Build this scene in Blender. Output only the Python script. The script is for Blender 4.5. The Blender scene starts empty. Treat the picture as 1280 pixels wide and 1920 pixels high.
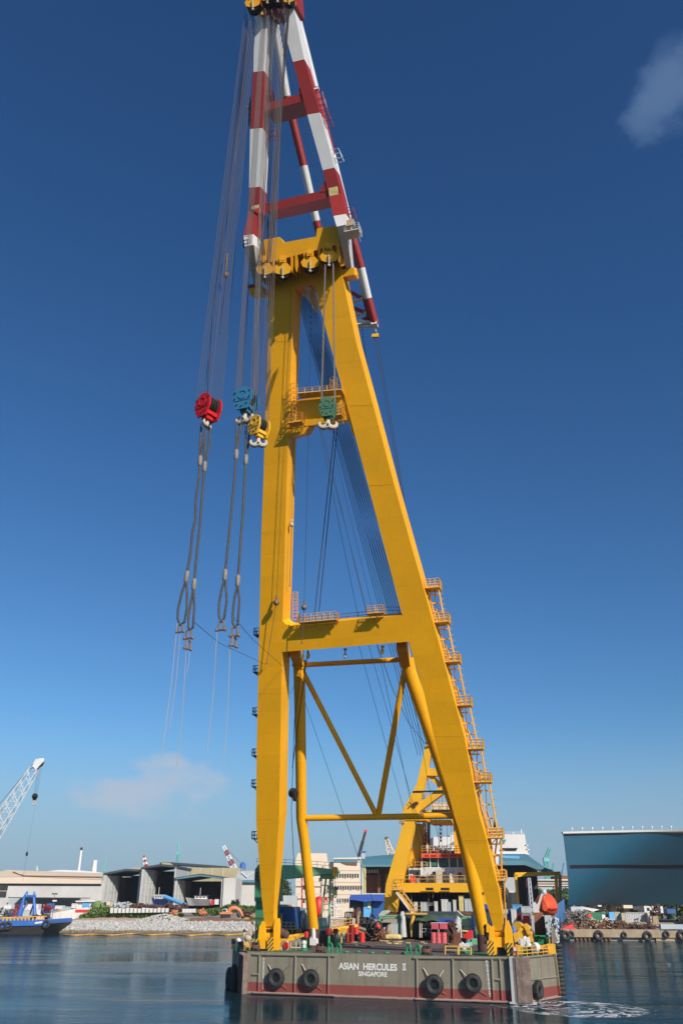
import bpy, bmesh, math, random
from mathutils import Vector, Matrix
random.seed(7)
R = math.radians
scene = bpy.context.scene
col = scene.collection

# ---------------------------------------------------------------- camera, sky, sun, exposure
CAM_H = 11.3
PITCH = R(24.96); ROLL = R(0.4)
FPX = 1566.0                      # focal length in pixels of the 1280x1920 photograph
cam_d = bpy.data.cameras.new("camera"); cam = bpy.data.objects.new("camera", cam_d); col.objects.link(cam)
cam_d.sensor_fit = 'VERTICAL'; cam_d.sensor_height = 36.0; cam_d.lens = FPX / 1920 * 36.0
cam_d.clip_start = 0.5; cam_d.clip_end = 60000
cam.matrix_world = (Matrix.Translation((0, 0, CAM_H)) @ Matrix.Rotation(R(90) + PITCH, 4, 'X') @ Matrix.Rotation(ROLL, 4, 'Z'))
scene.camera = cam

PHI = R(16.5)                     # heading of the barge
U = Vector((math.cos(PHI), -math.sin(PHI), 0)); V = Vector((math.sin(PHI), math.cos(PHI), 0)); Z = Vector((0, 0, 1))
O = Vector((5.014, 122.59, 0))    # middle of the barge's bow at the waterline
SUN = (0.66 * U - 0.56 * V + 0.50 * Z).normalized()
sun_d = bpy.data.lights.new("sun", 'SUN'); sun = bpy.data.objects.new("sun", sun_d); col.objects.link(sun)
sun_d.energy = 4.9; sun_d.angle = R(0.53); sun_d.color = (1.0, 0.93, 0.82)
sun.rotation_euler = SUN.to_track_quat('Z', 'Y').to_euler(); sun.location = (60, 20, 200)

world = bpy.data.worlds.new("World"); scene.world = world; world.use_nodes = True
wn = world.node_tree; wn.nodes.clear()
w_out = wn.nodes.new('ShaderNodeOutputWorld'); w_bg = wn.nodes.new('ShaderNodeBackground')
sky = wn.nodes.new('ShaderNodeTexSky'); sky.sky_type = 'NISHITA'; sky.sun_disc = False
sky.sun_elevation = math.asin(SUN.z); sky.sun_rotation = math.atan2(SUN.x, SUN.y)
sky.altitude = 0; sky.air_density = 1.0; sky.dust_density = 0.6; sky.ozone_density = 3.0
w_bg.inputs['Strength'].default_value = 0.1; SKY_IN = 0.078
tc = wn.nodes.new('ShaderNodeTexCoord')
def cloud_mask(dirv, radius, stretch, scale, lo, hi, seedv):
    """a bank of thin cloud in one part of the sky"""
    d = wn.nodes.new('ShaderNodeVectorMath'); d.operation = 'SUBTRACT'; wn.links.new(tc.outputs['Generated'], d.inputs[0]); d.inputs[1].default_value = dirv
    m = wn.nodes.new('ShaderNodeVectorMath'); m.operation = 'MULTIPLY'; wn.links.new(d.outputs[0], m.inputs[0]); m.inputs[1].default_value = stretch
    l = wn.nodes.new('ShaderNodeVectorMath'); l.operation = 'LENGTH'; wn.links.new(m.outputs[0], l.inputs[0])
    f = wn.nodes.new('ShaderNodeMapRange'); f.interpolation_type = 'SMOOTHSTEP'; wn.links.new(l.outputs['Value'], f.inputs['Value'])
    f.inputs['From Min'].default_value = radius; f.inputs['From Max'].default_value = 0.0
    n = wn.nodes.new('ShaderNodeTexNoise'); n.inputs['Scale'].default_value = scale; n.inputs['Detail'].default_value = 7; n.inputs['Roughness'].default_value = 0.55
    o = wn.nodes.new('ShaderNodeVectorMath'); o.operation = 'ADD'; wn.links.new(tc.outputs['Generated'], o.inputs[0]); o.inputs[1].default_value = seedv
    s = wn.nodes.new('ShaderNodeVectorMath'); s.operation = 'MULTIPLY'; wn.links.new(o.outputs[0], s.inputs[0]); s.inputs[1].default_value = (1, 1, 1.6)
    wn.links.new(s.outputs[0], n.inputs['Vector'])
    a = wn.nodes.new('ShaderNodeMath'); a.operation = 'ADD'; wn.links.new(n.outputs['Fac'], a.inputs[0])
    b = wn.nodes.new('ShaderNodeMath'); b.operation = 'MULTIPLY_ADD'; wn.links.new(f.outputs[0], b.inputs[0]); b.inputs[1].default_value = 0.85; b.inputs[2].default_value = -0.85
    wn.links.new(b.outputs[0], a.inputs[1])
    r = wn.nodes.new('ShaderNodeMapRange'); r.interpolation_type = 'SMOOTHSTEP'; wn.links.new(a.outputs[0], r.inputs['Value'])
    r.inputs['From Min'].default_value = lo; r.inputs['From Max'].default_value = hi; r.inputs['To Max'].default_value = 1.0
    return r.outputs[0]
def cray(x, y):
    X = x - 640; Y = 960 - y
    a = (X * math.cos(ROLL) - Y * math.sin(ROLL)) / FPX; b = (X * math.sin(ROLL) + Y * math.cos(ROLL)) / FPX
    return Vector((a, math.cos(PITCH) - b * math.sin(PITCH), math.sin(PITCH) + b * math.cos(PITCH)))
m1 = cloud_mask(cray(300, 1478).normalized(), 0.21, (1, 1, 2.1), 17, 0.19, 0.5, (3.1, 0.2, 0.7))
m2 = cloud_mask(cray(1245, 165).normalized(), 0.145, (1.5, 1, 1), 13, 0.22, 0.56, (1.3, 2.2, 0.1))
def cmix(prev, mask, fac, colr):
    mul = wn.nodes.new('ShaderNodeMath'); mul.operation = 'MULTIPLY'; wn.links.new(mask, mul.inputs[0]); mul.inputs[1].default_value = fac
    mx = wn.nodes.new('ShaderNodeMix'); mx.data_type = 'RGBA'; wn.links.new(mul.outputs[0], mx.inputs['Factor'])
    wn.links.new(prev, mx.inputs['A']); mx.inputs['B'].default_value = (*colr, 1)
    return mx.outputs['Result']
# the deep, clear blue of a polarised tropical sky: each channel gets its own contrast, then pale sea haze low down
sep = wn.nodes.new('ShaderNodeSeparateColor'); com = wn.nodes.new('ShaderNodeCombineColor'); wn.links.new(sky.outputs[0], sep.inputs[0])
for i_, (g_, k_) in enumerate(((1.34, 1.24), (1.195, 1.19), (1.11, 1.19))):
    s0 = wn.nodes.new('ShaderNodeMath'); s0.operation = 'MULTIPLY'; wn.links.new(sep.outputs[i_], s0.inputs[0]); s0.inputs[1].default_value = SKY_IN * (0.80, 0.96, 1.08)[i_]
    s1 = wn.nodes.new('ShaderNodeMath'); s1.operation = 'POWER'; wn.links.new(s0.outputs[0], s1.inputs[0]); s1.inputs[1].default_value = g_
    s2 = wn.nodes.new('ShaderNodeMath'); s2.operation = 'MULTIPLY'; wn.links.new(s1.outputs[0], s2.inputs[0]); s2.inputs[1].default_value = k_ / 0.1
    wn.links.new(s2.outputs[0], com.inputs[i_])
spz = wn.nodes.new('ShaderNodeSeparateXYZ'); wn.links.new(tc.outputs['Generated'], spz.inputs[0])
hz = wn.nodes.new('ShaderNodeMapRange'); hz.interpolation_type = 'SMOOTHSTEP'; wn.links.new(spz.outputs['Z'], hz.inputs['Value']); hz.inputs['From Min'].default_value = 0.20; hz.inputs['From Max'].default_value = 0.0
c = cmix(com.outputs[0], hz.outputs[0], 0.95, (2.5, 3.6, 4.75))
c = cmix(c, m1, 0.8, (3.9, 4.6, 5.7))
c = cmix(c, m2, 0.5, (1.4, 2.3, 4.0))
wn.links.new(c, w_bg.inputs['Color']); wn.links.new(w_bg.outputs[0], w_out.inputs[0])
vs = scene.view_settings; vs.view_transform = 'Standard'; vs.look = 'None'; vs.exposure = 0.2; vs.gamma = 1.0; vs.use_curve_mapping = False

# ---------------------------------------------------------------- where things stand
CAMP = Vector((0, 0, CAM_H))
def hit(x, y, p0, n):
    r = cray(x, y); return CAMP + r * ((p0 - CAMP).dot(n) / r.dot(n))
def B(u, v, z): return O + U * u + V * v + Z * z
def BV(x, y, v): return hit(x, y, B(0, v, 0), V)                  # on a plane across the barge
def AY(x, y, Y): return hit(x, y, Vector((0, Y, 0)), Vector((0, 1, 0)))   # on a plane facing the quay
LEAN = R(24)
NB = V * math.cos(LEAN) + Z * math.sin(LEAN)                       # backward normal of the leaning frame
UPL = -V * math.sin(LEAN) + Z * math.cos(LEAN)                     # up along the leaning frame
def PA(x, y, d=0.0): return hit(x, y, B(0, 3, 7) + NB * d, NB)     # frame plane, d metres behind its front
def PJ(x, y, d=0.0): return hit(x, y, B(0, -36, 90) + NB * d, NB)  # jib plane
LP = R(24); NP = NB
def PP(x, y, d=0.0): return hit(x, y, B(0, 12, 6) + NB * d, NB)    # pipe frame plane
LS_ = R(36); NS = V * math.cos(LS_) + Z * math.sin(LS_)
def PS(x, y, d=0.0): return hit(x, y, B(0, -12, 90) + NS * d, NS)  # jib rear struts

# ---------------------------------------------------------------- materials
MATS = {}
def mat(name, base, rough=0.55, metal=0.0, var=0.18, scale=0.35, streak=0.0, streak_col=(0.16, 0.07, 0.03), bump=0.0, bscale=6, spec=None, coat=0):
    if name in MATS: return MATS[name]
    m = bpy.data.materials.new(name); m.use_nodes = True; nt = m.node_tree; ns = nt.nodes; lk = nt.links
    p = ns['Principled BSDF']; p.inputs['Roughness'].default_value = rough; p.inputs['Metallic'].default_value = metal
    if spec is not None: p.inputs['Specular IOR Level'].default_value = spec
    g = ns.new('ShaderNodeNewGeometry')
    n1 = ns.new('ShaderNodeTexNoise'); n1.inputs['Scale'].default_value = scale; n1.inputs['Detail'].default_value = 6; n1.inputs['Roughness'].default_value = 0.6
    lk.new(g.outputs['Position'], n1.inputs['Vector'])
    mr = ns.new('ShaderNodeMapRange'); lk.new(n1.outputs['Fac'], mr.inputs['Value'])
    mr.inputs['From Min'].default_value = 0.3; mr.inputs['From Max'].default_value = 0.7
    mr.inputs['To Min'].default_value = 1 - var; mr.inputs['To Max'].default_value = 1 + var
    mx = ns.new('ShaderNodeVectorMath'); mx.operation = 'SCALE'; mx.inputs[0].default_value = base; lk.new(mr.outputs[0], mx.inputs['Scale'])
    out = mx.outputs[0]
    if streak > 0:
        mp = ns.new('ShaderNodeMapping'); mp.inputs['Scale'].default_value = (1.3, 1.3, 0.09); lk.new(g.outputs['Position'], mp.inputs['Vector'])
        n2 = ns.new('ShaderNodeTexNoise'); n2.inputs['Scale'].default_value = 1.6; n2.inputs['Detail'].default_value = 8; n2.inputs['Roughness'].default_value = 0.65
        lk.new(mp.outputs[0], n2.inputs['Vector'])
        r2 = ns.new('ShaderNodeMapRange'); lk.new(n2.outputs['Fac'], r2.inputs['Value']); r2.inputs['From Min'].default_value = 0.5; r2.inputs['From Max'].default_value = 0.78
        r2.inputs['To Max'].default_value = streak
        mm = ns.new('ShaderNodeMix'); mm.data_type = 'RGBA'; lk.new(r2.outputs[0], mm.inputs['Factor']); lk.new(out, mm.inputs['A']); mm.inputs['B'].default_value = (*streak_col, 1)
        out = mm.outputs['Result']
    lk.new(out, p.inputs['Base Color'])
    n3 = ns.new('ShaderNodeTexNoise'); n3.inputs['Scale'].default_value = 2.5; n3.inputs['Detail'].default_value = 4; lk.new(g.outputs['Position'], n3.inputs['Vector'])
    r3 = ns.new('ShaderNodeMapRange'); lk.new(n3.outputs['Fac'], r3.inputs['Value']); r3.inputs['To Min'].default_value = max(0.05, rough - 0.12); r3.inputs['To Max'].default_value = min(1, rough + 0.12)
    lk.new(r3.outputs[0], p.inputs['Roughness'])
    if bump > 0:
        n4 = ns.new('ShaderNodeTexNoise'); n4.inputs['Scale'].default_value = bscale; n4.inputs['Detail'].default_value = 5; lk.new(g.outputs['Position'], n4.inputs['Vector'])
        bp = ns.new('ShaderNodeBump'); bp.inputs['Strength'].default_value = bump; bp.inputs['Distance'].default_value = 0.15; lk.new(n4.outputs['Fac'], bp.inputs['Height']); lk.new(bp.outputs[0], p.inputs['Normal'])
    MATS[name] = m; return m
def ribbed(name, base, axis=0, freq=3.0, depth=0.15, rough=0.6, var=0.1):
    """sheet metal with pressed ribs"""
    m = mat(name, base, rough, var=var, scale=0.08, streak=0.18, streak_col=tuple(b * 0.6 for b in base))
    nt = m.node_tree; ns = nt.nodes; lk = nt.links; p = ns['Principled BSDF']
    w = ns.new('ShaderNodeTexWave'); w.wave_type = 'BANDS'; w.bands_direction = 'XYZ'[axis]; w.inputs['Scale'].default_value = freq
    g = ns.new('ShaderNodeNewGeometry'); lk.new(g.outputs['Position'], w.inputs['Vector'])
    bp = ns.new('ShaderNodeBump'); bp.inputs['Strength'].default_value = depth; bp.inputs['Distance'].default_value = 0.1
    lk.new(w.outputs['Fac'], bp.inputs['Height']); lk.new(bp.outputs[0], p.inputs['Normal']); return m
M = dict(
    yellow=mat('yellow_paint', (0.80, 0.365, 0.004), 0.55, var=0.07, scale=0.12, streak=0.16, streak_col=(0.42, 0.19, 0.012), bump=0.05, bscale=0.8, spec=.3),
    yellow_rail=mat('yellow_rail_paint', (0.66, 0.36, 0.06), 0.5, var=0.1),
    yellow_aft=mat('yellow_aft_paint', (0.74, 0.38, 0.012), 0.5, var=0.07, scale=0.3, streak=0.12, streak_col=(0.4, 0.2, 0.03)),
    red=mat('red_paint', (0.28, 0.018, 0.014), 0.5, var=0.1, scale=0.3, streak=0.15, streak_col=(0.2, 0.02, 0.015)),
    white=mat('white_paint', (0.64, 0.62, 0.60), 0.42, var=0.05, scale=0.4, streak=0.16, streak_col=(0.4, 0.36, 0.31)),
    hookred=mat('hook_red', (0.50, 0.012, 0.018), 0.6, spec=.2, var=0.12, scale=1.5),
    hookblue=mat('hook_blue', (0.03, 0.15, 0.27), 0.6, spec=.2, var=0.12, scale=1.5),
    hookyellow=mat('hook_yellow', (0.68, 0.36, 0.02), 0.55, var=0.12, scale=1.5),
    hookgreen=mat('hook_green', (0.055, 0.135, 0.08), 0.6, spec=.2, var=0.12, scale=1.5),
    hookwhite=mat('hook_cream', (0.46, 0.39, 0.30), 0.7, var=0.15, scale=2, streak=0.3, streak_col=(0.35, 0.22, 0.12)),
    rope=mat('wire_rope', (0.12, 0.105, 0.095), 0.6, 0.3, var=0.2, scale=2),
    rope_hoist=mat('greased_hoist_rope', (0.085, 0.07, 0.065), 0.7, 0.0, var=0.2, scale=3),
    rope_dark=mat('dark_rope', (0.035, 0.033, 0.035), 0.6, 0.2, var=0.2, scale=2),
    rope_luff=mat('luffing_rope', (0.05, 0.055, 0.07), 0.5, 0.3, var=0.2, scale=2),
    sling=mat('sling_rope', (0.055, 0.05, 0.046), 0.6, 0.2, var=0.25, scale=3, bump=0.3, bscale=10),
    ferrule=mat('ferrule_steel', (0.20, 0.17, 0.145), 0.65, 0.1, var=0.15, scale=3),
    line=mat('tag_line', (0.35, 0.30, 0.28), 0.8, var=0.1),
    shackle=mat('shackle_rust', (0.17, 0.11, 0.08), 0.6, 0.3, var=0.3, scale=3),
    dark=mat('dark_steel', (0.022, 0.02, 0.02), 0.6, 0.2, var=0.3, scale=1),
    rubber=mat('rubber', (0.022, 0.022, 0.023), 0.75, var=0.3, scale=1.5, bump=0.3, bscale=5),
    greypaint=mat('grey_paint', (0.42, 0.45, 0.46), 0.5, var=0.08, scale=0.6, streak=0.2),
    rust=mat('rust', (0.17, 0.065, 0.03), 0.8, var=0.35, scale=1.5, bump=0.3),
    darkrust=mat('dark_rust', (0.08, 0.04, 0.03), 0.8, var=0.35, scale=1.5, bump=0.3),
    green=mat('deck_green', (0.02, 0.20, 0.09), 0.5, var=0.15, scale=0.8),
    cranegreen=mat('crane_green', (0.04, 0.19, 0.095), 0.42, var=0.12, scale=0.5, streak=0.2, streak_col=(0.02, 0.08, 0.05)),
    palegreen=mat('pale_green', (0.16, 0.36, 0.19), 0.5, var=0.12, scale=0.6),
    tarpgreen=mat('green_tarp', (0.045, 0.095, 0.06), 0.7, var=0.15, scale=1.2, bump=0.4, bscale=2),
    tarpblue=mat('blue_tarp', (0.02, 0.07, 0.33), 0.6, var=0.15, scale=1.2, bump=0.4, bscale=2),
    tarpgrey=mat('grey_tarp', (0.42, 0.43, 0.42), 0.7, var=0.15, scale=1.5, bump=0.5, bscale=2.5),
    blue=mat('blue_tank', (0.015, 0.075, 0.24), 0.45, var=0.1, scale=0.6),
    lightblue=mat('light_blue', (0.10, 0.33, 0.60), 0.5, var=0.1, scale=0.8),
    boatblue=mat('boat_blue', (0.03, 0.13, 0.42), 0.45, var=0.15, scale=0.3, streak=0.2),
    redbright=mat('bright_red', (0.62, 0.03, 0.025), 0.45, var=0.12, scale=1.5),
    redorange=mat('orange_red_trim', (0.75, 0.09, 0.03), 0.5, var=0.05),
    orange=mat('lifeboat_orange', (0.62, 0.075, 0.02), 0.45, var=0.1, scale=0.8, bump=0.35, bscale=2.5),
    digger=mat('digger_orange', (0.55, 0.19, 0.08), 0.55, var=0.12, scale=0.8),
    drumred=mat('drum_red', (0.22, 0.012, 0.014), 0.45, var=0.15, scale=2),
    pink=mat('pink_drum', (0.55, 0.10, 0.12), 0.5, var=0.3, scale=3),
    glass=mat('dark_glass', (0.02, 0.035, 0.035), 0.12, var=0.3, scale=0.8, spec=0.6),
    wood=mat('fender_timber', (0.19, 0.135, 0.11), 0.85, var=0.35, scale=1.2, streak=0.7, streak_col=(0.05, 0.035, 0.03), bump=0.5, bscale=4),
    pallet=mat('pallet_wood', (0.33, 0.24, 0.15), 0.85, var=0.25, scale=2),
    sack=mat('yellow_sack', (0.62, 0.48, 0.20), 0.8, var=0.12, scale=2, bump=0.4, bscale=2),
    concrete=mat('concrete', (0.30, 0.23, 0.155), 0.9, var=0.2, scale=0.3, streak=0.5, streak_col=(0.14, 0.08, 0.04), bump=0.3, bscale=2),
    concrete_grey=mat('grey_concrete', (0.40, 0.40, 0.39), 0.9, var=0.15, scale=0.2, streak=0.3, streak_col=(0.2, 0.19, 0.17)),
    beige=mat('beige_wall', (0.46, 0.39, 0.31), 0.8, var=0.04, scale=0.1, streak=0.12, streak_col=(0.4, 0.32, 0.25)),
    cream=mat('cream_wall', (0.62, 0.51, 0.40), 0.8, var=0.04, scale=0.1),
    whitewall=mat('white_wall', (0.56, 0.54, 0.52), 0.75, var=0.04, scale=0.1, streak=0.12, streak_col=(0.5, 0.47, 0.44)),
    tan=ribbed('tan_cladding', (0.36, 0.31, 0.18), 0, 2.0),
    cladwhite=ribbed('white_cladding', (0.50, 0.48, 0.455), 0, 3.0, 0.1),
    cladgrey=ribbed('grey_cladding', (0.36, 0.40, 0.42), 0, 3.0, 0.2),
    tealroof=ribbed('teal_roof', (0.07, 0.19, 0.24), 0, 2.0, 0.3, var=0.12),
    blueclad=ribbed('blue_cladding', (0.05, 0.16, 0.36), 0, 2.0, 0.3),
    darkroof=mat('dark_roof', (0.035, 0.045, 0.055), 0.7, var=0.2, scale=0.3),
    black=mat('shade_black', (0.03, 0.03, 0.032), 0.9, var=0.3, scale=0.3),  # near-black colour stands in for the shade inside sheds and openings
    hullteal=mat('hull_teal', (0.014, 0.078, 0.130), 0.6, spec=.25, var=0.035, scale=0.12, streak=0.07, streak_col=(0.04, 0.13, 0.2)),
    stripe=mat('hull_stripe', (0.012, 0.012, 0.02), 0.75, spec=.15, var=0.1),
    tealcrane=mat('teal_crane', (0.12, 0.42, 0.40), 0.6, var=0.1),
    farwhite=mat('far_white', (0.62, 0.62, 0.62), 0.6, var=0.06),
    asphalt=mat('yard_ground', (0.26, 0.22, 0.19), 0.95, var=0.2, scale=0.2, bump=0.2, bscale=1),
    earth=mat('red_earth', (0.20, 0.10, 0.065), 0.95, var=0.3, scale=0.4, bump=0.6, bscale=1.2),
    sand=mat('sandy_earth', (0.42, 0.30, 0.21), 0.95, var=0.2, scale=0.3, bump=0.4, bscale=1.5),
    rocks=mat('rock_armour', (0.42, 0.40, 0.375), 0.9, var=0.3, scale=1.2, bump=0.6, bscale=2),
    leaf=mat('leaf_green', (0.13, 0.21, 0.05), 0.7, var=0.4, scale=0.5),
    leafdark=mat('leaf_dark', (0.045, 0.085, 0.028), 0.7, var=0.4, scale=0.4),
    bark=mat('bark', (0.10, 0.075, 0.05), 0.9, var=0.2, scale=1),
    boom_yellow=mat('oil_boom', (0.50, 0.26, 0.06), 0.7, var=0.25, scale=0.6),
    smoke=None)

def smoke_mat():
    m = bpy.data.materials.new('smoke'); m.use_nodes = True; nt = m.node_tree; nt.nodes.clear()
    o = nt.nodes.new('ShaderNodeOutputMaterial'); v = nt.nodes.new('ShaderNodeVolumePrincipled'); v.inputs['Density'].default_value = 0.012; v.inputs['Color'].default_value = (0.9, 0.85, 0.85, 1)
    nt.links.new(v.outputs[0], o.inputs['Volume']); return m
M['smoke'] = smoke_mat()

def plates(m, a1, a2, w, h, amt, off=(0, 0)):
    """welded plating: neighbouring plates differ a little, with a fine seam between"""
    nt = m.node_tree; ns = nt.nodes; lk = nt.links; p = ns['Principled BSDF']; prev = p.inputs['Base Color'].links[0].from_socket
    g = ns.new('ShaderNodeNewGeometry'); cx = ns.new('ShaderNodeCombineXYZ')
    for i, a in enumerate((a1, a2)):
        d = ns.new('ShaderNodeVectorMath'); d.operation = 'DOT_PRODUCT'; lk.new(g.outputs['Position'], d.inputs[0]); d.inputs[1].default_value = a; lk.new(d.outputs['Value'], cx.inputs[i])
    b = ns.new('ShaderNodeTexBrick'); b.inputs['Scale'].default_value = 1.0; b.inputs['Brick Width'].default_value = w; b.inputs['Row Height'].default_value = h; b.inputs['Mortar Size'].default_value = 0.02; b.inputs['Bias'].default_value = 0.0
    b.inputs['Color1'].default_value = (1 - amt,) * 3 + (1,); b.inputs['Color2'].default_value = (1 + amt * .6,) * 3 + (1,); b.inputs['Mortar'].default_value = (1 - amt * 3,) * 3 + (1,); lk.new(cx.outputs[0], b.inputs['Vector'])
    mm = ns.new('ShaderNodeMix'); mm.data_type = 'RGBA'; mm.blend_type = 'MULTIPLY'; mm.inputs['Factor'].default_value = 1; lk.new(prev, mm.inputs['A']); lk.new(b.outputs['Color'], mm.inputs['B']); lk.new(mm.outputs['Result'], p.inputs['Base Color'])
plates(M['yellow'], U * .6 + V * .4, UPL, 7.0, 3.1, 0.05)
plates(M['hullteal'], Vector((1, 0, 0)), Z, 9.0, 2.6, 0.035)
def tide(m):
    nt = m.node_tree; ns = nt.nodes; lk = nt.links; p = ns['Principled BSDF']; prev = p.inputs['Base Color'].links[0].from_socket
    g = ns.new('ShaderNodeNewGeometry'); sp = ns.new('ShaderNodeSeparateXYZ'); lk.new(g.outputs['Position'], sp.inputs[0]); nz = ns.new('ShaderNodeTexNoise'); nz.inputs['Scale'].default_value = 0.15; lk.new(g.outputs['Position'], nz.inputs['Vector'])
    a = ns.new('ShaderNodeMath'); a.operation = 'MULTIPLY_ADD'; lk.new(nz.outputs['Fac'], a.inputs[0]); a.inputs[1].default_value = 1.2; lk.new(sp.outputs['Z'], a.inputs[2])
    r = ns.new('ShaderNodeMapRange'); lk.new(a.outputs[0], r.inputs['Value']); r.inputs['From Min'].default_value = 1.75; r.inputs['From Max'].default_value = 1.2; r.inputs['To Max'].default_value = 0.85
    mm = ns.new('ShaderNodeMix'); mm.data_type = 'RGBA'; lk.new(r.outputs[0], mm.inputs['Factor']); lk.new(prev, mm.inputs['A']); mm.inputs['B'].default_value = (0.15, 0.105, 0.05, 1); lk.new(mm.outputs['Result'], p.inputs['Base Color'])
tide(M['rocks'])
def hull_mat():
    m = mat('barge_hull_paint', (0.190, 0.170, 0.124), 0.65, var=0.12, scale=0.25, streak=0.65, streak_col=(0.085, 0.045, 0.022), bump=0.06, bscale=0.8)
    nt = m.node_tree; ns = nt.nodes; lk = nt.links; p = ns['Principled BSDF']
    prev = p.inputs['Base Color'].links[0].from_socket
    g = ns.new('ShaderNodeNewGeometry'); sp = ns.new('ShaderNodeSeparateXYZ'); lk.new(g.outputs['Position'], sp.inputs[0])
    nz = ns.new('ShaderNodeTexNoise'); nz.inputs['Scale'].default_value = 1.1; nz.inputs['Detail'].default_value = 6; lk.new(g.outputs['Position'], nz.inputs['Vector'])
    def band(zc, wdt, colr, prev, fac=1.0, wob=0.1):
        a = ns.new('ShaderNodeMath'); a.operation = 'MULTIPLY_ADD'; lk.new(nz.outputs['Fac'], a.inputs[0]); a.inputs[1].default_value = wob; lk.new(sp.outputs['Z'], a.inputs[2])
        r = ns.new('ShaderNodeMapRange'); lk.new(a.outputs[0], r.inputs['Value']); r.inputs['From Min'].default_value = zc + wdt; r.inputs['From Max'].default_value = zc; r.inputs['To Max'].default_value = fac
        mm = ns.new('ShaderNodeMix'); mm.data_type = 'RGBA'; lk.new(r.outputs[0], mm.inputs['Factor']); lk.new(prev, mm.inputs['A']); mm.inputs['B'].default_value = (*colr, 1); return mm.outputs['Result']
    c = band(1.42, 0.03, (0.21, 0.035, 0.028), prev, 0.92, 0.04)
    c = band(0.42, 0.05, (0.33, 0.26, 0.22), c, 0.7, 0.25)
    c = band(0.16, 0.05, (0.10, 0.03, 0.025), c, 0.9, 0.2)
    lk.new(c, p.inputs['Base Color']); return m
M['hull'] = hull_mat()
plates(M['hull'], U, Z, 5.2, 1.9, 0.05)
def deck_mat():
    m = mat('deck_paint', (0.115, 0.085, 0.07), 0.85, var=0.3, scale=0.25, bump=0.2, bscale=1.5)
    nt = m.node_tree; ns = nt.nodes; lk = nt.links; p = ns['Principled BSDF']
    prev = p.inputs['Base Color'].links[0].from_socket
    g = ns.new('ShaderNodeNewGeometry'); dt = ns.new('ShaderNodeVectorMath'); dt.operation = 'DOT_PRODUCT'; lk.new(g.outputs['Position'], dt.inputs[0]); dt.inputs[1].default_value = U
    nz = ns.new('ShaderNodeTexNoise'); nz.inputs['Scale'].default_value = 0.6; nz.inputs['Detail'].default_value = 5; lk.new(g.outputs['Position'], nz.inputs['Vector'])
    s = ns.new('ShaderNodeMath'); s.operation = 'SUBTRACT'; lk.new(dt.outputs['Value'], s.inputs[0]); s.inputs[1].default_value = O.dot(U)
    ab = ns.new('ShaderNodeMath'); ab.operation = 'ABSOLUTE'; lk.new(s.outputs[0], ab.inputs[0])
    a = ns.new('ShaderNodeMath'); a.operation = 'MULTIPLY_ADD'; lk.new(nz.outputs['Fac'], a.inputs[0]); a.inputs[1].default_value = 3.0; lk.new(ab.outputs[0], a.inputs[2])
    r = ns.new('ShaderNodeMapRange'); lk.new(a.outputs[0], r.inputs['Value']); r.inputs['From Min'].default_value = 12.6; r.inputs['From Max'].default_value = 13.4; r.inputs['To Max'].default_value = 0.85
    mm = ns.new('ShaderNodeMix'); mm.data_type = 'RGBA'; lk.new(r.outputs[0], mm.inputs['Factor']); lk.new(prev, mm.inputs['A']); mm.inputs['B'].default_value = (0.03, 0.13, 0.06, 1)
    lk.new(mm.outputs['Result'], p.inputs['Base Color']); return m
M['deck'] = deck_mat()
def hazard_mat():
    m = bpy.data.materials.new('hazard_stripes'); m.use_nodes = True; nt = m.node_tree; ns = nt.nodes; lk = nt.links; p = ns['Principled BSDF']; p.inputs['Roughness'].default_value = 0.5
    t = ns.new('ShaderNodeTexCoord'); sp = ns.new('ShaderNodeSeparateXYZ'); lk.new(t.outputs['Object'], sp.inputs[0])
    g = ns.new('ShaderNodeNewGeometry'); dt = ns.new('ShaderNodeVectorMath'); dt.operation = 'DOT_PRODUCT'; lk.new(g.outputs['Position'], dt.inputs[0]); dt.inputs[1].default_value = U - Z * 0.9
    mu = ns.new('ShaderNodeMath'); mu.operation = 'MULTIPLY'; lk.new(dt.outputs['Value'], mu.inputs[0]); mu.inputs[1].default_value = 2.1
    fr = ns.new('ShaderNodeMath'); fr.operation = 'FRACT'; lk.new(mu.outputs[0], fr.inputs[0])
    gt = ns.new('ShaderNodeMath'); gt.operation = 'GREATER_THAN'; lk.new(fr.outputs[0], gt.inputs[0]); gt.inputs[1].default_value = 0.55
    mm = ns.new('ShaderNodeMix'); mm.data_type = 'RGBA'; lk.new(gt.outputs[0], mm.inputs['Factor']); mm.inputs['A'].default_value = (0.66, 0.36, 0.02, 1); mm.inputs['B'].default_value = (0.03, 0.025, 0.02, 1)
    lk.new(mm.outputs['Result'], p.inputs['Base Color']); return m
M['hazard'] = hazard_mat()

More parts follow.
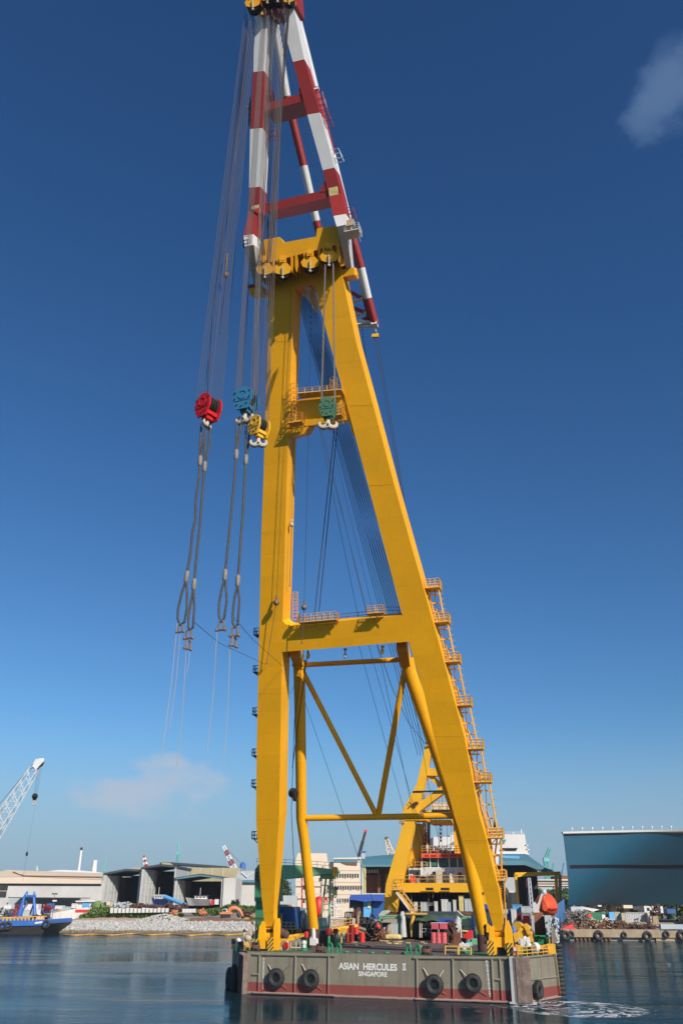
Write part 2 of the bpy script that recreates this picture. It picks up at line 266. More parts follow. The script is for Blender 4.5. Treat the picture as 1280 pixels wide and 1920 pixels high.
# ---------------------------------------------------------------- mesh builder
class MB:
    def __init__(s): s.v = []; s.f = []; s.m = []; s.mats = []
    def mi(s, m):
        if m is None: m = s.mats[-1] if s.mats else None
        if m not in s.mats: s.mats.append(m)
        return s.mats.index(m)
    def add(s, vs, fs, m=None):
        b = len(s.v); s.v += [Vector(q) for q in vs]; k = s.mi(m) if m is not None else 0
        for f in fs: s.f.append(tuple(i + b for i in f)); s.m.append(k)
        return s
    def box(s, c, sx, sy, sz, ax=None, m=None):
        """box centred on c; ax = its three unit axes"""
        ax = ax or (Vector((1, 0, 0)), Vector((0, 1, 0)), Z); c = Vector(c)
        vs = [c + ax[0] * (i * sx / 2) + ax[1] * (j * sy / 2) + ax[2] * (k * sz / 2) for i in (-1, 1) for j in (-1, 1) for k in (-1, 1)]
        return s.add(vs, [(0, 1, 3, 2), (4, 6, 7, 5), (0, 4, 5, 1), (2, 3, 7, 6), (0, 2, 6, 4), (1, 5, 7, 3)], m)
    def beam(s, p, q, w, h, up=None, m=None):
        """rectangular bar from p to q; h along up"""
        p = Vector(p); q = Vector(q); d = (q - p); L = d.length
        if L < 1e-6: return s
        d /= L; up = (up or Z); a = d.cross(up)
        if a.length < 1e-4: a = d.cross(Vector((1, 0, 0)))
        a.normalize(); b = a.cross(d); return s.box((p + q) / 2, L, w, h, (d, a, b), m)
    def tube(s, pts, r, n=8, m=None, caps=True):
        pts = [Vector(p) for p in pts]; rr = r if isinstance(r, (list, tuple)) else [r] * len(pts); vs = []; fs = []
        ref = None
        for i, p in enumerate(pts):
            d = (pts[min(i + 1, len(pts) - 1)] - pts[max(i - 1, 0)]).normalized()
            a = d.cross(Z) if ref is None else ref - d * ref.dot(d)
            if a.length < 1e-3: a = d.cross(Vector((1, 0.3, 0)))
            a.normalize(); ref = a; b = d.cross(a)
            for k in range(n):
                t = 2 * math.pi * k / n; vs.append(p + (a * math.cos(t) + b * math.sin(t)) * rr[i])
        for i in range(len(pts) - 1):
            for k in range(n): fs.append((i * n + k, i * n + (k + 1) % n, (i + 1) * n + (k + 1) % n, (i + 1) * n + k))
        if caps: fs.append(tuple(range(n))); fs.append(tuple((len(pts) - 1) * n + k for k in range(n)))
        return s.add(vs, fs, m)
    def strip(s, Ls, Rs, back, ms=None):
        """box member given by the left and right edges of its front face, extruded by back"""
        n = len(Ls); bk = back if isinstance(back, list) else [back] * n; vs = []
        for i in range(n): vs += [Ls[i], Rs[i], Rs[i] + bk[i], Ls[i] + bk[i]]
        for i in range(n - 1):
            a = i * 4; b = a + 4
            fs = [(a + k, a + (k + 1) % 4, b + (k + 1) % 4, b + k) for k in range(4)]
            if i == 0: fs.append((0, 1, 2, 3))
            if i == n - 2: fs.append((b, b + 1, b + 2, b + 3))
            mm = (ms[i] if isinstance(ms, list) else ms)
            base = len(s.v)
            if i == 0: s.v += [Vector(q) for q in vs]; s._b = base
            k = s.mi(mm) if mm is not None else 0
            for f in fs: s.f.append(tuple(j + s._b for j in f)); s.m.append(k)
        return s
    def poly(s, pts, ext, m=None):
        """flat outline extruded by ext"""
        n = len(pts); pts = [Vector(p) for p in pts]
        vs = pts + [p + ext for p in pts]
        return s.add(vs, [tuple(range(n)), tuple(n + k for k in reversed(range(n)))] + [(k, (k + 1) % n, n + (k + 1) % n, n + k) for k in range(n)], m)
    def disc(s, c, axis, r, th, n=20, m=None):
        c = Vector(c); axis = Vector(axis).normalized(); return s.tube([c - axis * th / 2, c + axis * th / 2], r, n, m)
    def torus(s, c, axis, R0, r, n=24, k=8, m=None, sc=(1, 1)):
        c = Vector(c); axis = Vector(axis).normalized(); a = axis.cross(Z)
        if a.length < 1e-3: a = Vector((1, 0, 0))
        a.normalize(); b = axis.cross(a); vs = []; fs = []
        for i in range(n):
            t = 2 * math.pi * i / n; o = a * math.cos(t) * sc[0] + b * math.sin(t) * sc[1]
            for j in range(k):
                p = 2 * math.pi * j / k; vs.append(c + o * (R0 + r * math.cos(p)) + axis * r * math.sin(p))
        for i in range(n):
            for j in range(k): fs.append((i * k + j, ((i + 1) % n) * k + j, ((i + 1) % n) * k + (j + 1) % k, i * k + (j + 1) % k))
        return s.add(vs, fs, m)
    def ball(s, c, r, n=10, m=None, ax=None, sq=(1, 1, 1)):
        c = Vector(c); ax = ax or (Vector((1, 0, 0)), Vector((0, 1, 0)), Z); vs = [c + ax[2] * r * sq[2]]; fs = []
        k = max(5, n // 2)
        for i in range(1, k):
            ph = math.pi * i / k
            for j in range(n):
                t = 2 * math.pi * j / n
                vs.append(c + ax[0] * r * sq[0] * math.sin(ph) * math.cos(t) + ax[1] * r * sq[1] * math.sin(ph) * math.sin(t) + ax[2] * r * sq[2] * math.cos(ph))
        vs.append(c - ax[2] * r * sq[2]); e = len(vs) - 1
        for j in range(n):
            fs.append((0, 1 + j, 1 + (j + 1) % n)); fs.append((e, 1 + (k - 2) * n + (j + 1) % n, 1 + (k - 2) * n + j))
            for i in range(k - 2): fs.append((1 + i * n + j, 1 + (i + 1) * n + j, 1 + (i + 1) * n + (j + 1) % n, 1 + i * n + (j + 1) % n))
        return s.add(vs, fs, m)
    def rail(s, pts, h=1.1, r=0.045, step=1.5, rows=2, m=None, up=None):
        """handrail along pts"""
        up = up or Z; pts = [Vector(p) for p in pts]
        for i in range(len(pts) - 1):
            p, q = pts[i], pts[i + 1]; L = (q - p).length; n = max(1, int(round(L / step)))
            for k in range(n + 1): a = p.lerp(q, k / n); s.tube([a, a + up * h], r, 4, m, False)
            for j in range(rows): o = up * h * (j + 1) / rows; s.tube([p + o, q + o], r, 4, m, False)
        return s
    def ladder(s, p, q, w, side, r=0.05, step=0.45, m=None, cage=0):
        p = Vector(p); q = Vector(q); side = side.normalized() * w / 2; L = (q - p).length; n = max(2, int(L / step))
        for sg in (-1, 1): s.tube([p + side * sg, q + side * sg], r, 4, m, False)
        for i in range(n + 1): a = p.lerp(q, i / n); s.tube([a - side, a + side], r * 0.8, 4, m, False)
        return s
    def build(s, name, m=None, parent=None, smooth=True, loc=None):
        me = bpy.data.meshes.new(name); off = Vector(parent.location) if parent is not None else (Vector(loc) if loc is not None else Vector((0, 0, 0)))
        if parent is not None and parent.parent is not None: off = off + Vector(parent.parent.location)
        if parent is not None and parent.type == 'MESH' and parent.parent is not None: off = Vector(parent.parent.location)
        me.from_pydata([tuple(q - off) for q in s.v], [], s.f)
        if m is not None: me.materials.append(m)
        else:
            for q in s.mats: me.materials.append(q)
            me.polygons.foreach_set('material_index', s.m)
        bm = bmesh.new(); bm.from_mesh(me); bmesh.ops.recalc_face_normals(bm, faces=bm.faces); bm.to_mesh(me); bm.free()
        if smooth:
            me.polygons.foreach_set('use_smooth', [True] * len(me.polygons)); me.set_sharp_from_angle(angle=R(35))
        o = bpy.data.objects.new(name, me); col.objects.link(o)
        if parent is not None: o.parent = parent
        elif loc is not None: o.location = loc
        return o
BA = (U, V, Z)                                   # the barge's own axes
def tag(o, label=None, cat=None, group=None, kind=None):
    if label: o['label'] = label
    if cat: o['category'] = cat
    if group: o['group'] = group
    if kind: o['kind'] = kind
    return o
def thing(name, label, cat, loc=(0, 0, 0), group=None):
    o = bpy.data.objects.new(name, None); col.objects.link(o); o.location = loc; o.empty_display_size = 0.5
    return tag(o, label, cat, group)
def solo(mb, name, m, label, cat, loc=(0, 0, 0), group=None, kind=None):
    return tag(mb.build(name, m, loc=loc), label, cat, group, kind)
def copy_tree(o, parent=None):
    c = o.copy(); col.objects.link(c); c.parent = parent
    for ch in list(o.children): copy_tree(ch, c)
    return c
def pxbox(mb, x0, x1, yt, yb, Y, depth, m=None):
    """upright block facing the water at distance Y, sized from its outline"""
    xm = (x0 + x1) / 2; zt = AY(xm, yt, Y).z; zb = AY(xm, yb, Y).z; ym = (yt + yb) / 2
    X0 = AY(x0, ym, Y).x; X1 = AY(x1, ym, Y).x
    mb.box(((X0 + X1) / 2, Y + depth / 2, (zt + zb) / 2), X1 - X0, depth, zt - zb, None, m); return (X0, X1, zb, zt)
def vbox(mb, x0, x1, yt, yb, v, depth, m=None, zb=None):
    """the same, standing square to the barge at v"""
    xm = (x0 + x1) / 2; ym = (yt + yb) / 2; zt = (BV(xm, yt, v) - O).z; z0 = (BV(xm, yb, v) - O).z if zb is None else zb
    u0 = (BV(x0, ym, v) - O).dot(U); u1 = (BV(x1, ym, v) - O).dot(U)
    mb.box(B((u0 + u1) / 2, v + depth / 2, (zt + z0) / 2), u1 - u0, depth, zt - z0, BA, m); return (u0, u1, z0, zt)
def lattice(mb, p, q, w0, w1, n, r=0.12, side=None, m=None):
    """four-chord lattice boom"""
    p = Vector(p); q = Vector(q); d = (q - p).normalized(); a = d.cross(side or Vector((0, 1, 0))).normalized(); b = d.cross(a)
    def cn(t, w): c = p.lerp(q, t); return [c + a * w * i / 2 + b * w * j / 2 for i, j in ((-1, -1), (1, -1), (1, 1), (-1, 1))]
    prev = None
    for i in range(n + 1):
        t = i / n; w = w0 + (w1 - w0) * t; c = cn(t, w)
        if prev:
            for k in range(4):
                mb.tube([prev[k], c[k]], r, 4, m, False)
                mb.tube([prev[k], c[(k + 1) % 4]] if i % 2 else [prev[(k + 1) % 4], c[k]], r * 0.6, 4, m, False)
        prev = c
def leaves(mb, c, rx, ry, rz, n, s, m=None, shell=0.55):
    for _ in range(n):
        while True:
            d = Vector((random.uniform(-1, 1), random.uniform(-1, 1), random.uniform(-1, 1)))
            if 0.05 < d.length < 1: break
        d = d.normalized() * (shell + (1 - shell) * random.random())
        p = Vector(c) + Vector((d.x * rx, d.y * ry, d.z * rz)) * random.uniform(0.75, 1.12)
        a = Vector((random.gauss(0, 1), random.gauss(0, 1), random.gauss(0, 1))).normalized(); b = a.cross(Vector((random.random(), random.random(), random.random()))).normalized()
        k = s * random.uniform(0.6, 1.4)
        mb.add([p - a * k, p + b * k * 0.6, p + a * k, p - b * k * 0.6], [(0, 1, 2, 3)], m)
# ================================================================ SETTING
def polypx(mb, pts, Y, depth, m=None):
    mb.poly([AY(x, y, Y) for x, y in pts], Vector((0, depth, 0)), m)
def polyv(mb, pts, v, depth, m=None):
    mb.poly([BV(x, y, v) for x, y in pts], V * depth, m)

def water_mat():
    m = bpy.data.materials.new('harbour_water'); m.use_nodes = True; nt = m.node_tree; ns = nt.nodes; lk = nt.links; p = ns['Principled BSDF']
    p.inputs['Base Color'].default_value = (0.010, 0.045, 0.066, 1); p.inputs['Roughness'].default_value = 0.05; p.inputs['IOR'].default_value = 1.33; p.inputs['Specular IOR Level'].default_value = 0.10
    g = ns.new('ShaderNodeNewGeometry')
    def nz(scale, sc, det=5):
        mp = ns.new('ShaderNodeMapping'); mp.inputs['Scale'].default_value = sc; lk.new(g.outputs['Position'], mp.inputs['Vector'])
        n = ns.new('ShaderNodeTexNoise'); n.inputs['Scale'].default_value = scale; n.inputs['Detail'].default_value = det; n.inputs['Roughness'].default_value = 0.55; lk.new(mp.outputs[0], n.inputs['Vector']); return n.outputs['Fac']
    a = nz(0.9, (0.8, 1.3, 1)); b = nz(0.14, (0.7, 1.5, 1), 3); cc = nz(3.0, (1, 1.2, 1), 3); big = nz(0.025, (0.6, 1.6, 1), 4)
    # patches of wind-ruffled and of calm water
    mr = ns.new('ShaderNodeMapRange'); mr.interpolation_type = 'SMOOTHSTEP'; lk.new(big, mr.inputs['Value']); mr.inputs['From Min'].default_value = 0.42; mr.inputs['From Max'].default_value = 0.6; mr.inputs['To Min'].default_value = 0.25; mr.inputs['To Max'].default_value = 1.0
    s1 = ns.new('ShaderNodeMath'); s1.operation = 'MULTIPLY_ADD'; lk.new(b, s1.inputs[0]); s1.inputs[1].default_value = 1.5; lk.new(a, s1.inputs[2])
    s2 = ns.new('ShaderNodeMath'); s2.operation = 'MULTIPLY_ADD'; lk.new(cc, s2.inputs[0]); s2.inputs[1].default_value = 0.28; lk.new(s1.outputs[0], s2.inputs[2])
    s3 = ns.new('ShaderNodeMath'); s3.operation = 'MULTIPLY'; lk.new(s2.outputs[0], s3.inputs[0]); lk.new(mr.outputs[0], s3.inputs[1])
    bp = ns.new('ShaderNodeBump'); bp.inputs['Strength'].default_value = 1.0; bp.inputs['Distance'].default_value = 0.075; lk.new(s3.outputs[0], bp.inputs['Height'])
    # body of the water under a rough-sea reflectance (waves hide part of the mirror at low angles)
    ns.remove(p); di = ns.new('ShaderNodeBsdfDiffuse'); di.inputs['Color'].default_value = (0.008, 0.026, 0.034, 1); gl = ns.new('ShaderNodeBsdfGlossy'); gl.inputs['Roughness'].default_value = 0.05; gl.inputs['Color'].default_value = (0.80, 0.93, 1.0, 1)
    fr = ns.new('ShaderNodeFresnel'); fr.inputs['IOR'].default_value = 1.33; k = ns.new('ShaderNodeMath'); k.operation = 'MULTIPLY'; k.inputs[1].default_value = 0.66; lk.new(fr.outputs[0], k.inputs[0])
    mx = ns.new('ShaderNodeMixShader'); lk.new(k.outputs[0], mx.inputs[0]); lk.new(di.outputs[0], mx.inputs[1]); lk.new(gl.outputs[0], mx.inputs[2])
    for q in (gl, fr): lk.new(bp.outputs[0], q.inputs['Normal'])
    lk.new(mx.outputs[0], [n for n in ns if n.type == 'OUTPUT_MATERIAL'][0].inputs['Surface'])
    return m
wb = MB(); wb.add([(-9000, -400, 0), (9000, -400, 0), (9000, 420, 0), (-9000, 420, 0)], [(0, 1, 2, 3)])
solo(wb, 'water', water_mat(), None, None, kind='structure')

# propeller wash beside the barge's starboard bow
def foam_mat():
    m = bpy.data.materials.new('wash_foam'); m.use_nodes = True; nt = m.node_tree; ns = nt.nodes; lk = nt.links; p = ns['Principled BSDF']
    p.inputs['Base Color'].default_value = (0.75, 0.77, 0.78, 1); p.inputs['Roughness'].default_value = 0.7
    t = ns.new('ShaderNodeTexCoord'); mp = ns.new('ShaderNodeMapping'); mp.inputs['Scale'].default_value = (0.5, 0.5, 1)
    n = ns.new('ShaderNodeTexNoise'); n.inputs['Scale'].default_value = 0.8; n.inputs['Detail'].default_value = 9; n.inputs['Roughness'].default_value = 0.66; n.inputs['Distortion'].default_value = 2.2; lk.new(mp.outputs[0], n.inputs['Vector'])
    # elliptical curls: rings round the boil
    ln = ns.new('ShaderNodeVectorMath'); ln.operation = 'LENGTH'; m2_ = ns.new('ShaderNodeMapping'); m2_.inputs['Scale'].default_value = (1 / 12.5, 1 / 13.5, 1); lk.new(t.outputs['Object'], m2_.inputs['Vector']); lk.new(m2_.outputs[0], ln.inputs[0])
    vr = ns.new('ShaderNodeVectorRotate'); vr.rotation_type = 'Z_AXIS'; lk.new(t.outputs['Object'], vr.inputs['Vector']); an = ns.new('ShaderNodeMath'); an.operation = 'MULTIPLY'; an.inputs[1].default_value = 1.7; lk.new(ln.outputs['Value'], an.inputs[0]); lk.new(an.outputs[0], vr.inputs['Angle']); lk.new(vr.outputs[0], mp.inputs['Vector'])
    ad = ns.new('ShaderNodeMath'); ad.operation = 'MULTIPLY_ADD'; lk.new(n.outputs['Fac'], ad.inputs[0]); ad.inputs[1].default_value = 0.6; lk.new(ln.outputs['Value'], ad.inputs[2])
    ram = ns.new('ShaderNodeValToRGB'); lk.new(ad.outputs[0], ram.inputs[0]); e = ram.color_ramp.elements
    e[0].position = 0.0; e[0].color = (0.25,) * 3 + (1,); e[1].position = 1.0; e[1].color = (0, 0, 0, 1)
    for ps, vv in ((0.42, 0.30), (0.6, 0.34), (0.72, 0.28), (0.86, 0.40), (0.94, 0.3), (0.985, 0.0)):
        q = e.new(ps); q.color = (vv, vv, vv, 1)
    fr = ns.new('ShaderNodeMath'); fr.operation = 'ADD'; lk.new(n.outputs['Fac'], fr.inputs[0]); 
    sb = ns.new('ShaderNodeMath'); sb.operation = 'MULTIPLY_ADD'; lk.new(ram.outputs[0], sb.inputs[0]); sb.inputs[1].default_value = 0.42; sb.inputs[2].default_value = -0.40; lk.new(sb.outputs[0], fr.inputs[1])
    r = ns.new('ShaderNodeMapRange'); lk.new(fr.outputs[0], r.inputs['Value']); r.inputs['From Min'].default_value = 0.22; r.inputs['From Max'].default_value = 0.36; r.inputs['To Max'].default_value = 0.9
    lk.new(r.outputs[0], p.inputs['Alpha']); return m
fc = AY(1090, 1888, 100); fcz = hit(1085, 1892, Vector((0, 0, 0)), Z)
fm = MB(); n_ = 40; ring = [Vector((13.5 * math.cos(2 * math.pi * i / n_), 14.5 * math.sin(2 * math.pi * i / n_), 0.0)) + Vector((fcz.x, fcz.y, 0.03)) for i in range(n_)]
fm.add(ring, [tuple(range(n_))]); solo(fm, 'propeller_foam', foam_mat(), 'white curling foam of propeller wash on the water off the starboard bow', 'foam', loc=(fcz.x, fcz.y, 0.03), kind='stuff')

# land: shore slope, yard and country behind as one sheet
lb = MB(); xs = [-3000, -400, -160, -118, -112, -100, -70, -40, 0, 40, 72, 78, 3000]; prof = [(344, -1.5), (346, 0.0), (356, 3.4), (364, 3.9), (400, 4.4), (470, 5.5), (700, 6.0), (9000, 6.0)]
def shore_y(x): return 0 if x > -112 else -6
vs_ = []; fs_ = []
for i, x in enumerate(xs):
    for j, (y, z) in enumerate(prof): vs_.append((x, y + (random.uniform(-0.8, 0.8) if j in (1, 2) else 0), z))
k_ = len(prof)
for i in range(len(xs) - 1):
    for j in range(k_ - 1): fs_.append((i * k_ + j, (i + 1) * k_ + j, (i + 1) * k_ + j + 1, i * k_ + j + 1))
lb.add(vs_, fs_); solo(lb, 'ground', M['sand'], None, None, kind='structure')
yb = MB(); yb.add([(-400, 372, 4.06), (76, 372, 4.06), (76, 800, 6.03), (-400, 800, 6.03)], [(0, 1, 2, 3)])
yb = MB(); yb.add([(-400, 400.5, 4.43), (300, 400.5, 4.43), (300, 470, 5.53), (300, 700, 6.03), (-400, 700, 6.03), (-400, 470, 5.53)], [(0, 1, 2, 5), (5, 2, 3, 4)])
solo(yb, 'yard', M['asphalt'], None, None, kind='structure')

# rock armour on the left shore
rk = MB()
for _ in range(2600):
    x = random.uniform(-112, -8); t = random.random() ** 0.8; y = 345.4 + 11 * t; z = 3.75 * t + 0.12
    s = random.uniform(0.25, 0.62); ax = Matrix.Rotation(random.uniform(0, 6), 3, 'Z') @ Matrix.Rotation(random.uniform(-0.6, 0.6), 3, 'X')
    rk.box((x, y, z), s * random.uniform(0.8, 1.7), s * random.uniform(0.8, 1.5), s * random.uniform(0.7, 1.1), (ax @ Vector((1, 0, 0)), ax @ Vector((0, 1, 0)), ax @ Vector((0, 0, 1))))
rk.add([(-113, 344.9, -.1), (-6, 344.9, -.1), (-6, 356.6, 3.85), (-113, 356.6, 3.85)], [(0, 1, 2, 3)])
solo(rk, 'rock_slope', M['rocks'], 'pale grey broken rock armour sloping into the water on the left shore', 'rocks', loc=(-60, 350, 1.5), kind='stuff')
rb = MB()
for _ in range(420):
    r = random.random() ** 0.5; a = random.uniform(0, 6.28); c_ = AY(308, 1727, 362); x = c_.x + 11 * r * math.cos(a); y = 362 + 3.5 * r * math.sin(a); z = 3.8 + 2.4 * (1 - r)
    s = random.uniform(0.3, 0.8); rb.box((x, y, z), s * 1.3, s, s * 0.9, (Matrix.Rotation(a, 3, 'Z') @ Vector((1, 0, 0)), Matrix.Rotation(a, 3, 'Z') @ Vector((0, 1, 0)), Z))
solo(rb, 'rubble_heap', M['rocks'], 'grey rubble heap on the shore between the bushes and the excavator', 'rubble', loc=AY(308, 1727, 362), kind='stuff')
def mound(x0, x1, Y, h, name, m, label):
    mb = MB(); X0 = AY(x0, 1725, Y).x; X1 = AY(x1, 1725, Y).x; n = 26; w = 5; vs = []; fs = []
    for i in range(n + 1):
        t = i / n
        for j in range(7):
            s = j / 6; hh = h * math.sin(math.pi * t) ** 0.6 * math.sin(math.pi * s) ** 0.8 * random.uniform(0.65, 1.15)
            vs.append((X0 + (X1 - X0) * t, Y - w + 2 * w * s, 3.75 + hh))
    for i in range(n):
        for j in range(6): fs.append((i * 7 + j, (i + 1) * 7 + j, (i + 1) * 7 + j + 1, i * 7 + j + 1))
    mb.add(vs, fs); solo(mb, name, m, label, 'earth mound', loc=((X0 + X1) / 2, Y, 3.8))
mound(318, 478, 364, 1.3, 'earth_mound', M['earth'], 'long low mound of red brown earth under the orange excavator')
mound(128, 300, 366, 1.0, 'earth_mound', M['sand'], 'low strip of pale sandy earth behind the rock slope at left')

# sheet piling at the left end of the rock slope
sp_ = MB(); p0 = AY(90, 1740, 345); p1 = AY(128, 1744, 349)
n = 30
for i in range(n):
    t = i / n; a = p0.lerp(p1, t); a.z = 0; zt = AY(92, 1735, 345).z * (1 - t) + 1.0 * t
    sp_.box((a.x, a.y - (0.35 if i % 2 else 0), zt / 2 - 0.5), (p1.x - p0.x) / n * 1.02, 0.5, zt + 1.0)
solo(sp_, 'sheet_piling', M['rust'], 'rusty corrugated sheet piling between the blue barge and the rock slope', 'sheet piling', loc=p0)
# floating oil boom
bo = MB(); pts = []
for i in range(90):
    x = 120 + i * 4.05; q = hit(x, 1753.2 + 1.0 * math.sin(i * 0.35) + 0.6 * math.sin(i * 0.13), Vector((0, 0, 0)), Z); pts.append(Vector((q.x, q.y, 0.12)))
bo.tube(pts, 0.32, 6); solo(bo, 'oil_boom', M['boom_yellow'], 'thin orange floating boom lying along the foot of the rock slope', 'floating boom', loc=pts[0])

# ---------------------------------------------------------------- far country behind
def tower_crane(x, yt, yb, Y, jx, jy, label, m, w=2.2):
    t = thing('tower_crane', label, 'tower crane', AY(x, yb, Y), 'distant teal cranes')
    a = AY(x, yb, Y); b = AY(x, yt, Y); mb = MB(); lattice(mb, a, Vector((a.x, Y, b.z)), w, w, 12, w * 0.12); mb.build('mast', m, t)
    mb = MB(); lattice(mb, Vector((a.x, Y, b.z)), AY(jx, jy, Y), w * 0.8, w * 0.5, 9, w * 0.1, side=Vector((0, 1, 0.2))); mb.build('jib', m, t)
    mb = MB(); mb.box(Vector((a.x, Y, b.z)), w * 1.3, w * 1.3, w); mb.build('cab', m, t); return t
tower_crane(195, 1632, 1640, 1500, 199, 1601, 'far teal crane jib standing behind the beige shed at left', M['tealcrane'])
tower_crane(332, 1600, 1625, 1500, 333, 1576, 'far teal crane rising above the dark roof monitor', M['tealcrane'], 4)
tower_crane(1026, 1612, 1650, 1400, 1030, 1590, 'far pale teal crane with broad tower, behind the yellow gantry', M['tealcrane'], 6)
tower_crane(1036, 1635, 1655, 1400, 1037, 1618, 'small far teal crane just right of the broad teal one', M['tealcrane'], 3)
tower_crane(1054, 1640, 1660, 1400, 1056, 1618, 'thin dark teal crane next to the corner of the blue hull', M['tealroof'], 2)
tower_crane(60 + 9, 1630, 1640, 1600, 70, 1624, 'tiny pale crane tip poking over the beige shed roof', M['farwhite'], 2)
for (x, y0, y1, x2, lab) in ((148, 1632, 1594, 152.5, 'tall slim pale chimney with a dark tip and a puff of smoke'), (176, 1636, 1618, 178, 'short thick cream chimney right of the tall smoking one')):
    t = thing('chimney', lab, 'chimney', AY(x, y1, 1100)); a = AY(x, y0, 1100); b = AY(x, y1, 1100); rr = 1.5 if x < 160 else 3
    MB().tube([a, Vector((a.x, a.y, b.z))], [rr * 1.1, rr * 0.9], 12).build('shaft', M['farwhite'], t)
    MB().tube([Vector((a.x, a.y, b.z)), Vector((a.x, a.y, b.z + 3))], rr * 0.95, 12).build('cap', M['stripe' if x < 160 else 'farwhite'], t)
s_ = AY(152, 1590, 1100); mb = MB(); mb.ball(s_ + Vector((0, 0, 2)), 7, 12, sq=(1.4, 1, 0.8)); mb.ball(s_ + Vector((-8, 0, 3)), 5, 12, sq=(1.4, 1, 0.8))
solo(mb, 'smoke_puff', M['smoke'], 'faint white puff of smoke over the tall chimney', 'smoke', loc=s_, kind='stuff')
# red and white cranes over the sheds
def small_crane(x0, y0, x1, y1, Y, label, w=3, cab=None, cm=None):
    t = thing('harbour_crane', label, 'crane', AY(x0, y0, Y)); a = AY(x0, y0, Y); b = AY(x1, y1, Y); n = 5
    for i in range(n):
        mb = MB(); lattice(mb, a.lerp(b, i / n), a.lerp(b, (i + 1) / n), w * (1 - 0.12 * i), w * (1 - 0.12 * (i + 1)), 3, 0.5, side=Vector((0, 1, 0))); mb.build('boom_section', M['red'] if i % 2 == (1 if cab else 0) else M['farwhite'], t)
    if cab:
        c_ = AY(cab[0], cab[1], Y); MB().tube([c_ - Z * 5, c_ + Z * 3.5, c_ + Z * 6], [3, 3, 0.6], 14).build('cab', M['boatblue'], t)
        MB().tube([c_ + Z * 3, b], 0.18, 4).tube([a + Z * 3, c_], 0.15, 4).build('stay_rope', M['rope'], t)
    return t
small_crane(440, 1631, 419, 1586, 900, 'red and white lattice harbour crane with a blue cab, above the white shed', 5, (455, 1628))
small_crane(274, 1625, 270, 1604, 1000, 'small red and white crane top above the middle hangar roof', 3.5)

# boom of a mobile crane behind the office block
a = AY(672, 1606, 480); b = AY(685, 1558, 480); t = thing('mobile_crane_boom', 'dark telescopic crane boom with a red tip, leaning over the office block', 'crane boom', a)
MB().beam(a, a.lerp(b, .6), 1.6, 1.7).beam(a.lerp(b, .55), b, 1.2, 1.3).build('boom', M['dark'], t); MB().box(b, 1.6, 1.4, 1.2).tube([b, b + Vector((0, 0, -2.5))], 0.3, 6).build('tip', M['redbright'], t)
a = AY(734, 1606, 900); b = AY(724, 1574, 900); t = thing('lattice_crane', 'far cream and dark green crane above the teal shed roof', 'crane', a)
mb = MB(); lattice(mb, a, b, 7, 2.5, 7, 0.6); mb.build('boom', M['cream'], t); MB().box(b, 3.5, 3, 5).build('tip', M['leafdark'], t)

# ---------------------------------------------------------------- LEFT: white lattice crane boom
Yc = 250
t = thing('lattice_boom_crane', 'white lattice crane boom slanting up at the left edge', 'crane', AY(-40, 1610, Yc))
mb = MB(); lattice(mb, AY(-44, 1612, Yc), AY(66, 1440, Yc), 4.2, 2.1, 17, 0.13, side=Vector((0, 1, 0))); mb.build('boom', M['white'], t)
mb = MB(); a = AY(66, 1440, Yc); b = AY(80, 1425, Yc); mb.beam(a, b, 1.6, 1.6); mb.ball(b, 0.55); mb.beam(AY(66, 1434, Yc), AY(72, 1424, Yc), 1.2, 0.9); mb.build('boom_head', M['white'], t)
mb = MB(); mb.disc(AY(76, 1432, Yc), (0, 1, 0), 0.85, 0.7, 14); mb.build('sheave', M['dark'], t)
mb = MB(); mb.tube([AY(-44, 1560, Yc), AY(66, 1428, Yc)], 0.07, 4); mb.build('stay_rope', M['rope'], t)
hb = AY(66, 1493, Yc); tp = AY(75, 1434, Yc); mb = MB()
for d in (-0.35, 0, 0.35): mb.tube([Vector((tp.x + d, tp.y, tp.z)), Vector((hb.x + d, hb.y, hb.z + .6))], 0.035, 4)
mb.build('hoist_rope', M['rope'], t)
t2 = thing('hook_block', 'small black hook block hanging from the white lattice boom', 'hook block', hb)
mb = MB(); mb.disc(hb, (0, 1, 0), 0.8, 0.6, 12); mb.box(hb - Z * 0.6, 0.9, 0.6, 0.9); mb.build('block', M['dark'], t2)
mb = MB(); mb.torus(hb - Z * 1.9, (0, 1, 0), 0.45, 0.16, 14, 6); mb.tube([hb - Z * 0.9, hb - Z * 1.5], 0.16, 6); mb.build('hook', M['hookwhite'], t2)
hp_ = AY(51, 1601, Yc); t3 = thing('ball_hook', 'small dark ball hook low in front of the beige shed at left', 'hook', hp_)
mb = MB(); mb.ball(hp_, 0.35, 10, sq=(1, 1, 1.8)); mb.build('ball', M['dark'], t3)
mb = MB(); mb.tube([Vector((hp_.x + 0.6, hp_.y, tp.z)), hp_], 0.02, 4).tube([hp_, AY(43, 1652, Yc)], 0.03, 4); mb.build('rope', M['rope'], t3)

# ---------------------------------------------------------------- LEFT: sheds
Yb = 600
t = thing('beige_shed', 'long low beige and white shed with a stepped roof along the left horizon', 'shed', AY(90, 1700, Yb))
mb = MB(); pxbox(mb, -60, 192, 1656, 1712, Yb, 60); mb.build('wall', M['cladwhite'], t)
mb = MB(); polypx(mb, [(-60, 1646), (46, 1644), (190, 1650), (190, 1657), (-60, 1656)], Yb - 2, 62); mb.build('fascia', M['cream'], t)
mb = MB(); polypx(mb, [(-60, 1636), (4, 1633.5), (11, 1632), (18, 1634), (25, 1633), (42, 1641), (190, 1644), (190, 1649.5), (46, 1643.5), (-60, 1645.5)], Yb - 1, 60); mb.build('upper_wall', M['beige'], t)
mb = MB(); polypx(mb, [(4, 1635), (11, 1631), (190, 1637), (192, 1644), (46, 1641), (25, 1634), (20, 1635.5), (11, 1632.5)], Yb + 1, 58); mb.build('roof', M['beige'], t)
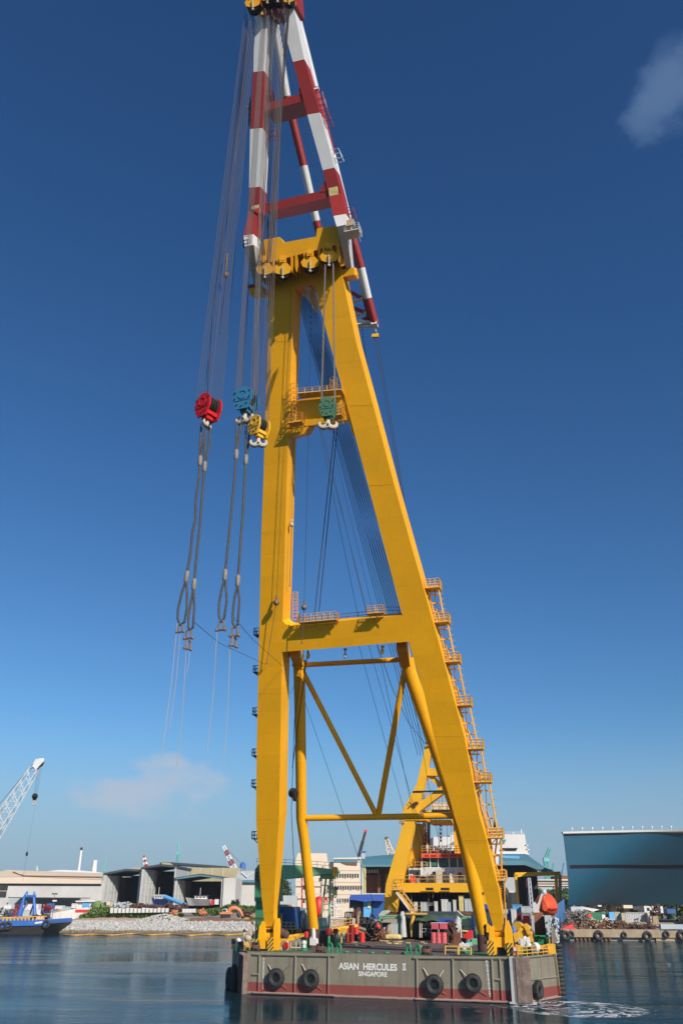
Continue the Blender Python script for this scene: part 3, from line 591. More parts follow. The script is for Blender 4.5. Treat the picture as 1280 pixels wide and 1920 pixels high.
mb = MB(); polypx(mb, [(42, 1641), (46, 1641.3), (190, 1643.6), (190, 1645.2), (46, 1643), (25, 1635.5), (25, 1634)], Yb - 1.5, 3); mb.build('gutter', M['rust'], t)
mb = MB(); polypx(mb, [(16, 1657.5), (190, 1659), (190, 1661), (16, 1660.5)], Yb - 0.4, 1); mb.build('window_band', M['darkroof'], t)
mb = MB(); pxbox(mb, -60, 15, 1658, 1669, Yb - 0.5, 2); pxbox(mb, -60, 12, 1671, 1682, Yb - 0.5, 2); mb.build('opening', M['black'], t)  # solid black boxes painted in for the shade of openings
mb = MB(); pxbox(mb, 15, 147, 1682.5, 1684, Yb - 30, 28); mb.build('canopy', M['darkroof'], t)
mb = MB(); pxbox(mb, 16, 147, 1684, 1703, Yb - 6, 5); mb.build('lower_wall', M['cladgrey'], t)
mb = MB(); polypx(mb, [(85, 1634), (110, 1631), (150, 1632), (190, 1636), (190, 1640), (85, 1639)], 760, 80)
solo(mb, 'distant_shed', M['farwhite'], 'low white roof showing behind the beige shed', 'shed', loc=AY(140, 1636, 760))

def hangar(nm, lab, Y, xl, xr, yr_l, yr_r, peak, ybot, wallx, depth=45):
    t = thing('hangar', lab, 'hangar', AY((xl + xr) / 2, ybot, Y)); X0 = AY(xl, 1665, Y).x; X1 = AY(xr, 1665, Y).x; zb = AY(xl, ybot, Y).z; zl = AY(xl, yr_l, Y).z; zr = AY(xr, yr_r, Y).z
    MB().box(((X0 + X1) / 2, Y + depth, (zb + zl) / 2), X1 - X0, 0.6, max(zl, zr) - zb).build('back_wall', M['black'], t)  # back wall coloured near-black for the shade deep in the hangar
    mb = MB(); Xw = AY(wallx, 1665, Y).x
    mb.poly([(X0, Y, zb), (X0 + 1.2, Y, zb), (X0 + 1.2, Y, zl), (X0, Y, zl)], Vector((0, depth, 0)))
    mb.poly([(X0 + 1.2, Y + 0.6, zb), (Xw, Y + 14, zb), (Xw, Y + 14, zl), (X0 + 1.2, Y + 0.6, zl)], Vector((0.05, 1.0, 0)))
    for i in range(1, 6): z = zb + (zl - zb) * i / 6; mb.poly([(X0 + 1.2, Y + 0.3, z), (Xw, Y + 13.6, z), (Xw, Y + 13.6, z + 0.3), (X0 + 1.2, Y + 0.3, z + 0.3)], Vector((0, 0.5, 0)))
    for i in range(1, 4): x = X0 + 1.2 + (Xw - X0 - 1.2) * i / 4; y = Y + 0.3 + 13.3 * i / 4; mb.box((x, y, (zb + zl) / 2), 0.35, 0.4, zl - zb)
    mb.build('side_wall', M['concrete_grey'], t)
    MB().box((X1 - 0.4, Y + depth / 2, (zb + zr) / 2), 0.8, depth, zr - zb).build('side_wall', M['concrete_grey'], t)
    mb = MB(); pk = AY(peak[0], peak[1], Y)
    mb.poly([(X0 - 0.6, Y, zl), (pk.x, Y, pk.z), (X1 + 0.6, Y, zr), (X1 + 0.6, Y, zr + 1.0), (pk.x, Y, pk.z + 1.0), (X0 - 0.6, Y, zl + 1.0)], Vector((0, depth, 0))); mb.build('roof', M['darkroof'], t)
    return t
h1 = hangar('h', 'left open hangar with a dark interior and pale concrete side wall', 470, 193, 262, 1641, 1634, (235, 1633), 1706, 209)
h2 = hangar('h', 'middle open hangar, the tallest and narrowest of the three', 466, 263, 328, 1630, 1627, (300, 1624), 1706, 281)
h3 = hangar('h', 'right open hangar with a low gabled roof, white boat in front', 460, 327, 418, 1650, 1648, (376, 1642), 1706, 338)
mb = MB(); polypx(mb, [(352, 1643), (376, 1640.5), (417, 1646), (417, 1648.2), (376, 1642.8), (330, 1649), (330, 1647)], 459, 1.5); mb.build('gable_trim', M['tealroof'], h3)
mb = MB(); pxbox(mb, 418, 441, 1646, 1706, 459, 30); mb.build('white_bay', M['cladwhite'], h3)
for x0, x1, y, hh in ((230, 246, 1643, h1), (199, 208, 1643, h1)):
    mb = MB(); pxbox(mb, x0, x1, y, y + 1.8, 474, 0.6); mb.build('light_strip', M['farwhite'], hh)
t = thing('tan_hall', 'high tan clad hall behind the hangars with a dark roof monitor on top', 'hall', AY(390, 1650, 510))
mb = MB(); pxbox(mb, 329, 448, 1627, 1706, 512, 60); mb.build('wall', M['tan'], t)
mb = MB()
for x in (352, 374, 396, 417): pxbox(mb, x, x + 1, 1627, 1655, 511.6, 0.3)
mb.build('panel_joint', M['cream'], t)
mb = MB(); polypx(mb, [(300, 1617), (322, 1616.5), (423, 1624), (421, 1628), (322, 1621), (300, 1621)], 520, 20); mb.build('roof_monitor', M['darkroof'], t)
mb = MB()
for i in range(9): x = 326 + i * 11; pxbox(mb, x, x + 1.2, 1619 + i * 0.75, 1628, 519, 0.6)
mb.build('monitor_post', M['darkroof'], t)
mb = MB(); polypx(mb, [(248, 1627), (262, 1626), (268, 1628), (262, 1632), (250, 1632)], 505, 20); polypx(mb, [(302, 1617.6), (318, 1617.6), (324, 1622), (306, 1622)], 518, 20); mb.build('roof_box', M['tan'], t)
t = thing('grey_gable_hall', 'white walled shed with grey gable and blue eaves, left of the green crane', 'shed', AY(460, 1706, 500))
mb = MB(); pxbox(mb, 441, 500, 1655, 1708, 500, 60); mb.build('wall', M['cladwhite'], t)
mb = MB(); polypx(mb, [(447, 1633), (500, 1632), (500, 1650), (440, 1650)], 499, 60); mb.build('gable', M['cladgrey'], t)
mb = MB(); polypx(mb, [(452, 1636), (453.4, 1635), (463, 1643.5), (474, 1635.2), (475, 1636.4), (463, 1645.5)], 498.4, 0.5); mb.build('truss', M['farwhite'], t)
mb = MB(); pxbox(mb, 440, 500, 1650, 1654.5, 498, 4); mb.build('eaves', M['tealroof'], t)

# ---------------------------------------------------------------- LEFT: shore clutter
# boats drawn up in front of the hangars
def workboat(x0, x1, yk, yd, yc, Y, hullm, label, cabx, stripe=None):
    t = thing('boat', label, 'boat', AY((x0 + x1) / 2, yk, Y)); L0 = AY(x0, yd, Y); L1 = AY(x1, yd, Y); k0 = AY(x0 + (x1 - x0) * .12, yk, Y); k1 = AY(x1 - 2, yk, Y)
    w = 3.2; mb = MB(); vs = []
    for s_, (a, b) in enumerate(((k0, L0), (k1, L1))): pass
    n = 8; fs = []
    for i in range(n + 1):
        t_ = i / n; bt = L0.lerp(L1, t_); kt = k0.lerp(k1, t_); bw = w * (0.15 + 0.85 * min(1, t_ * 2.2)); vs += [bt - Vector((0, bw, 0)) + Z * 0.7 * (1 - t_) ** 2, kt, bt + Vector((0, bw, 0)) + Z * 0.7 * (1 - t_) ** 2]
    for i in range(n): fs += [(i * 3, i * 3 + 1, i * 3 + 4, i * 3 + 3), (i * 3 + 1, i * 3 + 2, i * 3 + 5, i * 3 + 4), (i * 3, i * 3 + 3, i * 3 + 5, i * 3 + 2)]
    fs += [(0, 1, 2), (n * 3, n * 3 + 1, n * 3 + 2)]
    mb.add(vs, fs); mb.build('hull', hullm, t)
    c0, c1 = cabx; zt = AY(c0, yc, Y).z; zd = L0.z; X0 = AY(c0, yd, Y).x; X1 = AY(c1, yd, Y).x
    cb = MB().box(((X0 + X1) / 2, Y, (zt + zd) / 2), X1 - X0, 3.6, zt - zd).build('cabin', M['whitewall'], t)
    wn_ = MB()
    for i in range(3): wn_.box((X0 + (X1 - X0) * (i + 0.7) / 3.4, Y - 1.83, zd + (zt - zd) * .62), (X1 - X0) * .2, 0.08, (zt - zd) * .32)
    wn_.build('window', M['glass'], cb)
    MB().box(((X0 + X1) / 2, Y, zt + 0.15), X1 - X0 + 1.2, 4.2, 0.3).build('cabin_roof', M['darkroof'] if stripe else M['whitewall'], t)
    MB().tube([(X0 * .6 + X1 * .4, Y, zt), (X0 * .6 + X1 * .4, Y, zt + 3.4)], 0.12, 5).build('mast', M['whitewall'], t); return t
workboat(348, 396, 1698, 1686, 1680, 410, M['white'], 'white cabin cruiser on blocks in front of the right hangar', (366, 388), True)
workboat(284, 318, 1698, 1686, 1679, 410, M['boatblue'], 'blue hulled patrol boat with white cabin before the middle hangar', (291, 306))
mb = MB(); mb.tube([AY(308, 1681, 406), AY(349, 1697, 402)], [0.9, 0.75], 12); solo(mb, 'pipe_bundle', M['lightblue'], 'light blue tubular boom slanting beside the blue patrol boat', 'pipe', loc=AY(328, 1690, 404))
def scrap(mb, x0, x1, yt, yb, Y, n, m=None, L=2.0, r=0.12, ry=3):
    """loose bars and plates piled up"""
    for _ in range(n):
        x = random.uniform(x0, x1); y = yb - (yb - yt) * random.random() ** 1.3; p = AY(x, y, Y + random.uniform(-ry, ry)); d = Vector((random.gauss(0, 1), random.gauss(0, .5), random.gauss(0, .45))).normalized() * L * random.uniform(.3, 1)
        if random.random() < 0.6: mb.tube([p - d / 2, p + d / 2], r * random.uniform(.6, 1.6), 5)
        else: mb.beam(p - d / 2, p + d / 2, r * 4 * random.uniform(.6, 2), r * 2)
for x0, x1, yt, yb, m_, lab in ((306, 352, 1696, 1706, 'darkrust', 'heap of dark rusty steel under the light blue boom'), (244, 305, 1697, 1702, 'darkrust', 'low row of rusty bars behind the white block wall'), (196, 244, 1693, 1703, 'greypaint', 'jumble of grey machine parts before the left hangar')):
    mb = MB(); scrap(mb, x0, x1, yt, yb, 396, 110, L=3.2, r=.2, ry=4); solo(mb, 'scrap_heap', M[m_], lab, 'scrap heap', loc=AY((x0 + x1) / 2, yb, 396))
def block(name, lab, cat, x0, x1, yt, yb, Y, d, m, group=None, ribs=False, door=None):
    mb = MB(); X0, X1, z0, z1 = pxbox(mb, x0, x1, yt, yb, Y, d)
    if ribs:
        n = max(3, int((X1 - X0) / 0.6))
        for i in range(n + 1): x = X0 + (X1 - X0) * i / n; mb.box((x, Y - 0.04, (z0 + z1) / 2), 0.12, 0.1, (z1 - z0) * .94)
        for z in (z0 + .12, z1 - .12): mb.box(((X0 + X1) / 2, Y - 0.06, z), X1 - X0 + .1, 0.16, 0.2)
    t = thing(name, lab, cat, ((X0 + X1) / 2, Y, z0), group); mb.build('body', M[m], t)
    if door:
        MB().box(((X0 + X1) / 2, Y - 0.08, z0 + (z1 - z0) * .45), (X1 - X0) * door, 0.08, (z1 - z0) * .8).build('door', M['darkroof'] if door < .5 else M['greypaint'], t)
        MB().box(((X0 + X1) / 2, Y + d / 2, z1 + .08), X1 - X0 + .5, d + .5, .16).build('roof', M['greypaint'], t)
    return t
block('container', 'bright red container beside the white cabin cruiser', 'container', 396, 400, 1687, 1697, 405, 4, 'redbright', ribs=True)
block('container', 'small white box unit right of the red container by the hangars', 'container', 403, 409, 1686, 1696, 404, 3, 'white', ribs=True)
block('hut', 'small cream block hut in front of the left hangar', 'hut', 188, 206, 1689, 1704, 388, 5, 'cream', door=.3)
# white precast block wall along the shore, separate blocks
for i in range(15):
    x = 207 + i * 7.4; mb = MB(); pxbox(mb, x, x + 5.2, 1702 + (i % 4) * .5, 1712 - 0.1 * i, 370, 1.2)
    t = solo(mb, 'concrete_block', M['whitewall'], None, None, loc=AY(x + 2.7, 1712, 378)); tag(t, 'white concrete barrier block standing in the bushes before the left and middle hangars', 'barrier', 'white barrier blocks in the bushes')
for i in range(4):
    x = 342 + i * 6.3; mb = MB(); pxbox(mb, x, x + 6.0, 1704, 1711, 370, 1.2); t = solo(mb, 'concrete_block', M['whitewall'], None, None, loc=AY(x + 3, 1712, 376)); tag(t, 'white concrete barrier block in the short row below the white cabin cruiser', 'barrier', 'white barrier blocks below the cruiser')
# white panel fence left of the bushes
t = thing('panel_fence', 'curved white panel fence at the shore edge left of the bushes', 'fence', AY(130, 1723, 372))
for i in range(7):
    x = 95 + i * 10; mb = MB(); a = AY(x, 1718 - i * 0.6, 362 + i * 2); b = AY(x + 9.6, 1717 - i * 0.6, 364 + i * 2); h_ = 2.4
    mb.poly([Vector((a.x, a.y, 3.9)), Vector((b.x, b.y, 3.9)), Vector((b.x, b.y, 3.9 + h_)), Vector((a.x, a.y, 3.9 + h_))], Vector((0, .15, 0))); mb.build('panel', M['whitewall'], t)
# bushes and palm
def bush(x, y, Y, rx, rz, label, m='leaf', n=900, s=0.42, name='bush', grp='bushes along the left shore'):
    c_ = AY(x, y, Y); t = thing(name, label, 'bush', Vector((c_.x, Y, c_.z - rz)), grp)
    mb = MB(); leaves(mb, c_, rx, 2.6, rz, n, s); mb.build('foliage', M[m], t)
    mb = MB()
    for k in range(4): mb.tube([Vector((c_.x + random.uniform(-rx, rx) * .3, Y, c_.z - rz)), c_ + Vector((random.uniform(-rx, rx) * .6, 0, rz * .3))], [.14, .05], 5)
    mb.build('stem', M['bark'], t)
bl = [(143, 1721, 5.0, 1.2, 'low spreading bush at the left end of the shore bushes'), (162, 1716, 4.0, 2.0, 'low rounded bush left of the palm'), (185, 1712, 4.8, 3.6, 'tall dense bush under the palm fronds'), (203, 1709, 4.8, 3.1, 'dense bush before the cream hut'), (222, 1711, 4.6, 2.0, 'bush under the first white barrier blocks'), (243, 1713, 4.6, 1.5, 'bush low between barrier blocks, left of the middle hangar'), (264, 1713, 4.8, 1.5, 'bush in front of the pale concrete wall'), (286, 1712, 4.6, 1.7, 'bush below the blue patrol boat'), (305, 1712, 4.4, 1.6, 'bush under the light blue boom'), (330, 1713, 3.6, 1.3, 'small bush left of the short barrier row'), (378, 1708, 4.2, 2.0, 'bush right of the short barrier row'), (398, 1707, 4.4, 2.1, 'bush below the red container'), (412, 1705, 3.4, 2.0, 'thin bush left of the excavator'), (432, 1700, 4.0, 2.2, 'reedy bush behind the excavator'), (455, 1701, 4.0, 2.0, 'reedy bush by the white shed wall'), (474, 1701, 3.6, 1.8, 'reedy bush next to the green crane')]
for i, (x, y, rx, rz, lab) in enumerate(bl): bush(x, y + (3 if rz < 3 else 1), 374, rx, rz * (.62 if rz < 3 else .8), lab, n=int(260 * rx), s=0.4, m='leaf')
c_ = AY(184, 1692, 376); t = thing('palm_tree', 'small palm rising above the bushes before the cream hut', 'palm tree', Vector((c_.x, 376, 4)))
MB().tube([Vector((c_.x, 376, 3.9)), c_], [.3, .2], 8).build('trunk', M['bark'], t); mb = MB()
for i in range(16):
    a = i * 2.4; d = Vector((math.cos(a), math.sin(a), 0)); prev = c_
    for k in range(1, 7): 
        q = c_ + d * k * 0.6 + Z * (0.5 * k - 0.16 * k * k); s_ = Vector((-d.y, d.x, 0)) * (0.5 if k < 6 else .15)
        mb.add([prev - s_, prev + s_, q + s_ - Z * .25, q - s_ - Z * .25], [(0, 1, 2, 3)]); prev = q
mb.build('crown', M['leaf'], t)
# small trees against the white shed
for i, (x, h_, lab) in enumerate(((437, 3.2, 'thin young tree against the white bay, left of the pair'), (445, 3.6, 'thin young tree against the white shed, right of the pair'))):
    c_ = AY(x, 1697, 420); t = thing('young_tree', lab, 'tree', Vector((c_.x, 420, 4.8))); MB().tube([(c_.x, 420, 4.6), c_ + Z * 1], .12, 6).build('trunk', M['bark'], t); mb = MB(); leaves(mb, c_ + Z * .6, 1.1, 1.1, h_ * .6, 260, .35); mb.build('crown', M['leafdark'], t)

# excavator
ex = AY(435, 1716, 366); t = thing('excavator', 'orange excavator with folded arm resting on the red earth mound', 'excavator', Vector((ex.x, 366, 4.5)))
def E_(x, y, d=0): return AY(x, y, 366 + d)
mb = MB(); 
for d in (-1.3, 1.3): mb.beam(E_(413, 1717.5, d), E_(432, 1717.5, d), .8, 1.3)
mb.build('track', M['dark'], t)
mb = MB(); polypx(mb, [(412, 1716), (412, 1711), (418, 1709), (436, 1710), (436, 1714), (430, 1716)], 365, 3); mb.build('body', M['digger'], t)
mb = MB(); polypx(mb, [(417, 1711), (417, 1704.5), (425, 1703.5), (427, 1711)], 365.2, 1.8); cb = mb.build('cab', M['farwhite'], t)
MB().box(E_(421, 1707.3, -.9), 1.4, .1, .9).build('window', M['glass'], cb)
mb = MB(); mb.tube([E_(428, 1712), E_(431, 1705), E_(436, 1702.5), E_(444, 1703), E_(450, 1708)], [.75, .8, .85, .7, .6], 8); mb.build('boom', M['digger'], t)
mb = MB(); mb.tube([E_(448, 1704), E_(452, 1711), E_(455, 1718)], [.5, .6, .4], 8); mb.build('dipper_arm', M['digger'], t)
mb = MB(); mb.tube([E_(437, 1707), E_(446, 1712)], .22, 6).tube([E_(446, 1712), E_(450, 1719)], [.6, .9], 8); mb.build('bucket', M['dark'], t)
for x0, x1, yt, yb, m_, lab, nm in ((455, 470, 1708, 1720, 'darkrust', 'dark tangle of pipes between the excavator and the green crane', 'pipe_heap'), (322, 331, 1709, 1714, 'digger', 'small orange heap of floats in the grass', 'float_heap'), (375, 385, 1707, 1713, 'digger', 'orange heap of floats left of the excavator', 'float_heap')):
    mb = MB(); scrap(mb, x0, x1, yt, yb, 368, 40, L=2.2, r=.22, ry=1); solo(mb, nm, M[m_], lab, 'scrap', loc=AY((x0 + x1) / 2, yb, 368))
block('ramp_wall', 'tan timber retaining wall with steel beams beside the green crane', 'wall', 458, 482, 1707, 1724, 374, 3, 'pallet', ribs=True)

# white workboat and clutter behind the blue barge
t = thing('workboat', 'white painted workboat with wheelhouse laid up left of the palm', 'boat', AY(150, 1712, 385))
mb = MB(); polypx(mb, [(96, 1713), (140, 1704), (166, 1701), (170, 1712), (140, 1716), (100, 1720)], 384, 6); mb.build('hull', M['white'], t)
cb = MB(); polypx(cb, [(144, 1705), (144, 1691), (180, 1689), (182, 1694), (172, 1705)], 384.5, 5); cb = cb.build('wheelhouse', M['white'], t)
mb = MB(); pxbox(mb, 147.5, 149.5, 1693, 1696, 384.3, .1); pxbox(mb, 152, 153.6, 1693, 1696, 384.3, .1); pxbox(mb, 161, 163.4, 1692, 1695, 384.3, .1); mb.build('window', M['glass'], cb)
mb = MB(); polypx(mb, [(155, 1693), (168, 1692), (168, 1704), (155, 1704)], 384.2, .2); mb.build('door', M['lightblue'], cb)
mb = MB(); polypx(mb, [(142, 1689), (172, 1687.5), (184, 1689), (176, 1691), (142, 1691)], 383.5, 6.4); mb.build('wheelhouse_roof', M['white'], t)
mb = MB(); pxbox(mb, 142, 169, 1705.5, 1712, 383.6, .3); mb.build('red_rail', M['redbright'], t)
cl = [(9, 22, 1696, 1704, 400, 'white', 'small white cabin between the shed and the blue barge'), (44, 72, 1695, 1713, 398, 'white', 'big white cabin framed by the blue A-frame'), (13, 22, 1712, 1719, 390, 'boatblue', 'blue box at the far left behind the blue barge'), (66, 78, 1705, 1716, 392, 'white', 'white crate right of the blue A-frame'), (78, 97, 1705, 1712, 392, 'boatblue', 'flat blue box left of the lamp post'), (0, 12, 1704, 1718, 394, 'greypaint', 'grey box at the left edge of the yard'), (44, 56, 1706, 1718, 391, 'greypaint', 'grey box seen between the legs of the blue A-frame'), (104, 118, 1698, 1704, 396, 'white', 'long white case right of the lamp post'), (118, 133, 1700, 1706, 394, 'greypaint', 'grey case left of the workboat wheelhouse'), (135, 143, 1694, 1703, 394, 'white', 'white upright locker touching the wheelhouse'), (88, 98, 1694, 1702, 404, 'boatblue', 'blue container behind the lamp post')]
for x0, x1, yt, yb, Y, m_, lab in cl: block('storage_container' if x1 - x0 > 10 else 'locker', lab, 'container' if x1 - x0 > 10 else 'locker', x0, x1, yt, yb, Y, 4, m_, group='boxes in the left yard', ribs=True)
for x0, x1, yt, yb, m_, lab in ((82, 97, 1698, 1706, 'red', 'heap of red steelwork left of the lamp post'), (98, 145, 1704, 1712, 'greypaint', 'heap of grey pipes before the workboat'), (0, 40, 1705, 1716, 'darkroof', 'heap of dark steel behind the blue barge'), (112, 150, 1707, 1713, 'hookyellow', 'few yellow bars lying before the workboat')):
    mb = MB(); scrap(mb, x0, x1, yt, yb, 388, 60, L=2.2, r=.09, ry=3); solo(mb, 'steel_heap', M[m_], lab, 'scrap heap', loc=AY((x0 + x1) / 2, yb, 388))
# lamp post
a = AY(98, 1722, 360); b = AY(103, 1677, 360); t = thing('lamp_post', 'slim rusty floodlight post by the right end of the blue barge', 'lamp post', Vector((a.x, a.y, 3.8)))
MB().tube([Vector((a.x, a.y, 3.5)), b], [.16, .1], 8).build('pole', M['rust'], t); mb = MB(); mb.box(b + Vector((-.6, 0, .2)), .9, .5, .5).box(b + Vector((.6, 0, .2)), .9, .5, .5); mb.build('lamp_head', M['darkroof'], t)
mb = MB(); mb.box(AY(103, 1689, 359.6), 1.6, .3, .5); mb.build('loudspeaker', M['white'], t)
# lattice pyramid (red) behind A-frame
t = thing('lattice_tower', 'leaning red lattice frame left of the blue A-frame', 'lattice frame', AY(36, 1717, 380))
mb = MB(); lattice(mb, AY(26, 1718, 380), AY(51, 1694, 380), 3.0, 1.0, 6, .1); lattice(mb, AY(30, 1719, 380), AY(34, 1696, 380), 1.2, 1.0, 5, .1); mb.build('truss', M['red'], t)

# blue barge at the left edge
Yf = 326
t = thing('blue_barge', 'dark hulled work barge with a blue rubbing band and yellow rails at the left edge', 'barge', AY(40, 1760, Yf))
mb = MB(); polypx(mb, [(-60, 1766), (-60, 1727), (92, 1727), (95, 1732), (82, 1748), (70, 1766)], Yf, 26); mb.build('hull', M['dark'], t)
mb = MB(); polypx(mb, [(-60, 1733), (-60, 1727.5), (70, 1725.5), (93, 1723.5), (95.5, 1727), (94, 1732), (84, 1736), (76, 1735), (20, 1736.5), (10, 1738), (-10, 1744), (-60, 1744)], Yf - .4, 26.8); mb.build('rubbing_band', M['boatblue'], t)
mb = MB(); polypx(mb, [(66, 1729), (80, 1727.3), (80, 1730.5), (66, 1732.5)], Yf - .55, .1); mb.build('name_board', M['white'], t)
mb = MB(); 
for i in range(12): x = 5 + i * 6.9; polypx(mb, [(x, 1728), (x + 2.3, 1728), (x + 2.9, 1719), (x + 1.4, 1719)], Yf, .3)
polypx(mb, [(3, 1720), (88, 1717), (88, 1718.6), (3, 1721.6)], Yf - .1, .4); mb.build('railing', M['yellow_rail'], t)
mb = MB()
for xb_, xt in ((36, 46), (66, 64)):
    for d in (0, 5): mb.tube([AY(xb_, 1719, Yf + 8 + d), AY(xt, 1681, Yf + 8 + d)], [.75, .45], 8)
    mb.tube([AY(xt - 1, 1682, Yf + 8), AY(xt + (6 if xb_ < 50 else 1), 1671, Yf + 8)], [.3, .2], 6); mb.tube([AY(xt + (6 if xb_ < 50 else 1), 1671, Yf + 8), AY(xt + (7 if xb_ < 50 else 4), 1682, Yf + 8)], .2, 6)
mb.tube([AY(48, 1681, Yf + 8), AY(68, 1680.5, Yf + 8)], .5, 8).tube([AY(48, 1681, Yf + 13), AY(68, 1680.5, Yf + 13)], .4, 8)
mb.tube([AY(57, 1714, Yf + 13), AY(65, 1690, Yf + 8)], .28, 6).tube([AY(40, 1719, Yf + 8), AY(50, 1690, Yf + 13)], .28, 6); mb.build('lifting_frame', M['boatblue'], t)
for x, y in ((6, 1737), (16, 1736), (87, 1733)): MB().torus(AY(x, y, Yf - .6), (0, 1, 0), 1.0, .42, 18, 8).build('tyre', M['rubber'], t)
mb = MB(); scrap(mb, 62, 92, 1716, 1722, Yf + 6, 30, L=2.5, r=.15, ry=2); solo(mb, 'deck_scrap', M['darkrust'], 'rusty gear heaped on the right end of the blue barge deck', 'scrap heap', loc=AY(77, 1722, Yf + 6))
block('deck_crate', 'cream crate on the right half of the blue barge deck', 'crate', 68, 80, 1718.5, 1724, Yf + 3, 3, 'cream')
# ================================================================ CRANE BARGE
FB = 5.0
barge = thing('crane_barge', 'grey green crane barge with red boot-top and its name painted on the flat bow', 'barge', B(0, 40, 0))
outline = [(-18.2, 0), (18.2, 0), (21.9, 9.5), (17.5, 84), (-20, 84), (-24.0, 9.0)]
top = [(-18.0, 0), (18.1, 0), (21.8, 9.5), (17.4, 84), (-20, 84), (-24.2, 8.6)]
hb_ = MB(); n = len(outline)
vs = [B(u, v, -2.5) for u, v in outline] + [B(u, v, FB - .35) for u, v in outline] + [B(u, v, FB) for u, v in top]
fs = [tuple(range(n))]
for k in (0, 1):
    for i in range(n): fs.append((k * n + i, k * n + (i + 1) % n, (k + 1) * n + (i + 1) % n, (k + 1) * n + i))
fs.append(tuple(2 * n + i for i in range(n))); hb_.add(vs, fs); hb_.build('hull', M['hull'], barge)
dk = MB(); ins = [(u * .985, v + (0.5 if v < 1 else 0) - (0.5 if v > 80 else 0)) for u, v in top]; dk.add([B(u, v, FB + .004) for u, v in ins], [tuple(range(n))]); dk.build('deck', M['deck'], barge)
def fu(x, y, z=None): return (BV(x, y, -0.05) - O).dot(U)
NC = (V * (-3.7) + U * 9.5).normalized(); CH0 = B(18.2, 0, 0); CD = (B(21.9, 9.5, 0) - CH0).normalized()
def CHP(x, y, d=0.05): return hit(x, y, CH0 + NC * d, NC)
NCL = (V * (-5.8) - U * 9.0).normalized(); CL0 = B(-18.2, 0, 0)
def CLP(x, y, d=0.05): return hit(x, y, CL0 + NCL * d, NCL)
def railframe(pts_h, pts_v, nm='rub_rail', r=.17, d=.08, f=None):
    mb = MB(); f = f or (lambda x, y: BV(x, y, -d))
    for a, b in pts_h: mb.tube([f(*a), f(*b)], r, 8)
    for a, b in pts_v: mb.tube([f(*a), f(*b)], r * .92, 8)
    mb.build(nm, M['hull'], barge)
railframe([((474, 1789), (627, 1792)), ((474, 1860.5), (626, 1866))], [((487, 1790), (484.5, 1861)), ((554, 1792), (552, 1863)), ((616.5, 1793), (615, 1865))])
railframe([((774, 1796), (976, 1797)), ((778, 1873), (976, 1879))], [((781, 1797), (782, 1872)), ((848, 1797), (849.5, 1873)), ((921, 1797), (925, 1876)), ((936, 1797), (941, 1878))])
railframe([((473, 1827), (486, 1827))], [], r=.14); railframe([((925, 1836), (937, 1837))], [], r=.14)
railframe([((978, 1796), (1044, 1789)), ((980, 1839), (1050, 1830)), ((983, 1880), (1053, 1869))], [((983, 1796), (987, 1878)), ((1013, 1793), (1017, 1875))], f=lambda x, y: CHP(x, y, .05), r=.13)
def lettering(txt, x0, x1, yt, yb, nm='lettering', w=.0):
    cu = bpy.data.curves.new(nm, 'FONT'); cu.body = txt; cu.extrude = 0.0; cu.offset = w; to = bpy.data.objects.new(nm, cu)
    me = bpy.data.meshes.new_from_object(to); bpy.data.objects.remove(to)
    xs = [v.co.x for v in me.vertices]; ys = [v.co.y for v in me.vertices]
    a = BV(x0, (yt + yb) / 2, -.02); b = BV(x1, (yt + yb) / 2, -.02); zt = BV((x0 + x1) / 2, yt, -.02).z; zb = BV((x0 + x1) / 2, yb, -.02).z
    ua = (a - O).dot(U); ub = (b - O).dot(U); off = Vector(barge.location)
    for v in me.vertices:
        u = ua + (v.co.x - min(xs)) / (max(xs) - min(xs)) * (ub - ua); z = zb + (v.co.y - min(ys)) / (max(ys) - min(ys)) * (zt - zb)
        v.co = B(u, -.025, z) - off
    me.materials.clear(); me.materials.append(M['white']); o = bpy.data.objects.new(nm, me); col.objects.link(o); o.parent = barge
lettering('ASIAN  HERCULES', 634.5, 744, 1806.0, 1819.0, w=.032); lettering('SINGAPORE', 671.5, 725.5, 1821.8, 1831.0, w=.028)
nb = MB(); uu = [(BV(x, 1812, 0) - O).dot(U) for x in (754, 760.8)]; z0, z1 = BV(757, 1819.4, 0).z, BV(757, 1806.6, 0).z
for du in (.3, .7): nb.box(B(uu[0] + (uu[1] - uu[0]) * du, -.02, (z0 + z1) / 2), .10, .02, z1 - z0, BA)
for z in (z0 + .05, z1 - .05): nb.box(B(sum(uu) / 2, -.034, z), uu[1] - uu[0], .02, .1, BA)
nb.build('lettering', M['white'], barge)
for (xa, ya, xb_, yb_) in ((494.5, 1797, 493, 1853), (911.5, 1802, 918, 1868)):
    mb = MB(); a = BV(xa, ya, -.02); b = BV(xb_, yb_, -.02)
    for i in range(24):
        c_ = a.lerp(b, i / 23); mb.box(c_, .16 if i % 3 else .26, .02, .09, BA)
    mb.build('draft_marks', M['white'], barge)
# corner fenders
mb = MB(); a = B(-18.35, -.45, 0)
for i in range(7): t_ = i / 6; p = B(-18.05, -.3, 0).lerp(B(-19.6, 1.9, 0), t_); mb.box(p + Z * 2.35, .34, .55, 4.7 + random.uniform(-.1, .3), (Vector((CD.x, CD.y, 0)), NCL, Z))
mb.build('corner_fender', M['wood'], barge)
mb = MB(); mb.box(B(18.45, -.42, 2.6), 2.0, .7, 4.9, BA); 
mb.box(B(18.5, -.8, 2.6), 1.5, .14, 4.8, BA)
mb.build('corner_fender', M['wood'], barge)
mb = MB(); mb.box(B(17.25, -.35, 2.6), .5, .7, 5.1, BA); mb.box(B(18.3, -.3, .18), 3.2, .9, .22, BA); mb.build('fender_frame', M['concrete_grey'], barge)
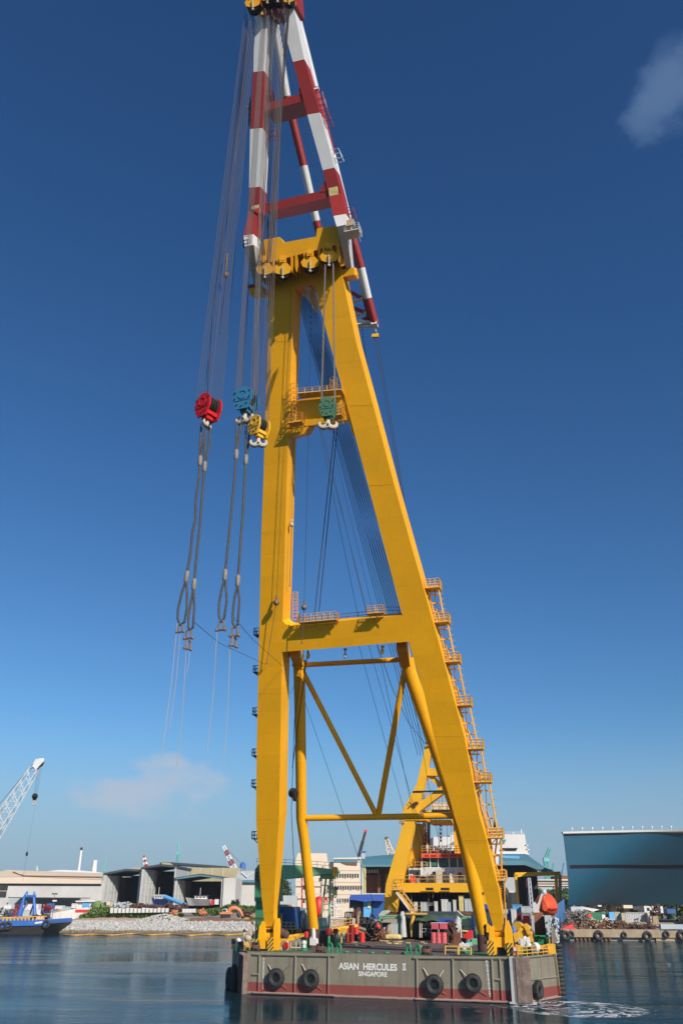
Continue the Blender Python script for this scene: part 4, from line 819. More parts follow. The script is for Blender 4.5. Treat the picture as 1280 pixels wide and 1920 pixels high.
# starboard bulwark and rubber side fendering
mb = MB(); mb.poly([B(21.7, 8.9, FB - .2), B(21.7, 8.9, FB + 1.1), B(21.6, 12, 8.2), B(21.5, 17, 8.2), B(21.4, 24, FB + 1.1), B(21.2, 24, FB - .2)], U * .16 + V * .05)
mb.beam(B(21.98, 9.6, .4), B(21.85, 9.2, 6.2), .5, .3); mb.build('bulwark', M['hull'], barge)
mb = MB()
for i in range(12): mb.torus(B(22.25 + random.uniform(-.05, .1), 10.6 + random.uniform(-.2, .3), .5 + i * .5), Z + U * random.uniform(-.1, .1), .42, .3, 14, 8)
mb.build('side_fender', M['rubber'], barge)
MB().torus(CLP(430, 1836, .5), NCL, .95, .42, 22, 8, sc=(.9, 1.15)).build('side_tyre', M['rubber'], barge); MB().torus(CLP(437, 1843, .45), NCL, 1.0, .42, 22, 8, sc=(.8, 1.7)).build('side_tyre', M['rubber'], barge)

# tyres on the bow
def tyre(x, y, r, f, nrm, label, chains, seed=0):
    c_ = f(x, y, .5); t = thing('tyre_fender', label, 'tyre', c_, 'tyre fenders on the barge bow')
    mb = MB(); mb.torus(c_, nrm, r * .70, r * .32, 34, 12); tz = mb.build('tyre', M['rubber'], t)
    mb = MB(); sd = nrm.cross(Z).normalized()
    for i in range(26):
        a = 2 * math.pi * i / 26; o = sd * math.cos(a) + Z * math.sin(a); mb.box(c_ + o * r * 1.0, r * .13, r * .5, r * .1, (o.cross(nrm), nrm, o))
    tr = mb.build('tread', M['rubber'], tz)
    for a in chains:
        mb = MB(); p = f(a[0], a[1], .1); q = c_ + (p - c_).normalized() * r * .9; mb.tube([p, q], .07 if a[2] else .035, 6); mb.build('mooring_strop', M['hookwhite'] if a[2] else M['shackle'], t)
FV = lambda x, y, d=.05: BV(x, y, -d)
tyre(517, 1834, 1.12, FV, -V, 'round black tyre fender, leftmost of the two left of the name', [(503, 1809, 1), (544, 1809, 0), (538, 1855, 0)])
tyre(582, 1836, 1.12, FV, -V, 'round black tyre fender just left of the painted name', [(566, 1808, 1), (597, 1812, 0), (604, 1857, 0)])
tyre(813, 1847, 1.16, FV, -V, 'black tyre fender with a pale rope lashing, first right of the painted name', [(793, 1815, 1), (831, 1819, 1), (836, 1865, 0)])
tyre(886, 1844, 1.06, FV, -V, 'black tyre fender with knobbly tread, beside the right draft marks', [(862, 1818, 1), (893, 1830, 0), (912, 1867, 0)])
tyre(1009, 1856, .98, CHP, NC, 'narrow looking tyre fender on the angled right bow plate', [(989, 1830, 0), (1016, 1838, 0), (1022, 1873, 0)])

# ---------------------------------------------------------------- the leaning A-frame
af = thing('sheerleg_frame', 'tall yellow leaning A-frame standing on the barge bow', 'crane', B(-.8, 4, FB))
Ly = [(496.8, 1737), (493.4, 1710), (489, 1665), (486, 1620), (481.6, 1562), (480, 1535), (481.2, 1400), (483.5, 1300), (486, 1180), (490, 1000), (493.5, 910), (498, 760), (502, 640), (503.5, 560), (503, 500)]
Ry = [(514, 1737), (513, 1710), (514.7, 1665), (517.6, 1620), (521, 1562), (523, 1535), (525.5, 1400), (527, 1300), (529.3, 1180), (534.5, 1000), (537, 910), (542, 760), (546.5, 640), (550, 560), (553, 500)]
dp = [1.3, 1.6, 2.4, 2.9, 3.2, 3.4, 3.4, 3.4, 3.5, 3.6, 3.6, 3.6, 3.5, 3.5, 3.5]
mb = MB(); mb.strip([PA(*p) for p in Ly], [PA(*p) for p in Ry], [NB * d for d in dp]); legL = mb.build('leg', M['yellow'], af, smooth=False)
Lx = [(926, 1745), (917, 1712), (904, 1665), (888, 1620), (866.6, 1575), (851, 1530), (830, 1447), (812.5, 1380), (794.5, 1300), (766, 1203), (753, 1151), (690, 910), (650, 760), (617, 640), (597, 565), (585, 500)]
Rx = [(942, 1745), (941, 1712), (933.5, 1665), (921.5, 1620), (911.5, 1575), (897.5, 1528), (883.5, 1454), (869.5, 1380), (847.5, 1300), (821.5, 1203), (806.5, 1150), (738.5, 908), (699.5, 760), (667, 640), (650, 560), (637, 495)]
dp = [1.3, 1.8, 2.4, 2.9, 3.2, 3.4, 3.4, 3.4, 3.4, 3.5, 3.5, 3.6, 3.6, 3.5, 3.5, 3.5]
mb = MB(); mb.strip([PA(*p) for p in Lx], [PA(*p) for p in Rx], [NB * d for d in dp]); legR = mb.build('leg', M['yellow'], af, smooth=False)
# weld seams as thin raised bands
for leg, LL, RR, ys in ((legL, Ly, Ry, (1, 2, 3, 5, 7, 9, 12)), (legR, Lx, Rx, (1, 2, 3, 4, 5, 7, 8, 11, 12))):
    for i in ys: a = PA(*LL[i], -.012); b = PA(*RR[i], -.012); MB().beam(a, b, .02, .06, UPL).build('weld_seam', M['yellow'], leg)
# crossbeams
mb = MB(); mb.poly([PA(*p, .003) for p in ((529, 1178), (533, 1174.5), (751.5, 1153.5), (756, 1158), (768, 1203), (764, 1203.2), (529, 1222.5))], NB * 3.3)
mb.poly([PA(*p, .01) for p in ((529.5, 1163), (535, 1170), (545, 1174), (529.5, 1176))], NB * 2.9)
cb1 = mb.build('crossbeam', M['yellow'], af, smooth=False)
mb = MB(); mb.beam(PA(556, 1171, 1.6), PA(750, 1152.6, 1.6), 3.0, .12, UPL); mb.build('walkway', M['dark'], cb1)
mb = MB(); mb.poly([PA(*p, .2) for p in ((542, 752), (645, 737.5), (666, 735), (672, 800), (674, 816), (660, 815), (655, 786.5), (642, 788), (541, 804))], NB * 3.0)
cb2 = mb.build('crossbeam', M['yellow'], af, smooth=False)
mb = MB(); mb.poly([PA(*p, .25) for p in ((541, 803), (541, 820), (570, 813), (579, 799))], NB * 2.8); mb.build('gusset', M['yellow'], cb2, smooth=False)
mb = MB()
for x, y in ((647, 1216), (717, 1211)): mb.beam(PA(x, y, 1), PA(x, y + 3, 1), .5, .5)
mb.build('pad_eye', M['yellow'], cb1)
# head box with sheave pockets
HD = -2.6
head = MB(); head.poly([PA(*p, HD) for p in ((491, 450), (524, 444), (532.5, 454.5), (592.5, 443.5), (594, 428.5), (630, 422.5), (637, 462), (627.5, 459.5), (489, 496), (487, 497))], NB * (3.4 - HD))
head.poly([PA(*p, .02) for p in ((489, 495), (633, 460), (639, 512), (600, 528), (552, 540), (499, 535))], NB * 4.2)
head_o = head.build('head_box', M['yellow'], af, smooth=False)
for xs_ in ((488, 486), (513, 505), (521, 514), (547, 540), (555, 548), (571, 565), (598, 592), (606, 600), (633, 628)):
    x = xs_[0]; y0 = 495.5 - (x - 489) * .2535
    mb = MB(); mb.poly([PA(x - 2.2, y0 - 3, HD - .02), PA(x + 2.2, y0 - 4, HD - .02), PA(x + 2.2, y0 + 20, HD - .02), PA(x, y0 + 30, HD - .02), PA(x - 2.2, y0 + 20, HD - .02)], NB * 2.4); mb.build('cheek_plate', M['yellow'], head_o)
def hang_block(c_, s, parent, rz=.25, nm='sheave_block', mt='yellow', nshv=3, tilt=-.45):
    """block of sheaves hung under a head: hexagonal cheeks on a pack of discs"""
    X = (U * math.cos(rz) + V * math.sin(rz)); Yd = (-U * math.sin(rz) + V * math.cos(rz)); Zt = (Z * math.cos(tilt) + Yd * math.sin(tilt)); Yt = X.cross(Zt) * -1
    Yt = Zt.cross(X)
    def pt(x, y, z): return c_ + X * x * s + Yt * y * s + Zt * z * s
    hexo = [(-.5, .55), (.5, .55), (.95, 0), (.75, -.45), (0, -.7), (-.75, -.45), (-.95, 0)]
    mb = MB()
    for y in (-.75, .72): mb.poly([pt(a, y, b) for a, b in hexo], Yt * .1 * s)
    mb.beam(pt(0, 0, .4), pt(0, 0, 1.3), .7 * s, .8 * s); mb.disc(pt(0, -.9, 1.0), Yt, .28 * s, .25 * s, 12); o = mb.build(nm, M[mt], parent)
    mb = MB()
    for k in range(nshv): mb.disc(pt(0, -.5 + k * 1.0 / max(1, nshv - 1), -.12), Yt, .82 * s, .22 * s, 20)
    mb.build('sheave', M['dark'], o)
    mb = MB(); mb.tube([pt(0, -.86, .1), pt(0, -.86, -.75)], .09 * s, 6); mb.ball(pt(0, -.86, -.95), .16 * s, 8); mb.build('pin', M['hookwhite'], o); return o
for x, y in ((498, 507), (531, 507), (582, 495), (617, 484)): hang_block(PA(x, y, HD + .2), 1.3, af)
mb = MB(); a = PA(575, 535, 2); b = PA(594, 560, 5); mb.tube([PA(574, 528, 1.2), PA(577, 545, 2.0), PA(590, 563, 4.5), PA(595, 585, 5.0)], [.55, .7, .75, .35], 12); mb.beam(PA(572, 536, 1), PA(584, 540, 1.4), .8, .8); mb.build('deflector_sheave', M['white'], af)
# hinge brackets for the jib
hinges = [(655, 515, 1), (486, 549, -1)]
for x, y, sg in hinges:
    c_ = PA(x, y, 1.4); mb = MB(); mb.box(c_, 1.9, 2.4, 1.0, (U, NB, UPL)); mb.tube([c_ + U * sg * .6 - UPL * .3, c_ + U * sg * .6 + UPL * .7], .5, 10); mb.build('hinge_bracket', M['yellow'], af)
    MB().tube([c_ - U * 1.3 + UPL * .9 - NB * .4, c_ - U * .1 + UPL * .9 - NB * .4], .38, 12).build('hinge_pin', M['red'], af)

# pipe frame behind
def pipe(nm, pts, r, parent, m='yellow'): return MB().tube(pts, r, 16).build(nm, M[m], parent)
pl_ = pipe('rear_pipe_leg', [PP(588, 1742), PP(571, 1580), PP(565, 1535), PP(563.5, 1400), PP(561, 1262), PP(560, 1243)], [.72, .72, .78, .80, .86, .86], af)
pr_ = pipe('rear_pipe_leg', [PP(906, 1752), PP(880, 1620), PP(860, 1532), PP(813, 1392), PP(768, 1262), PP(762, 1235)], [.82, .9, .95, .95, 1.0, 1.0], af)
for p_, r_, par in ((PP(588, 1742), .72, pl_), (PP(906, 1752), .82, pr_)):
    MB().tube([Vector((p_.x, p_.y, FB)), p_], r_ * 1.15, 14).build('pipe_foot', M['darkrust'], par)
mb = MB(); mb.tube([PP(560, 1250), PP(562, 1238)], 1.05, 14); mb.beam(PP(561, 1240), PA(552, 1219, 3), 1.3, 1.8); mb.build('pipe_socket', M['yellow'], pl_)
mb = MB(); mb.beam(PP(760, 1240), PA(752, 1203, 3.2), 1.4, 2.0); mb.build('pipe_socket', M['yellow'], pr_)
pipe('pipe_tie', [PP(566, 1247), PP(758, 1236.5)], .36, af)
pipe('pipe_tie', [PP(570, 1534), PP(852, 1529.5)], .42, af)
pipe('pipe_brace', [PP(567, 1258), PP(706, 1530)], .38, af)
pipe('pipe_brace', [PP(758, 1258), PP(709, 1528)], .42, af)
# black foot sheaves by the left leg at mid height
mb = MB(); mb.disc(PA(550, 1487, 4.4), V, .7, .5, 14); mb.beam(PA(547, 1480, 3.6), PA(553, 1500, 4.6), .4, .5); mb.build('fairlead_sheave', M['dark'], af)

# leg feet
def foot(xl, xr, yt, yb, hz, nm='leg_foot'):
    mb = MB(); c0 = PA(xl, yb, 0); v0 = 3.0
    for x in hz: 
        a = BV(x[0], yb, 2.0); 
        polyv(mb, [(x[0], yb + 1), (x[0] + 1.5, yb - 28), (x[0] + 4, yt + (0 if x[2] else 14)), (x[1] - 2, yt), (x[1], yb - 22), (x[1], yb + 1)], 2.05, 3.2)
    polyv(mb, [(xl, yb - 10), (xl, yb - 25), (xr, yb - 27), (xr, yb - 12)], 2.3, 2.6)
    o = mb.build(nm, M['yellow'], af, smooth=False)
    mb = MB(); polyv(mb, [(xl + 3, yb), (xl + 3, yb - 11), (xr - 3, yb - 13), (xr - 3, yb)], 3.0, 1.5); mb.build('foot_recess', M['dark'], o)
    mb = MB(); mb.tube([PA(xl + 1, yb - 34, 1.2), PA(xr - 1, yb - 35, 1.2)], .6, 14); mb.build('hinge_pin', M['yellow'], o)
    return o
mb = MB(); polyv(mb, [(487, 1779), (484, 1755), (486, 1738), (492, 1727), (495, 1727), (497, 1755), (497, 1779)], 2.2, 1.2); polyv(mb, [(512.5, 1782), (512.5, 1740), (515, 1722), (520, 1722), (521, 1740), (519, 1782)], 2.2, 1.1)
polyv(mb, [(495, 1779), (495, 1749), (514, 1749), (514, 1779)], 2.8, 1.6); mb.build('leg_foot', M['yellow'], af, smooth=False)
mb = MB(); polyv(mb, [(501, 1783), (501, 1757), (510.6, 1757), (511.5, 1783)], 2.0, .15); mb.build('hazard_panel', M['hazard'], af, smooth=False)
mb = MB(); polyv(mb, [(473, 1763), (485, 1758), (485, 1764), (475, 1768)], 2.0, .15); mb.build('hazard_panel', M['hazard'], af, smooth=False)
mb = MB(); mb.tube([PA(497, 1740, .8), PA(514, 1740, .8)], .7, 14); mb.build('foot_roller', M['yellow'], af)
mb = MB(); polyv(mb, [(499, 1748), (499, 1742), (512, 1742), (512, 1748)], 2.75, .4); mb.build('foot_recess', M['dark'], af)
mb = MB(); polyv(mb, [(916, 1779), (917, 1742), (921, 1736), (925, 1738), (926, 1758), (926, 1779)], 2.2, 1.2)
polyv(mb, [(946, 1780), (945, 1745), (947, 1728), (951, 1726), (958, 1745), (961, 1780)], 2.2, 1.2); polyv(mb, [(924, 1773), (926, 1757), (948, 1757), (948, 1776), (931, 1776), (930, 1790), (925, 1790)], 2.6, 1.6); mb.build('leg_foot', M['yellow'], af, smooth=False)
mb = MB(); polyv(mb, [(913.5, 1791), (912.5, 1764), (924.5, 1764), (926, 1791)], 2.0, .15); mb.build('hazard_panel', M['hazard'], af, smooth=False)
mb = MB(); polyv(mb, [(951, 1792), (949, 1767.5), (959.6, 1767.5), (960.5, 1792)], 2.0, .15); mb.build('hazard_panel', M['hazard'], af, smooth=False)
mb = MB(); polyv(mb, [(929, 1791), (930, 1776), (948, 1777), (949, 1791)], 3.0, .5); mb.build('foot_recess', M['dark'], af)
mb = MB(); polyv(mb, [(926, 1756), (926, 1749), (947, 1749), (947, 1756)], 3.6, .3); mb.build('foot_recess', M['dark'], af)
mb = MB(); mb.tube([PA(925, 1747, .8), PA(943, 1747, .8)], .75, 14); mb.build('foot_roller', M['yellow'], af)

# ladder towers up the right leg, one landing after another
land = [(1105, 799, 826, 1091), (1169, 815, 843, 1150), (1243, 833, 863, 1226), (1324, 855, 884, 1306), (1405, 877, 906, 1388), (1467, 893, 921, 1449), (1571, 916, 943, 1553), (1650, 927, 949, 1635)]
prev = None
for i, (yf, xa, xb_, yt) in enumerate(land):
    D0 = 1.6; t_w = 1.5; m_ = M['yellow_rail']; mb = MB()
    a = PA(xa - 6, yf, D0); b = PA(xb_, yf, D0); w = (b - a).dot(U)
    c_ = (a + b) / 2; mb.box(c_, w, 1.9, .18, BA)
    for sg in (-1, 1): mb.rail([c_ + U * -w / 2 * .6 + V * .95 * sg, c_ + U * w / 2 + V * .95 * sg], 1.15, .065, .7, 3)
    mb.rail([c_ + U * w / 2 - V * .95, c_ + U * w / 2 + V * .95], 1.15, .065, .7, 3)
    mb.beam(c_ + U * w * .1 - Z * .1, c_ - U * w * .62 - Z * 1.7 - V * .0, .12, .12)
    lo = mb.build('landing', m_, legR)
    # ladder with hoops down to the next landing
    if i + 1 < len(land):
        yf2, xa2, xb2, _ = land[i + 1]; q = PA(xb2 - 9, yf2, D0); q2 = PA(xa2 + 3, yf2, D0); p = c_ + U * (w / 2 - .35); p.z = c_.z; mb = MB()
        bot = Vector((q.x, q.y, q.z)); n_ = 10
        for sg in (-1, 1):
            mb.tube([p + V * .35 * sg + U * .05, bot + V * .35 * sg + U * .0], .085, 4, None, False)
        lt = c_ - U * w * .28
        mb.tube([lt, q2], .08, 4, None, False); mb.tube([lt + V * .8, q2 + V * .8], .08, 4, None, False)
        st0 = c_ + U * w * .1; s1 = st0.lerp(bot, .5) - U * .7; mb.beam(st0 + V * .9, s1 + V * .9, .1, .3); mb.beam(s1 + V * .9, q2.lerp(bot, .5) + V * .9, .1, .3)
        for k in range(4):
            f_ = (k + .6) / 4; aa = p.lerp(bot, f_); bb = Vector(lt).lerp(q2, f_); bb.z = aa.z; mb.beam(aa, bb, .16, .16)
        for k in range(20):
            aa = p.lerp(bot, k / 20); mb.tube([aa - V * .35, aa + V * .35], .03, 4, None, False)
            if k % 3 == 0: mb.tube([aa - V * .35, aa - V * .3 + U * .35, aa + U * .5, aa + V * .3 + U * .35, aa + V * .35], .03, 4, None, False)
        mb.build('ladder', m_, legR)
# last ladder to the deck
mb = MB(); p = PA(945, 1652, 1.6); q = PA(948, 1735, 1.6)
for sg in (-1, 1): mb.tube([p + V * .4 * sg, q + V * .4 * sg], .07, 4)
for k in range(18): aa = p.lerp(q, k / 18); mb.tube([aa - V * .4 - U * .4, aa + V * .4 - U * .4], .05, 4)
mb.build('ladder', M['yellow_rail'], legR)
# dark boxes painted in for holes along the right edge of the right leg
for y in list(range(700, 1060, 22)) + list(range(1090, 1290, 26)):
    x = 667 + (y - 640) * .262 if y < 908 else 738.5 + (y - 908) * .281
    c_ = PA(x, y, 1.7); mb = MB(); mb.box(c_ + U * .0, .12, .3, .35 + .5 * random.random(), (U, NB, UPL)); mb.build('hole_mark', M['darkrust'], legR)
# small brackets up the left leg
for y in (1192, 1262, 1341, 1418, 1476, 1573, 1650):
    xl = 486 - (y - 1180) * .015 if y < 1540 else 481 + (y - 1560) * .075
    c_ = PA(xl - 2.5, y, 1.2); mb = MB(); mb.box(c_, .8, 1.1, .12, BA); mb.rail([c_ - U * .4 + V * .55, c_ - U * .4 - V * .55, c_ + U * .4 - V * .55], .95, .05, .6, 2); mb.beam(c_ - U * .3, c_ + U * .5 - Z * .7, .1, .1); mb.build('side_step', M['darkrust'], legL)
# crossbeam baskets
def basket(c_, w, d, h, parent, m='yellow_rail', nm='work_basket', ax=BA):
    mb = MB(); mb.box(c_, w, d, .1, ax); p = [c_ + ax[0] * w / 2 * i + ax[1] * d / 2 * j for i, j in ((-1, -1), (1, -1), (1, 1), (-1, 1), (-1, -1))]; mb.rail(p, h, .05, .9, 3)
    for i in (-.4, 0, .4): mb.beam(c_ + ax[0] * w * i, c_ + ax[0] * w * i + ax[1] * d * .5 - Z * .8, .1, .1)
    return mb.build(nm, M[m], parent)
c_ = PA(597, 1166, -.6); basket(c_, 5.4, 1.1, 1.1, cb1); c_ = PA(705, 1151, -.6); basket(c_, 2.2, 1.1, 1.0, cb1)
mb = MB(); mb.rail([PA(556, 1171, 2.8), PA(690, 1158, 2.8)], .9, .04, 1.6, 2); mb.rail([PA(720, 1150, 2.6), PA(748, 1150, 2.6)], .9, .04, 1.6, 2); mb.build('handrail', M['rope'], cb1)
mb = MB(); mb.ladder(PA(553, 1168, 3.3), PA(553, 1110, 3.3), .7, U, m=None)
for k in range(9): aa = PA(554, 1168, 3.3).lerp(PA(553, 1110, 3.3), k / 8); mb.torus(aa + V * .4, Z, .42, .035, 10, 4)
mb.build('caged_ladder', M['yellow_rail'], legL)
mb = MB(); a = PA(560, 742, -.6); b = PA(643, 734.5, -.6); mb.beam(a, b, 1.4, .12, Z); mb.rail([a - NB * .6, b - NB * .6], 1.1, .05, 1.1, 3); mb.rail([a + NB * 3.5, b + NB * 3.5], 1.1, .05, 1.4, 2)
mb.build('walkway', M['yellow_rail'], cb2)
def cage(x, y0, y1, d, parent, m='yellow_rail', r=.5):
    mb = MB(); a = PA(x, y0, d); b = PA(x, y1, d); n_ = max(3, int((b - a).length / .6))
    for k in range(n_ + 1): mb.torus(a.lerp(b, k / n_), Z, r, .04, 12, 4)
    for t_ in range(6): o = U * r * math.cos(t_) + V * r * math.sin(t_); mb.tube([a + o, b + o], .035, 4, None, False)
    mb.build('caged_ladder', M[m], parent)
cage(625, 742, 710, 0, cb2); cage(551, 760, 722, -.4, legL); cage(549, 790, 765, -.5, legL); cage(638, 775, 755, -.4, cb2)
for x, y, w in ((556, 795, 2.0), (632, 782, 1.6)): basket(PA(x, y, -.7), w, 1.3, 1.3, cb2)
cage(553, 605, 565, 3.6, legL, 'rope', .35)

# ---------------------------------------------------------------- the flying jib
jib = thing('fly_jib', 'red and white banded lattice-free jib pinned to the head of the yellow A-frame', 'jib', PA(572, 520, 1.4))
jib['label'] = 'red and white banded jib pinned to the head of the yellow A-frame'
VK = -39.6
def K(x, y): return BV(x, y, VK)
def tip(x, y): return PJ(x, y)
W_, R_ = M['white'], M['red']
hl, hr = PA(483, 545, 1.4), PA(657, 520, 1.4)
def jleg(Ls, Rs, ms, bk): 
    mb = MB(); mb.strip(Ls, Rs, bk, ms); return mb.build('jib_leg', None, jib, smooth=False)
bL = [NB * 1.2, NB * 2.6, NB * 2.6, NB * 2.7, NB * 2.7, NB * 2.7, NB * 2.7, NB * 2.8, NB * 3.2, NB * 3.2]
jl = jleg([hl - U * .3, K(459, 462), K(457, 442), PJ(467, 392), PJ(467, 352), PJ(469, 242), PJ(475, 135), PJ(476.5, 70), PJ(478, 20), PJ(482, -70)],
          [hl + U * .3, K(476, 459), K(475, 439), PJ(487, 388), PJ(488, 350), PJ(492, 240), PJ(495, 133), PJ(500, 70), PJ(506, 20), PJ(512, -70)],
          [W_, W_, R_, R_, W_, R_, W_, W_, W_], bL)
jr = jleg([hr - U * .3, K(631, 425), K(625, 405), PJ(616, 367), PJ(605, 319), PJ(576, 215), PJ(549, 116), PJ(534, 62), PJ(536, 14), PJ(538, -70)],
          [hr + U * .3, K(648, 421), K(648, 401), PJ(640, 362), PJ(627, 314), PJ(599.5, 211), PJ(570.5, 111), PJ(561, 66), PJ(550, 12), PJ(552, -70)],
          [W_, W_, R_, R_, W_, R_, W_, W_, R_], bL)
# side skirts that taper towards the hinge are part of the legs; beams between them
def jbeam(a, b, c_, d, nm='jib_crossbeam', dep=2.4, inset=.15):
    mb = MB(); mb.poly([PJ(*p, inset) for p in (a, b, c_, d)], NB * dep); return mb.build(nm, M['red'], jib, smooth=False)
jb1 = jbeam((497, 382), (622, 353), (620, 370), (500, 397), dep=3.4)
jb2 = jbeam((497, 194), (566, 175), (571, 189), (497, 208), dep=4.0)
mb = MB(); mb.poly([PJ(*p, .1) for p in ((558, 166), (566, 163), (568, 178), (562, 177))], NB * 2.4); mb.build('gusset', M['red'], jib, smooth=False); mb = MB(); mb.poly([PJ(*p, .1) for p in ((604, 346), (611, 336), (616, 358), (600, 360))], NB * 2.2); mb.build('gusset', M['red'], jib, smooth=False)
for x, y in ((625, 359), (479, 393)):
    a = PJ(x, y, -.03); mb = MB(); mb.box(a, 1.25, .05, 1.15, (U, NB, UPL)); mb.build('name_plate', M['sack'], jib)
# rear struts
st = [(PS(516, 60), PS(529, 130)), (PS(529, 130), PS(538, 182)), (PS(538, 182), PS(569.5, 312)), (PS(569.5, 312), PS(593, 415)), (PS(593, 415), PS(607, 470)), (PS(607, 470), PS(642, 615))]
def strut(pts, ms, r):
    mb = MB(); dirv = (pts[-1] - pts[0])
    for i in range(len(pts) - 1): mb.tube([pts[i], pts[i + 1]], r, 14, ms[i], caps=(i in (0, len(pts) - 2)))
    return mb.build('rear_strut', None, jib)
strut([PS(514, 40), PS(538, 182), PS(569.5, 312), PS(593, 415), PS(607, 472), PS(622, 540), PS(640, 612)], [W_, R_, W_, R_, W_, R_], .62)
strut([PS(553, 20), PS(570, 85), PS(590, 165), PS(622, 292), PS(652, 412), PS(677, 503), PS(690, 560), PS(703, 608)], [W_, W_, R_, W_, R_, W_, R_], .62)
mb = MB(); mb.poly([PS(*p) for p in ((551, 18), (556, 27), (566, 61), (568, 85), (564, 85), (560, 62))], NS * .8); mb.build('strut_head', M['white'], jib, smooth=False)
mb = MB(); mb.strip([PS(655, 455, .2), PS(667, 505, .2), PS(679, 560, .2), PS(690, 605, .2)], [PS(664, 440, .2), PS(676, 500, .2), PS(691, 552, .2), PS(700, 598, .2)], NS * .5, [M['red'], M['white'], M['red']]); mb.build('strut_web', None, jib, smooth=False)
# tail frame
mb = MB()
for (a, b, m_) in (((650, 544), (676, 558), R_), ((655, 566), (679, 560), W_), ((655, 575), (683, 585), R_), ((660, 592), (686, 586), W_), ((667, 608), (697, 590), R_), ((640, 600), (703, 606), W_), ((640, 612), (703, 612), W_)): mb.tube([PS(*a, 1.0), PS(*b)], .32, 8, m_)
mb.build('tail_frame', None, jib)
mb = MB(); mb.box(PS(702, 604, .2), .9, 1.2, 1.5, BA); mb.box(PS(676, 606, .5), 1.6, 1.0, 1.0, BA); mb.build('tail_bracket', M['white'], jib)
# jib head above the frame edge and its sheaves
mb = MB(); mb.poly([PJ(*p, -1.0) for p in ((470, -22), (548, -42), (552, 2), (545, 4), (476, 14))], NB * 4.5); mb.poly([PJ(*p, -.3) for p in ((497, 10), (535, 2), (530, 20), (498, 26))], NB * 2.2); mb.build('jib_head', M['red'], jib, smooth=False)
for x, y, s in ((476, 10, 1.1), (503, -2, 1.1), (522, -4, 1.05), (543, 2, .8)): hang_block(BV(x, y, -54.3), s, jib, rz=.15)
mb = MB(); mb.tube([PJ(486, 14, -1), PJ(492, 30, -1)], .3, 6).tube([PJ(538, 2, -1), PJ(541, 12, -1)], .3, 6).tube([PJ(504, 2, -1), PJ(508, 9, -1)], .35, 6); mb.build('bracket', M['yellow'], jib)
# service cages
def jcage(pts, m, parent, w=.9):
    mb = MB(); n_ = len(pts)
    for i in range(n_ - 1):
        p, q = pts[i], pts[i + 1]
        for o in (-w, w): 
            for k in (0, 1.1): mb.tube([p + V * o + NB * 0 + U * k, q + V * o + U * k], .055, 4, None, False)
        k_ = max(2, int((q - p).length / .7))
        for j in range(k_ + 1):
            c_ = p.lerp(q, j / k_); mb.tube([c_ - V * w, c_ + V * w], .05, 4, None, False); mb.tube([c_ - V * w, c_ - V * w + U * 1.1], .05, 4, None, False); mb.tube([c_ + V * w, c_ + V * w + U * 1.1], .05, 4, None, False)
    mb.build('access_cage', m, parent)
jcage([PJ(592, 182, 1.2), PJ(597, 205, 1.2), PJ(609, 234, 1.2)], M['red'], jr, .6)
jcage([PJ(621, 285, 1), PJ(629, 302, 1)], M['white'], jr, .35); jcage([PJ(648, 397, .5), PJ(652, 408, .5)], M['red'], jr, .6)
basket(K(657, 427) + V * 1.2, 1.9, 1.6, 1.1, jr, 'white'); 
mb = MB(); mb.box(K(655, 415) + V * .6, 1.0, .8, 1.0, BA); mb.build('lamp_box', M['pallet'], jr)
jcage([PJ(502, 243, 1.4), PJ(503, 262, 1.4)], M['red'], jl, .35); jcage([PJ(468, 186, 1), PJ(468, 235, 1)], M['dark'], jl, .25)
basket(PJ(503, 184, 1.5), 1.2, 1.2, 1.0, jl, 'red')
mb = MB(); mb.ladder(PJ(508, 412, 2.5), PJ(508, 447, 2.5), .9, U, m=None)
for k in range(8): mb.torus(PJ(508, 412, 2.5).lerp(PJ(508, 447, 2.5), k / 7), Z, .5, .05, 10, 4)
mb.build('access_cage', M['darkrust'], jl)
jcage([K(455, 448), K(456, 462)], M['dark'], jl, .3)
mb = MB(); mb.box(PJ(592, 168, 1.5), .9, .4, .25, BA); mb.box(PJ(465, 202, 1.5), .5, .4, .4, BA); mb.build('lamp', M['farwhite'], jib)

# ---------------------------------------------------------------- luffing tackle (one long rope reeved many times)
def ropes(name, m, label, cat, lines, r, group=None, loc=None):
    mb = MB()
    for a, b in lines: mb.tube([a, b], r, 5, None, False)
    return solo(mb, name, M[m], label, cat, loc=loc or lines[0][1], group=group)
TT = PA(569, 548, 5.0); TE = BV(812, 1415, 50)
lines = []
for j in range(2):
    for i in range(9):
        f_ = (i - 4) / 4; g_ = f_ + (.55 if j else -.45)
        lines.append((TT + U * f_ * 1.05 + NB * j * .6, TE + U * (g_ * 2.3 + .2) + Z * (j * 1.3)))
ropes('luffing_tackle', 'rope_luff', 'broad dark band of parallel luffing ropes running from the frame head down to the stern', 'rope tackle', lines, .048)
mb = MB(); 
for k in (-1, 0, 1): mb.disc(TE + U * (k * 1.4 + .2) + Z * .6, U, 1.0, .4, 18)
